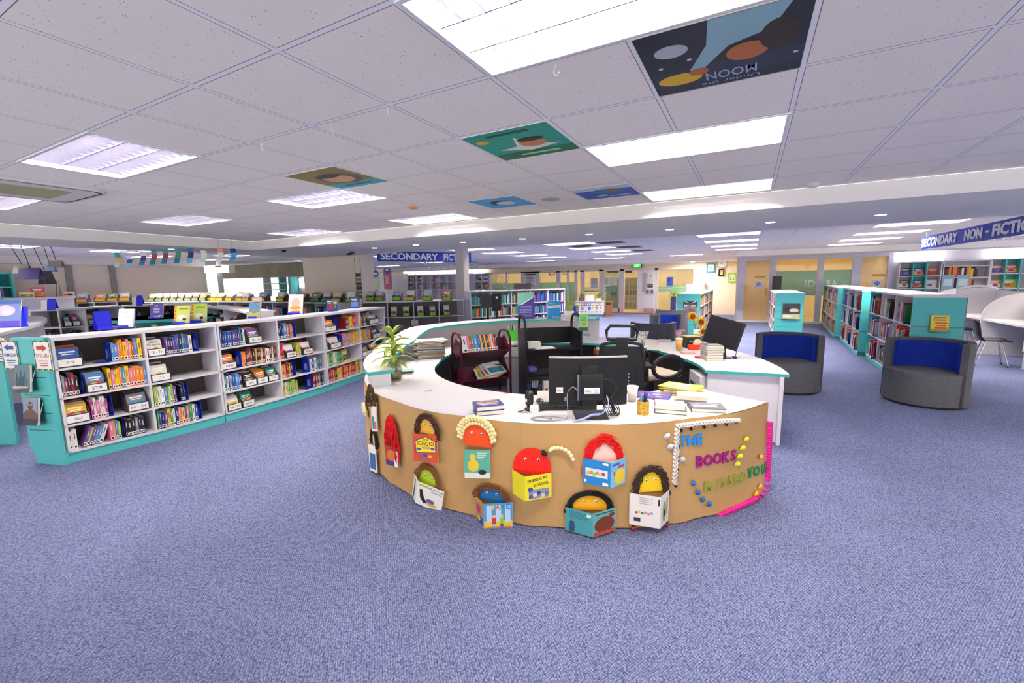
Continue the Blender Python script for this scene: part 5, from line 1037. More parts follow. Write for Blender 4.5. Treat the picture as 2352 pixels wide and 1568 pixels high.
# ---- office chairs
def base5(r, z=.08):
    for k in range(5):
        a = k*2*math.pi/5; b = B(); b.tube([(0,0,.12),(.28*math.cos(a),.28*math.sin(a),.085)],.022,BLACK,6); sl = b.build('star_leg', r); b = B(); b.ball((.28*math.cos(a),.28*math.sin(a),.034),.032,BLACK,8,5); b.build('caster', sl)
    b = B(); b.tube([(0,0,.1),(0,0,.42)],.028,BLACK,10); b.build('gas_stem', r)
def arc_arm(r, sx, zt=.68, loop=False):
    b = B()
    if loop: b.tube([(sx*.3,-.2+.24*(1-math.cos(2*math.pi*k/14))*.9,0.66+.13*math.sin(2*math.pi*k/14)) for k in range(14)],.024,BLACK,8,True)
    else: b.tube([(sx*.24,.05,.42),(sx*.31,.03,.5),(sx*.31,.0,zt)],.02,BLACK,7); b.box(sx*.31-.04,sx*.31+.04,-.14,.13,zt,zt+.03,BLACK)
    b.build('armrest', r)
MESH = noisy('chair_mesh','#1b1b1d','#303033',150,.7)
q = Vector((-1.26,4.83,-.03)); r = thing('office_chair', 'black high-backed office chair with headrest behind the monitor', 'office chair', T(q.x,q.y,0,FACE+math.pi-.15)); base5(r)
b = B(); b.box(-.25,.25,-.24,.24,.43,.5,BLACK); b.build('seat', r, bevel=.03)
b = B(); P = [(-.23+.46*i/8) for i in range(9)]; bk = [(x,.27-.05*(1-(x/.23)**2)*-1) for x in P]; b.slab([(x,y) for x,y in bk],[(x,y+.03) for x,y in bk],.5,.95,MESH); b.build('backrest', r, smooth=False)
b = B(); b.tube([(-.23,.28,.5),(-.235,.285,.75),(-.2,.3,.97),(-.08,.33,1.0),(.08,.33,1.0),(.2,.3,.97),(.235,.285,.75),(.23,.28,.5)],.02,BLACK,7); b.build('back_frame', r)
b = B(); [b.box(-.08,.0,.335,.345,.55+.035*i,.565+.035*i,mat('#b9b6b2',.5)) for i in range(4)]; b.build('vent_slots', r)
b = B(); b.tube([(-.15,.31,1.03),(-.16,.31,1.12),(-.12,.32,1.17),(.12,.32,1.17),(.16,.31,1.12),(.15,.31,1.03)],.018,BLACK,7,True); b.box(-.06,.06,.33,.36,.95,1.05,BLACK); b.build('headrest', r)
for sx in (-1,1): arc_arm(r, sx)
q = Vector((-.98,5.3,0)); r = thing('office_chair', 'black office chair with beige seat and loop arms by the drawer cabinet', 'office chair', T(q.x,q.y,0,FACE+math.pi*.62)); base5(r)
b = B(); b.box(-.25,.25,-.24,.24,.5,.57,noisy('seat_beige','#b7a79a','#c9bbad',30,.9)); b.build('seat', r, bevel=.035)
b = B(); b.box(-.21,.21,.25,.31,.52,.86,BLACK); b.build('backrest', r, bevel=.03)
for sx in (-1,1): arc_arm(r, sx, .66, True)
# ---- right-hand worktop
q, s = on(1633, 828); rnd = random.Random(4); z = 0
for k,(c,t) in enumerate((('#efe9de',.03),('#e3ded2',.032),('#d9d6cf',.028),('#c9c7c4',.026),('#e9c9bd',.024),('#8f9498',.03))):
    w = .185+rnd.uniform(-.01,.015); b = B(); cm = mat(c,.5); b.box(-w/2,w/2,-.1,.1,0,.003,mat('#4a4648',.5)); b.box(-w/2+.002,w/2-.003,-.1,.098,.003,t-.003,PAGES); b.box(-w/2,w/2,-.1,.1,t-.003,t,cm if k < 5 else mat('#5f6a70',.4)); b.box(-w/2,w/2,.097,.1,0,t,cm)
    if k == 5: b.quad((-w*.3,-.07,t+.0004),(w*.4,-.07,t+.0004),(w*.4,.05,t+.0004),(-w*.3,.05,t+.0004),mat('#b9b48a',.5))
    tag(b.build('book', M=T(q.x,q.y+.08,DZ+.001+z,FACE-.05+rnd.uniform(-.06,.06))), 'thick book in the pile before the tilted monitor, %s from below' % ORD[k], 'book', 'books piled before the tilted monitor'); z += t+.001
q, s = on(1664, 822); MM2 = T(q.x,q.y,DZ+.001,FACE-.0); r = thing('computer_monitor', 'black monitor with tilted dark screen on the right worktop', 'monitor', MM2)
b = B(); b.lathe([(.075,0),(.075,.01),(.02,.02)],BK,16); b.tube([(0,0,.01),(0,.02,.12),(-.03,.02,.2)],.02,BK,8); b.build('stand', r)
SM = T(-.03,.0,.30,-.72,0) @ Matrix.Rotation(.24,4,'Y') @ Matrix.Rotation(-.12,4,'X')
b = B(); b.M = SM; b.box(-.195,.195,0,.035,-.165,.165,BK); b.M = None; b.build('shell', r); b = B(); b.M = SM; b.box(-.182,.182,-.002,0,-.148,.152,mat('#232126',.5,0,0,.15)); b.M = None; b.build('screen', r)
cable('black cable hanging from the tilted monitor to a round plug', smooth([(.13,.03,.22),(.16,.05,.15),(.17,.06,.08),(.15,.05,.01),(.12,.03,.006)]), .004, BK, 'cable', MM2)
b = B(); b.ball((0,0,.012),.03,mat('#4a4748',.4),10,5,(1,.8,.5)); q2, s = on(1687, 823); tag(b.build('cable_box', M=T(q2.x,q2.y,DZ+.003), smooth=True), 'small dark round puck beside the tilted monitor', 'device')
q, s = on(1600, 803); r = thing('tape_dispenser', 'red tape dispenser with a cream roll beside the book pile', 'tape dispenser', T(q.x,q.y,DZ+.001,FACE-.1)); b = B(); b.box(-.11,.1,-.03,.03,0,.07,mat('#ee3a1a',.4)); b.box(.03,.1,-.03,.03,.07,.09,mat('#ee3a1a',.4)); b.build('body', r, bevel=.008)
b = B(); b.M = T(.01,0,.085,0,math.pi/2); b.lathe([(.03,-.022),(.055,-.022),(.055,.022),(.03,.022)],mat('#eadcc4',.5),20); b.M = None; b.build('roll', r)
def cup_straw(px, py, h, r0, r1, body, lid, straw, lab, nm):
    q, s = on(px, py); r = thing(nm, lab, 'cup', T(q.x,q.y,DZ+.001)); b = B(); b.lathe([(r0,0),(r1,h)],mat(body,.3),18); b.build('cup', r, smooth=True)
    b = B(); b.lathe([(r1,h),(r1*1.08,h+.003),(r1*1.05,h+.012),(r1*.7,h+.018),(.0001,h+.018)],mat(lid,.3),18); b.build('lid', r)
    if straw: b = B(); b.tube([(0,0,h),(.012,0,h+.1)],.006,mat(straw,.3),6); b.build('straw', r)
cup_straw(1559,805,.15,.032,.045,'#e3b25f','#f1ece2',None,'tall iced drink cup with clear lid beside the dark file box','drink_cup')
cup_straw(1559,778,.12,.04,.05,'#e8b9b4','#ee5fa8','#d83f97','pink tumbler with straw and pink lid','tumbler')
q, s = on(1585, 800); r = thing('file_box', 'dark grey file box with a white label below the sunflowers', 'file box', T(q.x,q.y+.14,DZ+.001,FACE)); b = B(); b.box(-.11,.11,-.1,.1,0,.16,mat('#4b4a50',.6)); b.build('box', r); b = B(); b.box(-.07,-.03,-.104,-.1,.08,.1,PAPER); b.build('label', r)
flat_book(1585,800,.2,.15,.012,'#c9c84a',.2,.162,'lime magazine on top of the dark file box',None,'magazine',None)
q, s = on(1594, 800); r = thing('sunflower_bunch', 'three artificial sunflowers in a white pot on the dark file box', 'flowers', T(q.x+.0,q.y+.2,DZ+.176)); b = B(); b.box(-.035,.035,-.03,.03,0,.06,mat('#f0ebe6',.5)); b.build('pot', r)
for k,(x,z) in enumerate(((-.05,.24),(.06,.17),(.1,.04))):
    b = B(); b.tube([(0,0,.03),(x*.6,-.01,z*.6),(x,-.01,z)],.005,mat('#4a7a2a',.6),5); b.build('stem', r)
    f = B(); f.M = T(x,-.02,z,.1*k,.3) ; 
    for i in range(18): a = i*math.pi/9; R1 = .085 if i % 2 else .075; y_ = -.004*(i % 2); f.add([(.02*math.cos(a-.2),y_,.02*math.sin(a-.2)),(R1*.62*math.cos(a-.2),y_-.008,R1*.62*math.sin(a-.2)),(R1*math.cos(a),y_-.004,R1*math.sin(a)),(R1*.62*math.cos(a+.2),y_-.008,R1*.62*math.sin(a+.2)),(.02*math.cos(a+.2),y_,.02*math.sin(a+.2))],[(0,1,2,3,4)],mat('#f2b51c',.5))
    MF = f.M; f.M = None; fh = f.build('flower_head', r); f = B(); f.M = MF; f.ball((0,-.01,0),.036,mat('#7a3f16',.8),10,5,(1,.5,1)); f.build('seed_disc', fh)
for k,(px,py,w,c,t) in enumerate(((1492,793,.2,'#c9bfa4',.028),(1492,793,.19,'#dcb9a0',.026),(1490,793,.17,'#a9c4d4',.02),(1528,785,.2,'#8a8488',.014),(1526,785,.19,'#b9b2b4',.014),(1510,803,.26,'#cfe0d0',.006))):
    flat_book(px,py,w,.15,t,c,.1-.12*k,[0,.029,.056,0,.015,0][k],'%s on the rear right worktop, %s' % (('thick tan book','peach book','pale blue book','grey magazine','pale grey magazine','pale green sheet pad')[k],('bottom of its pile','middle of its pile','top of its pile','lower of two','upper of two','lying alone')[k]),'books on the rear right worktop','book')
b = B(); b.box(-.08,.08,-.05,.05,0,.014,mat('#d9a79a',.5)); q, s = on(1581, 812); tag(b.build('notepad', M=T(q.x,q.y,DZ+.001,FACE)), 'peach notepad before the iced drink cup', 'notepad')
b = B(); b.box(-.025,.025,-.02,.02,0,.02,mat('#d0305a',.5)); q, s = on(1602, 822); tag(b.build('eraser', M=T(q.x,q.y,DZ+.001,FACE)), 'small pink stapler-like block beside the book pile', 'stationery')
q, s = on(1345, 772); b = B(); b.box(-.1,.1,-.06,.06,0,.12,noisy('speckled_box','#1c1c20','#f1eef0',55,.6,1)); tag(b.build('patterned_box', M=T(q.x+.02,q.y+.14,DZ+.001,FACE)), 'black and white patterned box at the rear of the desk', 'box')
b = B(); b.ball((0,0,.03),.08,glass('plastic_bag','#dfeaf0',.3,('#c9dbe4',.5)),10,6,(1.2,.7,.5)); tag(b.build('plastic_bag', M=T(q.x+.02,q.y-.02,DZ+.012), smooth=True), 'crumpled clear plastic bag before the patterned box', 'bag')
b = B(); b.add([(-.1,0,0),(.1,0,0),(.14,.02,.13),(-.06,.02,.14),(-.1,.005,0),(.1,.005,0),(.14,.025,.13),(-.06,.025,.14)],[(0,1,2,3),(7,6,5,4),(0,4,5,1),(1,5,6,2),(2,6,7,3),(3,7,4,0)],noisy('printed_bag','#e9e7e4','#6a6668',40,.7,1)); q, s = on(1468, 782); tag(b.build('printed_bag', M=T(q.x,q.y+.06,DZ+.001,FACE)), 'white printed paper bag behind the office chair headrest', 'bag')
q = Pz(1392,812,.58); b = B(); b.box(-.16,.16,-.11,.11,0,.012,mat('#a8642c',.5)); b.box(-.16,.16,-.11,-.1,0,.07,mat('#b36d33',.5)); b.box(-.16,.16,.1,.11,0,.07,mat('#b36d33',.5)); b.box(-.16,-.15,-.1,.1,0,.07,mat('#b36d33',.5)); b.box(.15,.16,-.1,.1,0,.07,mat('#b36d33',.5)); b.box(-.13,.02,-.08,.08,.012,.09,PAPER); b.box(.04,.14,-.08,.08,.012,.1,mat('#d9d0c0',.6)); b.box(-.16,.16,-.11,.11,-.58,0,mat('#4a4648',.7)); tag(b.build('wooden_tray', M=T(q.x,q.y,.58,FACE)), 'orange-brown wooden tray of papers beneath the rear worktop', 'tray')
# ---- on the ledge
def lpos(px, py): return Pz(px, py, 1.041)
def ledge_sign(px0, px1, py0, py1, lab, art, nm='display_sign', col='#f4f2ef'):
    q = lpos((px0+px1)/2, py1); s = (q-Vector((0,0,H))).dot(FW)/F; w, h = (px1-px0)*s, (py1-py0)*s; M = T(q.x,q.y,1.046,FACE) @ T(-w/2,0,0); r = thing(nm, lab, 'sign', M)
    b = B(); b.box(-.01,w+.01,-.04,.06,0,.006,ACR); b.box(-.004,w+.004,.004,.01,0,h+.01,ACR); b.build('stand', r); b = B(); b.box(0,w,0,.003,.006,h,mat(col,.5)); art(b,w,h); b.build('card', r)
ledge_sign(1190,1227,674,733,'purple and teal poster in a clear stand on the ledge',lambda b,w,h:[b.rect(0,w,0,h*.55,mat('#4a4190'),.0008),b.art([(0,h*.5),(w,h*.88),(w,h),(0,h)],mat('#7fc4b4'),.0012),b.art([(0,h*.45),(w,h*.85),(w,h*.5),(0,h*.4)],mat('#4a4190'),.001)]+[b.rect(w*.1,w*.85,h*(.12+.06*i),h*(.14+.06*i),mat('#a9a4d6'),.0018) for i in range(7)])
ledge_sign(1258,1287,692,732,'bright blue poster with white band in a stand on the ledge',lambda b,w,h:[b.rect(0,w,0,h,mat('#2a95d8'),.0008),b.art([(0,h*.6),(w,h*.63),(w,h*.76),(0,h*.73)],PAPER,.0012),b.rect(w*.15,w*.85,h*.67,h*.7,mat('#d04a5a'),.0016)]+[b.art([(w*x,h*.05),(w*(x+.05),h*.05),(w*(x+.02+.1*(x-.6)),h*.16)],PAPER,.0014) for x in (.4,.55,.7,.85)]+[b.art([(w*x,h*.84),(w*(x+.04),h*.84),(w*(x+.02),h*.95)],PAPER,.0014) for x in (.15,.3,.45)])
ledge_sign(1330,1350,722,760,'green leaflet stand with orange flower beside the rear ledge',lambda b,w,h:[b.rect(0,w,0,h,mat('#8fca7a'),.0008),b.rect(0,w,0,h*.2,mat('#2f5f4a'),.0012),b.disc(w*.6,h*.4,w*.2,h*.09,mat('#e8782a'),.0016)]+[b.rect(w*.2,w*.85,h*(.6+.09*i),h*(.63+.09*i),mat('#3f7a4a'),.0014) for i in range(4)])
q = lpos(1307, 736); r = thing('potted_plant', 'snake plant in a white pot on the desk ledge', 'plant', T(q.x,q.y,1.046)); b = B(); b.box(-.11,.11,-.07,.07,0,.012,PAPER); b.build('tray', r); b = B(); b.lathe([(.05,.012),(.085,.05),(.09,.1),(.07,.145),(.06,.14)],mat('#f1ebe6',.4),18); b.build('pot', r, smooth=True)
for k,(x,tl,h) in enumerate(((-.02,-.12,.26),(.01,.02,.3),(.03,.2,.28),(0,-.25,.2),(-.01,.1,.24),(.02,.35,.2))):
    b = B(); vs = []
    for i in range(7): u = i/6; ww = .016*(1-u**3); vs += [(x+tl*h*u-ww,0,.12+h*u),(x+tl*h*u,.006,.12+h*u),(x+tl*h*u+ww,0,.12+h*u)]
    b.add(vs,[(i*3+j,i*3+j+1,i*3+j+4,i*3+j+3) for i in range(6) for j in (0,1)],noisy('snake_leaf','#4a7a3a','#c4c66a',40,.4)); b.build('leaf', r, smooth=True)
# ================================================================ RIGHT-HAND SIDE
FABG = noisy('grey_fabric','#55555a','#66666a',60,.9,3,(1,1,1),.15); FABB = noisy('blue_fabric','#12309a','#1a3cae',60,.85,3,(1,1,1),.15)
def armchair(x, y, yaw, lab):
    r = thing('armchair', lab, 'armchair', T(x,y,0,yaw), 'grey and blue tub armchairs'); R = .43
    arc = lambda rr, a0, a1, n=18: [(rr*math.cos(math.radians(a0+(a1-a0)*k/n)), rr*math.sin(math.radians(a0+(a1-a0)*k/n))) for k in range(n+1)]
    b = B(); b.slab(arc(R-.075,-12,192), arc(R,-12,192), .03, .81, FABG); b.build('shell', r, bevel=.012)
    b = B(); b.slab(arc(R-.135,2,178), arc(R-.07,2,178), .42, .775, FABB); b.build('back_pad', r, bevel=.018)
    b = B(); front = [(-.40+.8*k/12, -.12-.27*math.sin(math.pi*(k/12))**.7) for k in range(13)]
    b.prism(front+arc(R-.08,0,180)[0:], .03, .43, FABG); b.build('seat', r, bevel=.025)
    b = B(); b.prism([(p[0]*.93,p[1]*.93) for p in front+arc(R-.05,0,180)], 0, .03, BLACK); b.build('plinth', r); return r
armchair(2.06,7.42,-.62,'grey armchair with blue back pad before the non-fiction shelf')
armchair(.55,7.48,.12,'grey armchair with blue back pad beside the round desk')
q = Pz(1500,739,.81); armchair(q.x,q.y,FACE+math.pi-.1,'dark grey armchair seen from behind, beyond the desk plant and chairs')
q = Pz(1532,723,.81); armchair(q.x,q.y+.2,FACE+.5,'grey and blue armchair between the teal shelf end and the doors')
q = Pz(1535,714,.81); armchair(q.x,q.y+.6,FACE+2.6,'grey armchair furthest towards the entrance mat')
for k,(px,py) in enumerate(((1244,706),(1299,702))): q = Pz(px,py,.81); armchair(q.x,q.y,FACE+.2,'blue-backed armchair behind the ledge, %s the bright blue poster' % ('left of','right of')[k])
# ---- non-fiction run, three double-sided units
def nf(name, P0, P1, n, lab, endlab):
    pts = [(P0[0]+(P1[0]-P0[0])*i/n, P0[1]+(P1[1]-P0[1])*i/n) for i in range(n+1)]
    r, fr = bookcase('bookcase', lab, 'units of the non-fiction run', pts, .56, [.1,.52,.93], 1.36, side=WHITE, back=mat('#b9b3b0',.6), ends=(TEAL,TEAL))
    return r, pts
units2 = [((2.12,11.0),(2.05,8.15),3,'non-fiction unit with yellow book on its teal end'),((2.13,14.0),(2.03,11.25),3,'middle non-fiction unit of the run'),((2.22,18.1),(2.03,14.1),3,'last non-fiction unit by the glazed rooms')]
rnd = random.Random(12)
for k,(P0,P1,n,lab) in enumerate(units2):
    r, pts = nf('bookcase', P0, P1, n, lab, '')
    if k == 0:
        A, C = Vector((2.05,8.15)), Vector((2.61,8.15)); M, L = frame(A, C); ENDR = M
        b = B()
        for z in (.42,.62,.82,1.02,1.22): b.box(.06,L-.06,-.0012,.001,z,z+.006, mat('#1d6f70',.7))
        b.build('end_grooves', r, M)
    for j in range(n):
        A, C = pts[j], pts[j+1]
        for s,z in enumerate((.1,.52,.93)):
            if k == 2: continue
            M, L = frame(A, C, z+.001); x = .03; m = 0; where = '%s shelf, %s bay of the %s non-fiction unit' % (('bottom','middle','upper')[s], ORD[j], ('nearer','middle')[k])
            lim = L*rnd.uniform(.5,.66)
            while True:
                w = rnd.choice((.03,.04,.05,.06)); c = rnd.choice(PAL['fact'].split())
                if x+w > lim: break
                h = rnd.uniform(.24,.33)
                o = bpy.data.objects.new('hardback', book_mesh(c, w, round(h,2), .2)); COL.objects.link(o); o.matrix_world = M @ T(x,.015+rnd.uniform(0,.02),0)
                tag(o, '%s hardback, %s along %s' % (c, ORD[m], where), 'book', 'hardbacks in the non-fiction run'); m += 1; x += w+.002
            # big blue bookend facing the aisle, arched window with a pale label
            b = B(); b.box(0,.21,0,.004,0,.27,BLUE); b.box(0,.21,0,.12,0,.003,BLUE); b.disc(.105,.1,.05,.06,mat('#aeb6c6',.5),.001); 
            if x+.26 < L: tag(b.build('bookend', M=M @ T(x+.02,.02,.001,-.25)), 'blue bookend with pale arch, %s' % where, 'bookend', 'blue bookends')
def art_yel(b,w,h): b.rect(w*.03,w*.97,h*.02,h*.98,mat('#f1dc2a'),.0008); [b.rect(w*x0,w*x1,h*z,h*(z+.07),mat(c),.0014) for x0,x1,z,c in ((.15,.85,.82,'#7a5fae'),(.1,.8,.68,'#7a5fae'),(.25,.9,.5,'#d8472a'),(.3,.85,.34,'#d8472a'),(.2,.9,.2,'#d8472a'))]
pic_book(ENDR @ T(.2,-.055,.86,0,-.1), .19,.23,'#e3c52a','yellow book with purple and red lettering on the teal end of the non-fiction unit',None,.02,art_yel)
b = B(); b.box(.19,.4,-.075,-.002,.845,.85,ACR); b.box(.19,.4,-.075,-.072,.845,.9,ACR); tag(b.build('acrylic_holder', M=ENDR), 'clear shelf holding the yellow book on the teal end', 'display holder', 'clear book holders')
# ---- two island bookcases with teal ends
def island(px0, px1, pyb, ylen, ztop, lab, side, art, plab, k):
    a = Pz(px0,pyb); w = Pz(px1,pyb).x-a.x; w = Py(px1,680,a.y).x-a.x
    x0, x1 = a.x, a.x+w; f = [(x1,a.y),(x1,a.y+ylen*.33),(x1,a.y+ylen*.66),(x1,a.y+ylen)] if side > 0 else [(x0,a.y+ylen),(x0,a.y+ylen*.66),(x0,a.y+ylen*.33),(x0,a.y)]
    r, fr = bookcase('bookcase', lab, 'island bookcases with teal ends', f, w, [.1,.46,.82], ztop, ends=(TEAL if side > 0 else None, TEAL if side < 0 else None), back=mat('#b9b3b0',.6))
    M = T(x0,a.y-.002,0); b = B(); b.box(0,w,-.02,.0,0,ztop-.005,TEAL); b.build('end_panel', r, M)
    b = B(); [b.box(.05,w-.05,-.0215,-.02,z,z+.006,mat('#1d6f70',.7)) for z in (.3,.5,.7,.9)]; b.build('end_grooves', r, M)
    pic_book(M @ T(w*.28,-.07,.52,0,-.1), w*.6, .47 if k == 0 else .42, '#3a3a3a', plab, None, .02, art)
    b = B(); b.box(w*.27,w*.9,-.09,-.022,.5,.505,ACR); tag(b.build('acrylic_holder', M=M), 'clear shelf under the %s' % plab, 'display holder', 'clear book holders')
    return x0, x1, a.y
def art_brit(b,w,h): b.rect(0,w,h*.72,h,mat('#3a3a40'),.0008); b.art([(0,h),(w*.12,h),(w*.45,h*.86),(w*.4,h*.86)],PAPER,.0012); b.art([(w,h),(w*.88,h),(w*.55,h*.86),(w*.6,h*.86)],PAPER,.0012); b.text('BRITAIN',w*.08,w*.92,h*.66,h*.78,PAPER,.0014,0,.01); b.rect(0,w,h*.1,h*.62,mat('#8a7a7a'),.0008); b.disc(w*.5,h*.4,w*.4,h*.12,mat('#6d5a5c'),.0012); b.rect(0,w,0,h*.14,mat('#5f8a4a'),.0012); b.rect(w*.1,w*.9,h*.26,h*.3,mat('#b58fa0'),.0014)
def art_race(b,w,h): b.rect(0,w,0,h*.32,mat('#b9b48a'),.0008); b.disc(w*.3,h*.6,w*.24,h*.2,mat('#1f2024'),.0012); b.disc(w*.65,h*.55,w*.28,h*.12,mat('#c9c4b8'),.0014); b.rect(w*.05,w*.5,h*.62,h*.8,mat('#6a3a34'),.0010); [b.rect(w*.06,w*(.6-.1*i),h*(.18-.07*i),h*(.23-.07*i),PAPER,.0014) for i in range(2)]
I1 = island(1553,1609,766,5.0,1.2,'island bookcase with teal end carrying a dark BRITAIN book',1,art_brit,'dark book reading BRITAIN on the teal shelf end',0)
I2 = island(1775,1848,774,4.2,1.22,'island bookcase with teal end carrying a machine-cover book',-1,art_race,'book with a machine on its cover on the teal shelf end',1)
# white display magazines leaning on the first island, small items along it
for k in range(8):
    b = B(); b.box(-.11,.11,0,.006,0,.3,PAPER); b.rect(-.09,.09,.06,.2,mat(('#d9d0d4','#cfd8dd','#e0d8c9')[k%3],.6)); tag(b.build('magazine', M=T(I1[0]+.3+.02*k,I1[2]+.6+.5*k,1.205,.35,-.45)), 'white magazine leaning on top of the BRITAIN island, %s from its teal end' % ORD[k], 'magazine', 'magazines on the island top')
# distant shelved books too small to part: one mass
stuff = B(); rs = random.Random(77)
def mass(A, C, z, depth, hmax, wmin=.025, wmax=.05, fill=.92, pal='fact', gap=0.0):
    M, L = frame(A, C, z); stuff.M = M; x = .03
    while x < L*fill:
        w = rs.uniform(wmin,wmax)
        if rs.random() < gap: x += w*3; continue
        stuff.box(x,x+w*.94,.02,depth,0,hmax*rs.uniform(.7,1),mat(HX[rs.choice(PAL[pal].split()).replace('_',' ')],.45)); x += w
    stuff.M = None
for j in range(3):
    for z in (.1,.46,.82):
        L5 = 5/3; mass((I1[1],I1[2]+L5*j),(I1[1],I1[2]+L5*(j+1)),z+.001,.2,.28,pal='mix',gap=.1)
        L4 = 4.2/3; mass((I2[0],I2[2]+L4*(j+1)),(I2[0],I2[2]+L4*j),z+.001,.2,.28,pal='mix',gap=.08)
P0,P1 = units2[2][0],units2[2][1]
for j in range(3):
    a = [P0[i]+(P1[i]-P0[i])*j/3 for i in (0,1)]; c = [P0[i]+(P1[i]-P0[i])*(j+1)/3 for i in (0,1)]
    for z in (.1,.52,.93): mass(a,c,z+.001,.2,.32,.03,.07,.8)
# ---- study carrels
CW = mat('#dedadb',.5)
cr = thing('study_carrel', 'long white study carrel desk with curved partitions and dark knee spaces', 'study carrel', T(0,0,0))
ys = (10.75,12.45,14.15,15.85); x0, x1 = 4.22, 4.98
b = B(); b.box(x0+.03,x1,ys[0],ys[-1],.70,.735,CW); b.build('desktop', cr)
b = B(); b.box(x1,x1+.03,ys[0],ys[-1],0,1.27,CW); b.build('back_panel', cr)
for y in ys:
    P = [(x1,0),(x1,1.27)]+[(x1-.1-(x1-x0-.1)*math.sin(math.pi/2*k/8),.76+.51*math.cos(math.pi/2*k/8)) for k in range(9)]+[(x0,.3),(x0+.02,.3),(x0+.02,0)]
    b = B(); b.M = T(0,y+.02,0,0,math.pi/2); b.prism([(p[0],p[1]) for p in P],0,.03,CW); b.M = None; b.build('partition', cr)
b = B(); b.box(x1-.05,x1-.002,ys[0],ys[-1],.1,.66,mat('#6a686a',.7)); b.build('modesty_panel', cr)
cr2 = thing('study_carrel', 'white carrel back panel with a photo poster beside the non-fiction unit', 'study carrel', T(0,0,0))
a = Pz(2200,756,.35); b = B(); b.box(a.x-.1,a.x+.6,a.y,a.y+.03,0,1.3,CW); b.build('panel', cr2); b = B(); b.tube([(a.x-.08+.66*k/10,a.y,1.3+.07*math.sin(math.pi*k/10)) for k in range(11)],.03,CW,6); b.build('curved_top', cr2)
n = notice('narrow photo poster on the white carrel panel', 2184,2201,697,746,a.y-.006,pic(('r',0,1,0,1,'#77746f'),('d',.5,.7,.3,.1,'#c9c2b4'),('d',.5,.4,.3,.12,'#4a4744'),('d',.5,.15,.3,.1,'#b5b0a6')))
# ---- black plastic chairs
PL = mat('#141416',.22)
def pchair(x, y, yaw, lab):
    r = thing('plastic_chair', lab, 'chair', T(x,y,0,yaw), 'black plastic chairs at the carrels')
    prof = [(-.22,.44),(-.15,.455),(0,.45),(.12,.445),(.19,.47),(.22,.55),(.235,.66),(.26,.78),(.28,.83)]
    b = B(); vs = []; 
    for i,(y_,z) in enumerate(prof):
        hw = .21 if i < 4 else .215-.02*(i-4)/4
        for j in range(7): u = j/3-1; vs.append((hw*u, y_-(.05*u*u if i > 3 else 0), z+(.03*u*u if i <= 4 else .0)+(-.02*u**4 if i == 8 else 0)))
    n = 7; fs = [(i*n+j,i*n+j+1,(i+1)*n+j+1,(i+1)*n+j) for i in range(len(prof)-1) for j in range(n-1)]; b.add(vs,fs,PL); o = b.build('seat_shell', r, smooth=True); m = o.modifiers.new('s','SOLIDIFY'); m.thickness = .012
    for sx in (-1,1):
        for sy in (-1,1): b = B(); b.tube([(sx*.12,sy*.1,.44),(sx*.2,sy*.2,.02)],.011,CHROME,8); lg = b.build('leg', r); b = B(); b.ball((sx*.2,sy*.2,.012),.014,BLACK,8,4); b.build('rubber_foot', lg)
    b = B(); b.tube([(-.12,-.1,.44),(.12,-.1,.44)],.01,CHROME,6); b.tube([(-.12,.1,.44),(.12,.1,.44)],.01,CHROME,6); b.build('under_frame', r)
q = Pz(2270,838); pchair(q.x,q.y,math.pi/2-.15+math.pi*0,'black plastic chair with chrome legs, nearer one at the carrels')
q = Pz(2250,806); pchair(q.x-.3,q.y,math.pi/2+.1,'black plastic chair with chrome legs, further one at the carrels')
for k,(px,py) in enumerate(((2283,803),(2305,804))): q = Pz(px,py); b = B(); b.box(-.1,.1,-.08,.08,0,.16,PAPER); tag(b.build('paper_box', M=T(4.62,12.9+.5*k,.0)), 'white box on the floor under the carrel desk, %s' % ('first','second')[k], 'box', 'boxes under the carrel')
# ---- wall shelving on the back wall
LBOX = mat('#fbfaff',.4,0,1.6)
def wallunit(px0, px1, pytop, cols, teal, rows, lab, lightbox, seed):
    Y = 18.58; a, c = Py(px0,600,Y).x, Py(px1,600,Y).x; w = c-a; r = thing('wall_shelving', lab, 'wall shelves', T(a,Y-.32,0), 'wall shelves at the back'); zs = [Py((px0+px1)/2,p,Y).z for p in rows]; t = .025; SH = mat('#d9d5d8',.5)
    for i in range(cols+1): b = B(); x = w*i/cols; b.box(x-t/2,x+t/2,0,.3,.0,zs[0],SH if not (teal is not None and i in (teal,teal+1)) else TEAL); b.build('upright', r)
    for z in zs+[.5,.1]: b = B(); b.box(0,w,0,.3,z-t,z,SH); b.build('shelf', r)
    b = B(); b.box(0,w,.29,.3,0,zs[0],mat('#c9c5ca',.6)); b.build('back_panel', r)
    if teal is not None: b = B(); b.box(w*teal/cols+t/2,w*(teal+1)/cols-t/2,.28,.289,zs[-1],zs[0]-t,TEAL); b.build('teal_back', r)
    if lightbox: b = B(); z1 = Py((px0+px1)/2,pytop,Y).z; b.box(-.02,w+.02,.0,.3,zs[0]+.005,z1,LBOX); b.build('light_box', r)
    return a, w, zs, Y
def facing_books(a, w, zs, Y, cells, cols):
    for i,row,c,nm in cells:
        x = a+w*(i+.5)/cols-.13; pic_book(T(x,Y-.2,zs[row]+.001,0,-.2), .27,.26,c,nm,None,.03,None,'picture_book',i*3+row)
a,w,zs,Y = wallunit(2062,2156,577,3,1,(601,633,661),'wall shelves with teal middle column under the first light box',True,1)
facing_books(a,w,zs,Y,[(0,1,'#5a4038','brown book facing out, left column of the first wall shelves'),(1,1,'#6a4a8a','purple book facing out in the teal column of the first wall shelves'),(2,1,'#d8703a','orange book facing out on the first wall shelves'),(0,2,'#6a6a5a','olive book, lower row of the first wall shelves'),(1,2,'#1f4a5a','dark teal book low in the teal column of the first wall shelves'),(2,2,'#d9d2c8','pale book, lower row of the first wall shelves')],3)
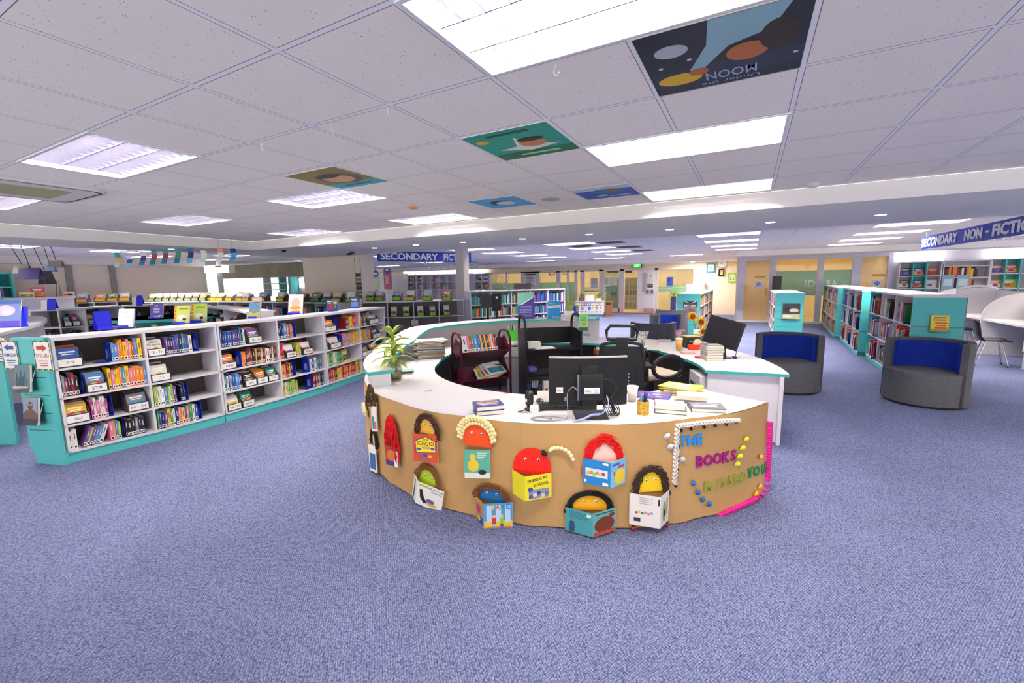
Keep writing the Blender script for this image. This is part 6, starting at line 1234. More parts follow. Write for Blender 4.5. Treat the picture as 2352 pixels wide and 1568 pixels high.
a,w,zs,Y = wallunit(2161,2265,598,1,None,(598,610,636,661),'wide grey wall shelves with rows of spines',False,2)
for z,f in ((zs[2],.75),(zs[3],.7)): mass((a,Y-.3),(a+w,Y-.3),z+.002,.2,.34,.04,.06,f,'earth')
for k,(px,) in enumerate(((2180,),(2215,))): q = Py(px,650,Y-.45); b = B(); b.box(-.14,.14,0,.02,0,.42,mat('#8fb3c4',.5)); b.rect(-.1,.1,.1,.3,mat('#c9dbe2',.6)); tag(b.build('display_board', M=T(q.x,Y-.34,zs[3]-.02)), 'pale blue card standing before the spines, %s of two' % ORD[k], 'card', 'pale blue cards')
a,w,zs,Y = wallunit(2268,2368,572,3,1,(594,627,661),'wall shelves with teal middle column under the second light box',True,3)
facing_books(a,w,zs,Y,[(0,1,'#c98a7a','pink and white book facing out on the second wall shelves'),(1,1,'#c8446a','red patterned book in the teal column of the second wall shelves'),(0,2,'#d9923a','amber book, lower row of the second wall shelves'),(1,2,'#b9cf3a','lime book low in the teal column of the second wall shelves')],3)
# ---- hanging banners
def banner(A, C, z0, z1, words, lab, cordz):
    M, L = frame(A, C); r = thing('banner', lab, 'banner', M); b = B(); b.box(0,L,0,.006,z0,z1,mat('#1f3fae',.5)); b.build('cloth', r)
    for i,(t,u0,u1) in enumerate(words):
        b = B(); b.text(t,L*u0,L*u1,z0+(z1-z0)*(.16 if t != '-' else .45),z0+(z1-z0)*(.86 if t != '-' else .57),mat('#f4f3f6',.5),.004,.006,.035); b.build('lettering', r)
    for u in (.05,.95): b = B(); b.tube([(L*u,.003,z1),(L*u,.003,cordz)],.003,mat('#dddddd',.5),4); b.build('cord', r)
A = Pz(2118,545,2.30); C = Pz(2352,495,2.30); D = C-A
banner(A, A+D*1.17, 2.085, 2.30, [('SECONDARY',.012,.40),('NON',.46,.60),('-',.625,.65),('FICTION',.675,.97)], 'blue banner reading SECONDARY NON-FICTION hanging at the soffit', SOFF)
d1_, d2_ = ray(866,580), ray(1082,590); A = d1_*11.7; C = d2_*13.2
banner((A.x,A.y), (C.x,C.y), 2.24, 2.52, [('SECONDARY',.03,.62),('FICTION',.68,.97)], 'blue banner reading SECONDARY FICTION hanging behind the grey pillar', CEIL)
A, C = ray(975,610)*15.5, ray(1098,610)*16.5; M, L = frame(A,C); r = thing('hanging_letters', 'silver hanging letters reading SECONDARY FICTION below the blue banner', 'letters', M)
z0, z1 = A.z+H-.11, A.z+H+.12; b = B(); b.text('SECONDARY',0,L*.54,z0,z1,mat('#a5a3a8',.35,.6),0,.02,.01); b.text('FICTION',L*.6,L,z0,z1,mat('#a5a3a8',.35,.6),0,.02,.01); b.build('lettering', r); b = B(); b.tube([(0,0,z1+.03),(L,0,z1+.03)],.01,mat('#8a888c'),5); [b.tube([(L*u,0,z1+.03),(L*u,0,CEIL)],.004,mat('#8a888c'),4) for u in (.05,.95)]; b.build('rail', r)
# folded white paper shapes hanging under the right-hand banner
for k,px in enumerate((2247,2287,2308,2327,2345)):
    q = Pz(px,552,2.37); b = B(); b.add([(-.05,0,0),(.05,0,0),(.02,.03,-.16),(-.02,.03,-.2),(0,.08,-.02)],[(0,1,2,3),(0,3,4),(4,2,1)],mat('#eceaf0',.6)); tag(b.build('paper_pennant', M=T(q.x,q.y,SOFF if 5.5<q.y<8 else CEIL,.3*k)), 'white folded paper pennant hanging past the non-fiction banner, %s along' % ORD[k], 'decoration', 'white paper pennants')
# ================================================================ LEFT AND REAR ZONES
# ---- picture-book bins on long low cases
BT = 1.2
def bincase(front, lab, zs, top, depth=.42, div=None, side=WHITE, back=mat('#8a8584',.7), pl=WHITE): return bookcase('low_bookcase', lab, 'low picture-book cases', front, depth, zs, top, side=side, back=back, plinth=pl)
S1 = [(-14.9+.86*i, 7.32+.015*i) for i in range(8)]
bincase(S1, 'long low white case under the yellow bins', [.1,.47,.84], BT)
S2 = [(-8.42+(1.93)*i/4, 7.68+1.68*i/4) for i in range(5)]
bincase(S2, 'low white case under the lime bins, ending at the grey pillar', [.1,.45,.80], BT)
S0 = [(-16.5,6.45),(-15.75,6.95),(-14.98,7.28)]
bincase(S0, 'low corner case under the muted green bins', [.1,.47,.84], BT)
ob = [Pz(176,694,1.26), Pz(216,693,1.26), Pz(268,692,1.26), Pz(318,690,1.26)]
SO = [(-16.9,p.y*1.0) for p in [Px(176,694,-16.9),Px(216,693,-16.9),Px(268,692,-16.9),Px(318,690,-16.9)]]
zo = Px(240,692.5,-16.9).z
bincase(SO, 'low case along the left wall under the orange bins', [.1,.5,.88], zo, .4)
binN = [0]
def farbin(px, py, z, col, cname, where, n, w=None, dyaw=0.0, plane=None, grp='picture-book bins'):
    q = plane if plane is not None else Pz(px, py, z); s = (q-Vector((0,0,H))).dot(FW)/F; M = T(q.x,q.y,z+.002,FACE+dyaw) ; w = w or .24; binN[0] += 1
    lab = 'book bin with %s label, %s %s' % (cname, ORD[n], where); bin_thing(M @ T(0,.0,0), w, .26, .1, .2, '', lab, grp, col, mat('#4c4648',.6))
    bin_books(M, w, .26, .1, .27, 3, 'in %s %s bin %s' % (ORD[n], cname, where), 'books in the picture-book bins', binN[0], ['#e9e4d8','#cfd8c4','#e3cfc4','#b9cfdc','#d9d2e0','#e8dca0','#c88a7a','#8fa9b8','#f3f1ee','#7d8a5a'])
YL = '#f0dc1e'
for k,px in enumerate((187,230,257,286)): farbin(px,694,zo,'#f0a51e','orange','along the left wall',k,.26,.5,Px(px,693,-16.78))
for k,px in enumerate((366,381,395,409,422,435,447,459)): q = [Vector((-16.4+1.5*k/7, 6.62+.72*k/7, 0))][0]; farbin(0,0,BT,'#9fb58c','pale green','round the corner case',k,.2,.0,q)
for k,px in enumerate((474,488,503,524,548,562,600,642,671,690)): q = Py(px,690,7.46); farbin(0,0,BT,YL,'yellow','along the long low case',k,.22,-.1,q)
for k,px in enumerate((722,748)): q = Py(px,690,7.5); farbin(0,0,BT,'#1f9a5a','dark green','along the long low case',k,.24,-.1,q)
for k,px in enumerate((771,804)): q = Py(px,690,7.52); farbin(0,0,BT,'#8fd02f','lime','at the end of the long low case',k,.24,-.1,q)
LM_ = '#8fd02f'
for k,px in enumerate((848,868,909,940,979,1024)): q = Pz(px,691,BT); u = (q.x+8.42)/1.93; farbin(0,0,BT,LM_,'lime','on top of the pillar case',k,.22,0,Vector((q.x-.02,q.y+.05,0)))
for row,z in enumerate((.80,.45)):
    for k,u in enumerate((.08,.3,.42,.56,.68,.82) if row == 0 else (.1,.5)):
        q = Vector((-8.42+1.93*u,7.68+1.68*u,0)); farbin(0,0,z,LM_,'lime','on the pillar case %s shelf' % ('upper','lower')[row],k,.17 if row == 0 else .2,.24,Vector((q.x-.03,q.y+.06,0)),'lime bins in the pillar case')
for j in range(7): mass(S1[j],S1[j+1],.842,.2,.25,.02,.05,.8,'mix',.15)
for j in range(3): mass(SO[j],SO[j+1],.882,.2,.26,.02,.05,.85,'mix',.1)
for j in range(4): mass(S2[j],S2[j+1],.102,.2,.26,.02,.05,.5,'dark',.2)
# ---- grey counter and teal shelf by the left wall
a, c = Px(28,700,-16.6), Px(172,700,-16.6); zt = Px(100,682,-16.6).z
b = B(); b.box(-17.3,-16.6,a.y,c.y,0,zt-.05,mat('#cfc9c8',.6)); b.box(-17.32,-16.55,a.y-.05,c.y+.03,zt-.05,zt,mat('#d9d4d3',.5)); tag(b.build('counter'), 'long pale grey counter along the left wall under the hanging books', 'counter')
def on_counter(px0,px1,py0,py1,c,lab,nm='picture_book',cat='book'):
    q = Px((px0+px1)/2,py1,-16.7); s = (q-Vector((0,0,H))).dot(FW)/F; w,h = (px1-px0)*s,(py1-py0)*s
    return pic_book(T(q.x,q.y,zt+.001,FACE+.4,-.15) @ T(-w/2,0,0), w, h, c, lab, None, .04, None, nm, int(px0))
on_counter(75,100,661,684,'#c8506a','pink display book standing on the grey counter')
on_counter(49,74,671,684,'#e3c25a','low yellow book pile on the grey counter')
on_counter(148,168,672,683,'#efeae4','white card standing on the grey counter end')
r = thing('wire_easel', 'thin wire easel on the grey counter', 'easel', T(*Px(135,682,-16.7)[:2],zt)); b = B(); b.tube([(-.15,0,0),(-.05,.02,.42),(.1,.02,.42),(.16,0,0)],.008,mat('#5a5856',.4),5); b.tube([(-.12,0,.1),(.2,-.02,.1)],.008,mat('#5a5856',.4),5); b.build('wire', r)
ts = thing('wall_shelving', 'tall teal shelf unit with books at the left edge', 'wall shelves', T(-17.3,0,0)); y1 = Px(33,650,-16.9).y; y0 = y1-2.2; z2 = Px(20,626,-16.9).z
for y in (y0,y1-.04): b = B(); b.box(0,.4,y,y+.04,zt+.001,z2,TEAL); b.build('side_panel', ts)
for z in (zt+.02,Px(20,658,-16.9).z,z2): b = B(); b.box(0,.4,y0,y1,z-.03,z,TEAL); b.build('shelf', ts)
b = B(); b.box(0,.02,y0,y1,zt+.001,z2,TEALD); b.build('back_panel', ts)
mass((-16.92,y0),(-16.92,y1),zt+.022,.2,.3,.03,.06,.9,'pale')
mass((-16.92,y0),(-16.92,y1),Px(20,658,-16.9).z+.002,.2,.3,.03,.06,.85,'mix')
# shelf with grey boxes and teal column in the corner (behind orange and green bins)
ws = thing('wall_shelving', 'grey and teal corner shelves holding grey bins under the lit board', 'wall shelves', T(0,0,0)); Yc = 7.9
g = lambda px,py: Py(px,py,Yc)
for px,m in ((296,WHITE),(350,TEAL),(386,TEAL)): b = B(); x = g(px,650).x; b.box(x-.04,x+.04,Yc,Yc+.4,0,g(px,624).z,m); b.build('upright', ws)
for py in (624.5,655,686): b = B(); b.box(g(296,py).x,g(387,py).x,Yc,Yc+.4,g(340,py).z-.04,g(340,py).z,mat('#d5d1d2',.5)); b.build('shelf', ws)
b = B(); b.box(g(296,650).x,g(350,650).x,Yc+.38,Yc+.4,0,g(330,625).z,mat('#a9a29f',.7)); b.box(g(350,650).x,g(387,650).x,Yc+.38,Yc+.4,0,g(360,625).z,TEALD); b.build('back_panel', ws)
b = B(); b.box(g(306,620).x,g(388,620).x,Yc+.1,Yc+.3,g(340,623.5).z,g(340,604).z,LBOX); b.build('light_box', ws)
for k,px in enumerate((307,318,331,344,363,378)):
    q = g(px,654); bin_thing(T(q.x,Yc+.02,g(340,655).z+.001), .24,.26,.12,.24,'','dark grey book bin on the corner shelves, %s along' % ORD[k],'bins on the corner shelves')
w = B(); a_,c_ = Py(396,624,8.5),Py(421,606,8.5); w.box(a_.x,c_.x,8.44,8.63,a_.z,c_.z,LBOX); tag(w.build('light_box'), 'white lit board on the wall beside the corner shelves', 'light box')
a_,c_ = Py(474,627,8.5),Py(515,608,8.5); w = B(); w.box(a_.x,c_.x,8.44,8.63,a_.z,c_.z,LBOX); w.M = T(0,8.438,0); w.rect(a_.x+(c_.x-a_.x)*.6,c_.x-.05,a_.z+.18,a_.z+.23,mat('#d8706a',.5)); w.M = None; tag(w.build('light_box'), 'white lit board with small red print before the glazed room', 'light box')
a_,c_ = Py(622,664,11.9),Py(680,634,11.9); gs = thing('wall_shelving', 'white and teal shelves inside the glazed room', 'wall shelves', T(0,0,0))
for u,m in ((0,WHITE),(.6,TEAL),(1,TEAL)): b = B(); x = a_.x+(c_.x-a_.x)*u; b.box(x-.04,x+.04,11.6,11.92,0,c_.z,m); b.build('upright', gs)
for u in (0,.5,1): b = B(); z = a_.z+(c_.z-a_.z)*u; b.box(a_.x,c_.x,11.6,11.92,z-.03,z,WHITE); b.build('shelf', gs)
# ---- middle cases behind the curved one
def mcase(front, lab, top=1.22, depth=.4): return bookcase('bookcase', lab, 'cases of the inner ring', front, depth, [.1,.37,.65,.93], top)
M1 = [tuple(Pz(x,y,1.25))[:2] for x,y in ((66,714),(132,712.5),(196,709.5),(275,703))]
mcase(M1, 'white case of the inner ring behind the round-topped teal case', 1.27)
M2 = [tuple(Pz(x,y,1.27))[:2] for x,y in ((282,702),(360,699),(440,697))]
mcase(M2, 'white case of the inner ring behind the purple display book', 1.27)
M3 = [tuple(Pz(x,y,1.24))[:2] for x,y in ((462,703),(512,707),(566,716))]
mcase(M3, 'curved white case of the inner ring behind the yellow-green books', 1.24)
for f,n in ((M1,'first'),(M2,'second'),(M3,'third')):
    for j in range(len(f)-1):
        for z in ((.652,) if n != 'second' else (.652,.932)): mass(f[j],f[j+1],z,.2,.2,.02,.04,.8,'dark',.2)
for k,(f,j,u) in enumerate(((M1,1,.3),(M1,1,.6),(M1,2,.15),(M3,0,.4),(M3,0,.75),(M3,1,.3))):
    A, C = f[j], f[j+1]; M, L = frame(A, C, .933); MM3 = M @ T(L*u,-.0,0); lab = 'dark bin on the inner ring cases, %s along' % ORD[k]
    bin_thing(MM3, min(.3,L*.26), .26, .1, .22, '', lab, 'bins on the inner ring'); bin_books(MM3, min(.3,L*.26), .26, .1, .22, 2, 'in the %s inner ring bin' % ORD[k], 'books in the inner ring bins', k+50, None)
for px0,px1,py0,py1,nm in ((95,122,688,714,'second ring case near the grey counter'),(304,324,680,703,'inner ring case below the lit board')):
    q, dep, M = facing((px0+px1)/2, py1, 1.27, .3); s_ = dep/F; w,h = (px1-px0)*s_,(py1-py0)*s_; s = B(); s.M = T(0,.03,.002,0,-.22); s.box(-w*.1,w*.5,0,.004,0,h*.95,STAND); s.box(-w*.5,-w*.1,.0,.012,0,h*.95,PAPER); s.M = T(0,-.0,.002,0,.3); s.box(0,w*.5,.12,.124,0,h*.9,STAND); s.M = None; tag(s.build('book_stand', M=M), 'blue and white book stand on the %s' % nm, 'book stand', 'blue book stands')
display(343,375,697,731,1.15,'#6a56b0','purple book with pale lettering on a blue stand over the teal table',lambda b,w,h:[b.rect(w*.0,w*.2,h*.86,h,mat('#f2d83a')),b.text('THE',w*.3,w*.6,h*.7,h*.86,mat('#cfc8ec'),.001),b.rect(w*.25,w*.75,h*.5,h*.62,mat('#cfc8ec')),b.rect(w*.25,w*.75,h*.34,h*.45,mat('#cfc8ec')),b.art([(w*.1,h*.05),(w*.9,h*.2),(w*.8,h*.05)],mat('#efeaf6'))])
display(578,600,684,707,1.24,'#e7bfa8','peach book with orange figure behind the small blue book',None,True,0)
# round teal-edged table
q = Pz(380,727,1.08); r = thing('display_table', 'round teal-edged white table inside the ring of bookcases', 'table', T(q.x,q.y,0)); R_ = .85
b = B(); b.lathe([(.0001,1.08),(R_,1.08)],WHITE,36); b.lathe([(R_,1.08),(R_,1.03),(.0001,1.03)],TEAL,36); b.build('table_top', r); b = B(); b.lathe([(.6,.0),(.6,1.03)],TEALD,32); b.build('pedestal', r)
for k,a in enumerate((-1.2,-.7,-.3)): pic_book(T(q.x+.8*math.cos(a-.3),q.y+.8*math.sin(a-.3),.9) @ T(-.1,-.02,0,0), .2,.09,('#c8323a','#3a3a3a','#e8d23a')[k],'small sign card under the teal table edge, %s along' % ORD[k],'cards under the table edge',.01,None,'label_holder',k)
# ---- round-topped teal case at the left edge
pts = [Pz(x,y,1.21) for x,y in ((-60,772),(0,764),(28,757),(60,751),(90,743),(107,735),(108,730),(98,726.5),(70,725),(20,727),(-60,733))]
r = thing('round_bookcase', 'teal bookcase with round white top at the left edge', 'bookcase', T(0,0,0)); P = [(p.x,p.y) for p in pts]
b = B(); b.prism(P,1.175,1.21,WHITE); b.build('top_board', r)
f0, f1, f2 = Vector((-7.9,.86,0)), Vector((-6.82,1.40,0)), Vector((-7.2,1.75,0))
M, L = frame(f0, f1); b = B(); b.box(0,L,0,.03,.0,1.175,TEAL); b.build('end_panel', r, M)
d = (Vector(P[7])-Vector(P[3])); b = B()
Q = [tuple(Vector(p)*.97) for p in P[3:9]]
for z in (.1,.37,.65,.93): b.prism(Q,z-.02,z,WHITE)
b.build('shelf', r); b = B(); b.prism([tuple(Vector(p)*1.03) for p in P[2:9]][::1],0,1.17,BROWN) if False else b.box(-9.4,-9.36,1.9,2.4,0,1.17,WHITE); b.build('side_panel', r)
sign_card(M @ T(L-.11,-.012,.9), .2,.27,'#1d4fa8','-KU','','white sign with a blue arrow on the round-topped teal case','r')
q, dep, MD = facing(14,752,1.21,.15); pic_book(MD @ T(-.2,0,.006,0,-.22), .34,.32,'#6d7fb8','large blue and lilac picture book on the round white top',None,.014,lambda b,w,h:[b.disc(w*.55,h*.6,w*.3,h*.2,mat('#c9b6d8'),.001),b.disc(w*.6,h*.55,w*.14,h*.1,mat('#efe6f2'),.0014),b.rect(w*.0,w,0,h*.22,mat('#5a4ab8'),.001),b.rect(0,w,h*.85,h,mat('#3f5f9a'),.001)])
s = B(); s.box(-.12,.12,-.03,.1,0,.004,STAND); s.M = T(.0,.04,.004,0,-.22); s.box(-.11,.18,0,.004,0,.24,STAND); s.M = None; s.add([(.15,.1,0),(.15,.0,0),(.15,.04,.2)],[(0,1,2)],STAND); tag(s.build('book_stand', M=MD), 'blue stand behind the large lilac picture book', 'book stand', 'blue book stands')
# ---- cards hung in a line, books hung from the ceiling
LA, LB = Pz(255,578,2.36), Pz(545,571,2.36)
cards = [(265,272,580,613,('#2fa5b5','#f2b63a','#bfe3ee')),(292,298,587,612,('#e9f2f6','#2f6fb0','#9fd0ea')),(323,330,577,608,('#efe9f2','#5a3f7a','#2f8fb0')),(348,354,570,607,('#2f9a9a','#c8443a','#2f86a8')),(374,381,568,605,('#2f9aa0','#b5412f','#2f86a8')),(402,410,566,604,('#2f86b8','#2f8f4a','#2f7fb0')),(431,440,567,603,('#2f6fa8','#3a2a5a','#6fc6ea')),(463,471,575,602,('#f3f6d8','#eef2e8','#e6f3ee')),(500,509,570,600,('#f29a6a','#e9f4f6','#d9efe9')),(531,540,571,598,('#1f2f9a','#3fb5e6','#37a9dd'))]
for k,(px0,px1,py0,py1,cs) in enumerate(cards):
    u = k/9; q = LA+(LB-LA)*u; px = (px0+px1)/2-2; d_ = ray(px,py0); q = d_*((LA+(LB-LA)*u).dot(FW)/1.0); s = (q).dot(FW)/F
    w, h = 15*s, (py1-py0)*s; b = B(); zt_ = min(q.z+H,2.5)
    for i in range(9):
        z0, z1 = -h*i/9, -h*(i+1)/9; c = mat(cs[i//3],.5); y0, y1 = .03*math.sin(i*.5), .03*math.sin((i+1)*.5); b.add([(-w/2,y0,z0),(w/2,y0,z0),(w/2,y1,z1),(-w/2,y1,z1),(-w/2,y0+.003,z0),(w/2,y0+.003,z0),(w/2,y1+.003,z1),(-w/2,y1+.003,z1)],[(0,1,2,3),(7,6,5,4)],c)
    b.tube([(0,0,0),(0,0,max(.003,(CEIL if (q.x < -10.6 or (q.x > -9 and q.y < 5.5)) else SOFF)-zt_))],.003,mat('#999999'),4)
    tag(b.build('hanging_card', M=T(q.x,q.y,zt_,FACE-.2)), '%s hanging card strip, %s along the string from the left wall' % (('teal and amber','white and blue','violet','teal and red','teal and rust','blue and green','blue and navy','pale cream','orange and white','navy and sky blue')[k], ORD[k]), 'hanging card', 'hanging card strips')
hb = [(22,558,25,60,608,628,'#5a6a3f','olive hanging book behind the purple one'),(45,555,35,84,615,640,'#4a3f78','purple and navy hanging book'),(74,559,84,101,622,652,'#3a3a3c','dark tent-shaped hanging book'),(99,561,96,119,609,623,'#7d9ab5','pale blue hanging book'),(114,558,107,138,598,613,'#8f8a86','grey hanging book nearest the wall joint')]
for k,(cx,cy,x0,x1,y0,y1,c,lab) in enumerate(hb):
    q = Pz(cx,cy,CEIL); s = (q-Vector((0,0,H))).dot(FW)/F; r = thing('hanging_book', lab, 'hanging book', T(q.x,q.y,CEIL,FACE)); b = B(); b.lathe([(.0001,-.04),(.06,-.03),(.1,0)],BLACK,14); b.build('ceiling_cup', r)
    ox, z1, z0 = ((x0+x1)/2-cx)*s, (cy-y0)*s*1.0, (cy-y1)*s; w, h = (x1-x0)*s, (y1-y0)*s
    b = B(); b.tube([(0,0,-.03),(ox,0,z1)],.006,BLACK,5); b.build('cord', r)
    b = B()
    for sg in (-1,1): b.add([(ox-w/2,sg*.0,z1),(ox+w/2,0,z1),(ox+w/2+(.0),sg*h*.35,z1-h),(ox-w/2,sg*h*.35,z1-h)] if k != 2 else [(ox,-.1,z1),(ox,.12,z1),(ox+sg*w*.5,.12,z1-h),(ox+sg*w*.5,-.1,z1-h)],[(0,1,2,3)],mat(c,.4))
    o = b.build('cover', r); m = o.modifiers.new('s','SOLIDIFY'); m.thickness = .012
# ---- rear: white bookcase of teal books, reception table, monitors
A, C = Pz(1080,668.3,1.42), Pz(1298,662,1.42); pts = [tuple(A.lerp(C,i/5))[:2] for i in range(6)]
bookcase('bookcase','long white bookcase full of teal and dark books behind the desk ledge',None,pts,.35,[.1,.42,.74,1.06],1.42,back=mat('#b9c5c5',.6))
PAL['teal'] = 'teal teal navy cream orange black white grey teal maroon'
for j in range(5):
    for z in (.102,.422,.742,1.062): mass(pts[j],pts[j+1],z,.2,.27,.02,.05,.97,'teal' if j < 3 else 'cool')
for k,(px0,px1,py0,py1) in enumerate(((1105,1134,677,706),(1131,1152,675,714))):
    q = Pz((px0+px1)/2,722,.95); q = ray((px0+px1)/2,py1)*8.6; s = 8.6/F; w,h = (px1-px0)*s,(py1-py0)*s; z = q.z+H; r = thing('computer_monitor','black monitor before the teal books, %s' % ('left of two' if k == 0 else 'right of two with a pale sticker'),'monitor',T(q.x,q.y,0,FACE+(.3 if k else -.2))); b = B(); b.box(-w/2,w/2,0,.04,z,z+h,BK); b.build('screen', r); b = B(); b.tube([(0,.02,.72),(0,.02,z+.03)],.025,BK,8); b.lathe([(.11,.72),(.11,.735)],BK,16); b.build('stand', r)
    if k: b = B(); b.box(-.02,.02,-.003,0,z+h-.09,z+h-.05,PAPER); b.build('sticker', r)
q = ray(1128,712)*8.7; b = B(); b.M = T(q.x,q.y,0,FACE); b.box(-.55,.55,-.25,.35,.685,.72,WHITE); b.box(-.55,-.51,-.25,.35,0,.685,WHITE); b.box(.51,.55,-.25,.35,0,.685,WHITE); tag(b.build('side_table'), 'white table carrying two monitors behind the desk ledge', 'table')
a, c = Pz(1322,727), Pz(1387,727); zt2 = Pv(1350,692,Pz(1350,728)); M, L = frame(a, c); r = thing('reception_table', 'small white counter with a grid of coloured cards by the entrance', 'counter', M); b = B(); b.box(0,L,0,.7,.1,zt2-.03,mat('#f0ecee',.5)); b.build('body', r); b = B(); b.box(-.03,L+.03,-.03,.73,zt2-.03,zt2,WHITE); b.build('top', r); b = B(); b.box(.02,L-.02,.03,.68,0,.1,TEAL); b.build('plinth', r)
cg = ['#f2d21f','#c8443a','#a3307f','#2fa0d8','#8fcf3a','#2f6fb0','#e8923a']
for i in range(7):
    for j in range(3):
        b = B(); b.box(0,L*.095,-.006,-.001,0,zt2*.2,mat(cg[(i+j*2)%7] if j == 0 or (i*j)%2 else '#f7f5f2',.6)); b.M = T(0,-.006,0); b.disc(L*.048,zt2*.11,L*.03,zt2*.05,mat(('#f7f5f2' if j == 0 else cg[(i*3+j)%7]),.6)); b.M = None
        tag(b.build('card', M=M @ T(L*(.06+.128*i),0,zt2*(.7-.25*j))), 'coloured card on the reception counter, %s row, %s along' % (('top','middle','bottom')[j],ORD[i]), 'card', 'cards on the reception counter')
b = B(); b.box(0,.3,0,.4,0,zt2*.97,mat('#9a6240',.6)); b.box(.03,.27,-.002,0,zt2*.75,zt2*.92,mat('#2b2422',.7)); tag(b.build('pedestal', M=M @ T(L+.06,.05,0)), 'brown wooden pedestal with dark slot beside the card-covered counter', 'pedestal')
def bush(M, h, n, lab, pot, pc, lf=LEAF):
    r = thing('potted_plant', lab, 'plant', M); b = B(); b.box(-.12,.12,-.12,.12,0,pot,mat(pc,.5)); b.build('pot', r); b = B(); rr = random.Random(n)
    for k in range(n): leaf(b,(0,0,pot),k*2.4,rr.uniform(.4,1.2),h*rr.uniform(.6,1.1),.03,lf,rr.uniform(.4,1.1))
    b.build('leaves', r); return r
bush(M @ T(L*.2,.3,zt2), .4, 14, 'leafy plant in a grey pot on the reception counter', .2, '#5a5d66')
bush(M @ T(L*.8,.35,zt2), .5, 20, 'bushy yellow-green plant on the reception counter', .12, '#e9e6e2')
b = B(); b.box(-.2,.2,-.1,.1,0,.28,PAPER); tag(b.build('paper_box', M=M @ T(L*.5,.2,zt2)), 'white box between the two plants on the reception counter', 'box')
q = Pz(1546,712,.05); bush(T(q.x,q.y,0), .7, 16, 'plant in a tall blue pot by the entrance glass', .75, '#2440a8'); 
qq = ray(1551,665)*((q-Vector((0,0,H))).dot(FW)-.1); b = B(); b.box(-.17,.17,0,.006,-.17,.17,mat('#b6e02a',.5)); b.M = None; b.tube([(0,.0,-.2),(.0,.0,.75-qq.z-H)],.008,mat('#cccccc'),5); tag(b.build('lime_sign', M=T(qq.x,qq.y,qq.z+H,FACE)), 'lime diamond card on a stick in the blue-potted plant', 'card')
q = Pz(1194,664,1.42); b = B(); b.box(-.25,.25,-.06,.06,0,.16,mat('#34343a',.4)); tag(b.build('black_printer', M=T(q.x,q.y+.15,1.421,FACE)), 'black box-shaped machine on top of the teal-book case', 'printer')
# alcove shelving with lit header, posters
Ya = 21.5
al = thing('wall_shelving', 'white alcove shelving with lit header boards behind the fiction banner', 'wall shelves', T(0,0,0)); ga = lambda px,py: Py(px,py,Ya)
for px in (935,955,968,988,1009,1026,1046,1090,1106,1124): b = B(); x = ga(px,640).x; b.box(x-.03,x+.03,Ya,Ya+.34,0,ga(px,629).z,mat('#dcd9e0',.5)); b.build('upright', al)
for py in (629,646,664): b = B(); b.box(ga(930,py).x,ga(1124,py).x,Ya,Ya+.34,ga(1030,py).z-.05,ga(1030,py).z,mat('#e6e3ea',.5)); b.build('shelf', al)
for px0,px1 in ((926,943),(945,963),(965,983),(985,1004),(1006,1046),(1069,1086),(1088,1112)): b = B(); b.box(ga(px0,620).x,ga(px1,620).x,Ya+.0,Ya+.1,ga(px0,628).z,ga(px0,617).z,LBOX); b.build('light_board', al)
for k,(px,py,c) in enumerate(((943,645,'#4a4644'),(963,645,'#8a8682'),(985,645,'#a9a6a8'),(1003,644,'#c8506a'),(943,662,'#7a5a4a'),(964,662,'#c9c6c4'),(985,662,'#b9b6b8'),(1003,662,'#d88a9a'),(1019,662,'#6a6664'),(1102,644,'#b98a6a'),(1114,642,'#e3d3e0'),(1103,661,'#8a6a5a'),(1116,660,'#b5683a'))):
    q = ga(px,py); pic_book(T(q.x-.15,Ya+.05,ga(1030,646 if py < 650 else 664).z+.002,0,-.15), .32,.28,c,'display book in the alcove shelving, %s from the round posters' % ORD[k],'display books in the alcove',.05,None,'picture_book',k)
for px0,px1,py0,py1,Yp,c,cc,lab in ((857,871,627,664,19.5,'#b9d8a0','#3a4fb5','tall green poster with a blue disc in the alcove'),(883,898,618,664,19.5,'#c85a70','#3a4fb5','tall red poster with a blue disc in the alcove')):
    a_, c_ = Py(px0,py1,Yp), Py(px1,py0,Yp); w,h = c_.x-a_.x, c_.z-a_.z; r = thing('poster', lab, 'poster', T(a_.x,Yp,a_.z)); b = B(); b.box(0,w,-.01,.01,0,h,mat(c,.5)); b.M = T(0,-.01,0); [b.rect(w*.2,w*(.7-.1*(i%2)),h*(.3+.1*i),h*(.33+.1*i),mat('#f0e6e2',.5)) for i in range(4)]; b.M = None; b.build('panel', r); b = B(); b.M = T(w*.5,-.012,h*.98); b.disc(0,0,w*.4,w*.4,mat(cc,.5),.004,20); b.rect(-w*.2,w*.2,-.05,.05,PAPER,.006); b.M = None; b.build('disc', r)
    b = B(); b.tube([(w*.5,.02,0),(w*.5,.02,-a_.z)],.03,mat('#c9c6c8'),6); b.build('post', r)
tq = Py(846,655,19.8); b = B(); b.box(-.4,.4,0,.4,0,1.9,TEAL); b.box(-.34,.34,-.002,0,1.0,1.45,TEALD); tag(b.build('teal_cabinet', M=T(tq.x,19.8,0)), 'teal cabinet deep in the alcove beside the green poster', 'cabinet')
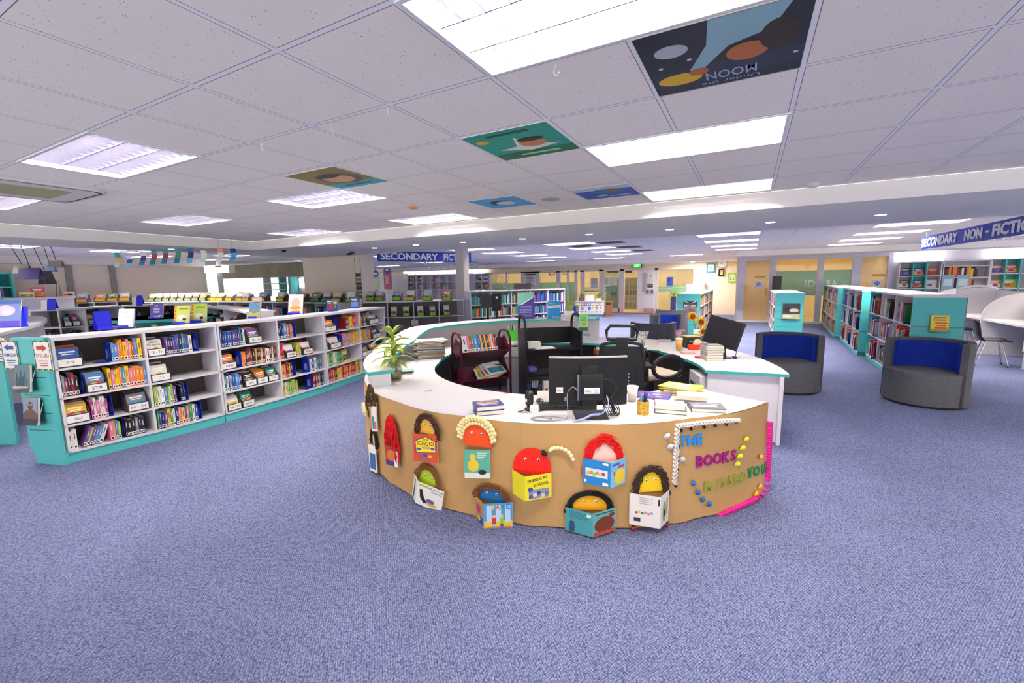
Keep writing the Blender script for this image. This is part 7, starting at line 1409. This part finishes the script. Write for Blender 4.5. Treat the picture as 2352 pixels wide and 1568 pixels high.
# spinner of small cards and a black toy on the soffit edge
q = ray(827,692)*10.4; z0 = 1.2; r = thing('card_spinner', 'wire rack of small photo cards beside the beige column', 'rack', T(q.x,q.y,z0)); zz = ray(827,592)*10.4; hh = zz.z+H-z0
b = B(); b.tube([(-.1,0,0),(-.1,0,hh),(.08,0,hh),(.08,0,0)],.008,mat('#8f8c88',.3,.6),5); b.tube([(-.1,0,hh*.75),(.08,0,hh*.75)],.006,mat('#8f8c88',.3,.6),5); b.build('wire_frame', r)
for k in range(6): b = B(); b.box(-.07,.1,-.02,-.012,hh*(.1+.095*k),hh*(.18+.095*k),mat(('#5a5650','#7d7a76','#3f3d3a')[k%3],.6)); b.build('photo_card', r)
q = Pz(804,578,SOFF); b = B(); b.box(-.09,.02,-.03,.03,-.07,-.03,BLACK); b.box(-.0,.1,-.02,.02,-.05,-.015,BLACK); b.tube([(0,0,-.03),(0,0,0)],.01,BLACK,5); tag(b.build('spotlight', M=T(q.x,q.y,SOFF)), 'black spotlight fixture under the soffit before the beige column', 'spotlight')
stuff_o = stuff.build('shelved_books'); stuff_o['kind'] = 'stuff'; tag(stuff_o, 'rows of small distant books on the far and rear shelves', 'books')
# ---- painted ceiling tiles
def ctile(x, y, lab, art):
    r = B(); r.M = T(x-.29,y+.29,CEIL-.004,0,math.pi/2)   # local x right, z towards the viewer's back: seen from below
    r.box(0,.58,-.003,.0,0,0,PAPER) if False else None; r.M = None; b = B(); b.box(-.292,.292,-.292,.292,.0,.004,PAPER)
    P = Matrix.Rotation(math.pi,4,'Z') @ T(0,0,0,0,math.pi/2) if False else None
    Q = Matrix(((1,0,0,-.29),(0,0,-1,.29),(0,1,0,0),(0,0,0,1)))  # art x->x, z->-y (read facing the doors), -y -> down
    b.M = Q; art(b,.58,.58); b.M = None; return tag(b.build('painted_ceiling_tile', M=T(x,y,CEIL-.0062)), lab, 'ceiling tile', 'painted ceiling tiles')
def art_moon(b,w,h):
    b.rect(0,w,0,h,mat('#1c2738',.6),.0006); b.rect(0,w,h*.3,h*.55,mat('#232f45',.6),.0008); b.text('MOON',w*.2,w*.66,h*.72,h*.86,mat('#8fa3c4',.6),.0014,0,.01,math.pi); b.rect(w*.2,w*.6,h*.9,h*.93,mat('#7d8fae',.6),.0014)
def art_moon2(b,w,h):
    b.rect(0,w,0,h,mat('#1c2738',.6),.0006); b.rect(0,w,h*.15,h*.4,mat('#26334a',.6),.0008)
    b.disc(w*.2,h*.72,w*.11,h*.09,mat('#b9bcc4',.6),.0012,20); b.disc(w*.2,h*.25,w*.16,h*.1,mat('#e6b52a',.6),.0012,20)
    b.art([(w*.45,h),(w*.62,h),(w*.9,h),(w*.8,h*.72),(w*.55,h*.62),(w*.38,h*.36),(w*.28,h*.36),(w*.42,h*.7)],mat('#8fb9c4',.6),.0014); b.disc(w*.66,h*.48,w*.13,h*.13,mat('#b5683a',.6),.0016,18); b.disc(w*.84,h*.62,w*.11,h*.2,mat('#2b2622',.6),.0018,18); b.disc(w*.34,h*.32,w*.07,h*.06,mat('#b5683a',.6),.0018)
    b.text('MOON',w*.38,w*.72,h*.12,h*.26,mat('#9fb0cf',.6),.0016,0,.01,math.pi); b.text('Under the',w*.34,w*.74,h*.03,h*.09,mat('#8fa3c4',.6),.0016,0,0,math.pi)
    for x,z in ((.1,.5),(.3,.55),(.95,.3)): b.disc(w*x,h*z,w*.018,h*.018,mat('#cfd6e6',.6),.0016,6)
def art_bird(b,w,h): b.rect(0,w,0,h,mat('#2a9a86',.6),.0006); b.rect(0,w,0,h*.25,mat('#1f6f4a',.6),.0008); b.art([(w*.15,h*.4),(w*.4,h*.45),(w*.5,h*.75),(w*.6,h*.45),(w*.9,h*.35),(w*.5,h*.25)],mat('#efeadc',.6),.0012); b.disc(w*.62,h*.5,w*.16,h*.14,mat('#c98a4f',.6),.0014); b.disc(w*.64,h*.62,w*.16,h*.07,mat('#3a2a22',.6),.0016); b.disc(w*.12,h*.75,w*.08,h*.06,mat('#e3b52a',.6),.0014); b.rect(w*.25,w*.75,h*.86,h*.92,mat('#1c4a44',.6),.0014); b.rect(w*.3,w*.8,h*.1,h*.16,mat('#9fd8a0',.6),.0014)
def art_round(b,w,h): b.rect(0,w,0,h,mat('#8f7f4a',.6),.0006); b.rect(0,w,0,h*.28,mat('#4fb0b5',.6),.0008); b.disc(w*.55,h*.52,w*.36,h*.3,mat('#6d5f56',.6),.0012); b.disc(w*.52,h*.5,w*.26,h*.2,mat('#d6a67c',.6),.0014); b.disc(w*.5,h*.68,w*.24,h*.09,mat('#4a3a30',.6),.0016); b.rect(w*.2,w*.8,h*.1,h*.17,mat('#2f6f7a',.6),.0014)
def art_face(b,w,h): b.rect(0,w,0,h,mat('#4fa3d8',.6),.0006); b.disc(w*.5,h*.5,w*.26,h*.26,mat('#2b2b33',.6),.0012); b.disc(w*.54,h*.44,w*.2,h*.18,mat('#d9e2ea',.6),.0014)
def art_sea(b,w,h): b.rect(0,w,0,h,mat('#2448a8',.6),.0006); b.rect(0,w,h*.75,h,mat('#c9d6ea',.6),.0008); b.disc(w*.55,h*.62,w*.28,h*.2,mat('#2a6f9a',.6),.0012); b.disc(w*.66,h*.68,w*.13,h*.11,mat('#8a5a3a',.6),.0014); b.art([(w*.2,h*.2),(w*.45,h*.35),(w*.5,h*.22)],mat('#e6ecf4',.6),.0014); b.rect(w*.5,w*.9,h*.14,h*.22,mat('#b9c8ea',.6),.0014)
ctile(-.148, 2.073, 'painted ceiling tile of a dark night scene with the word MOON upside down', art_moon2)
ctile(-1.348, 2.673, 'painted green ceiling tile with a white bird shape', art_bird)
ctile(-3.13, 2.70, 'painted brown and turquoise ceiling tile with a round face', art_round)
ctile(-2.52, 4.47, 'small blue ceiling tile with a dark-haired round face', art_face)
ctile(-1.348, 4.55, 'deep blue sea-scene ceiling tile by the third desk light', art_sea)
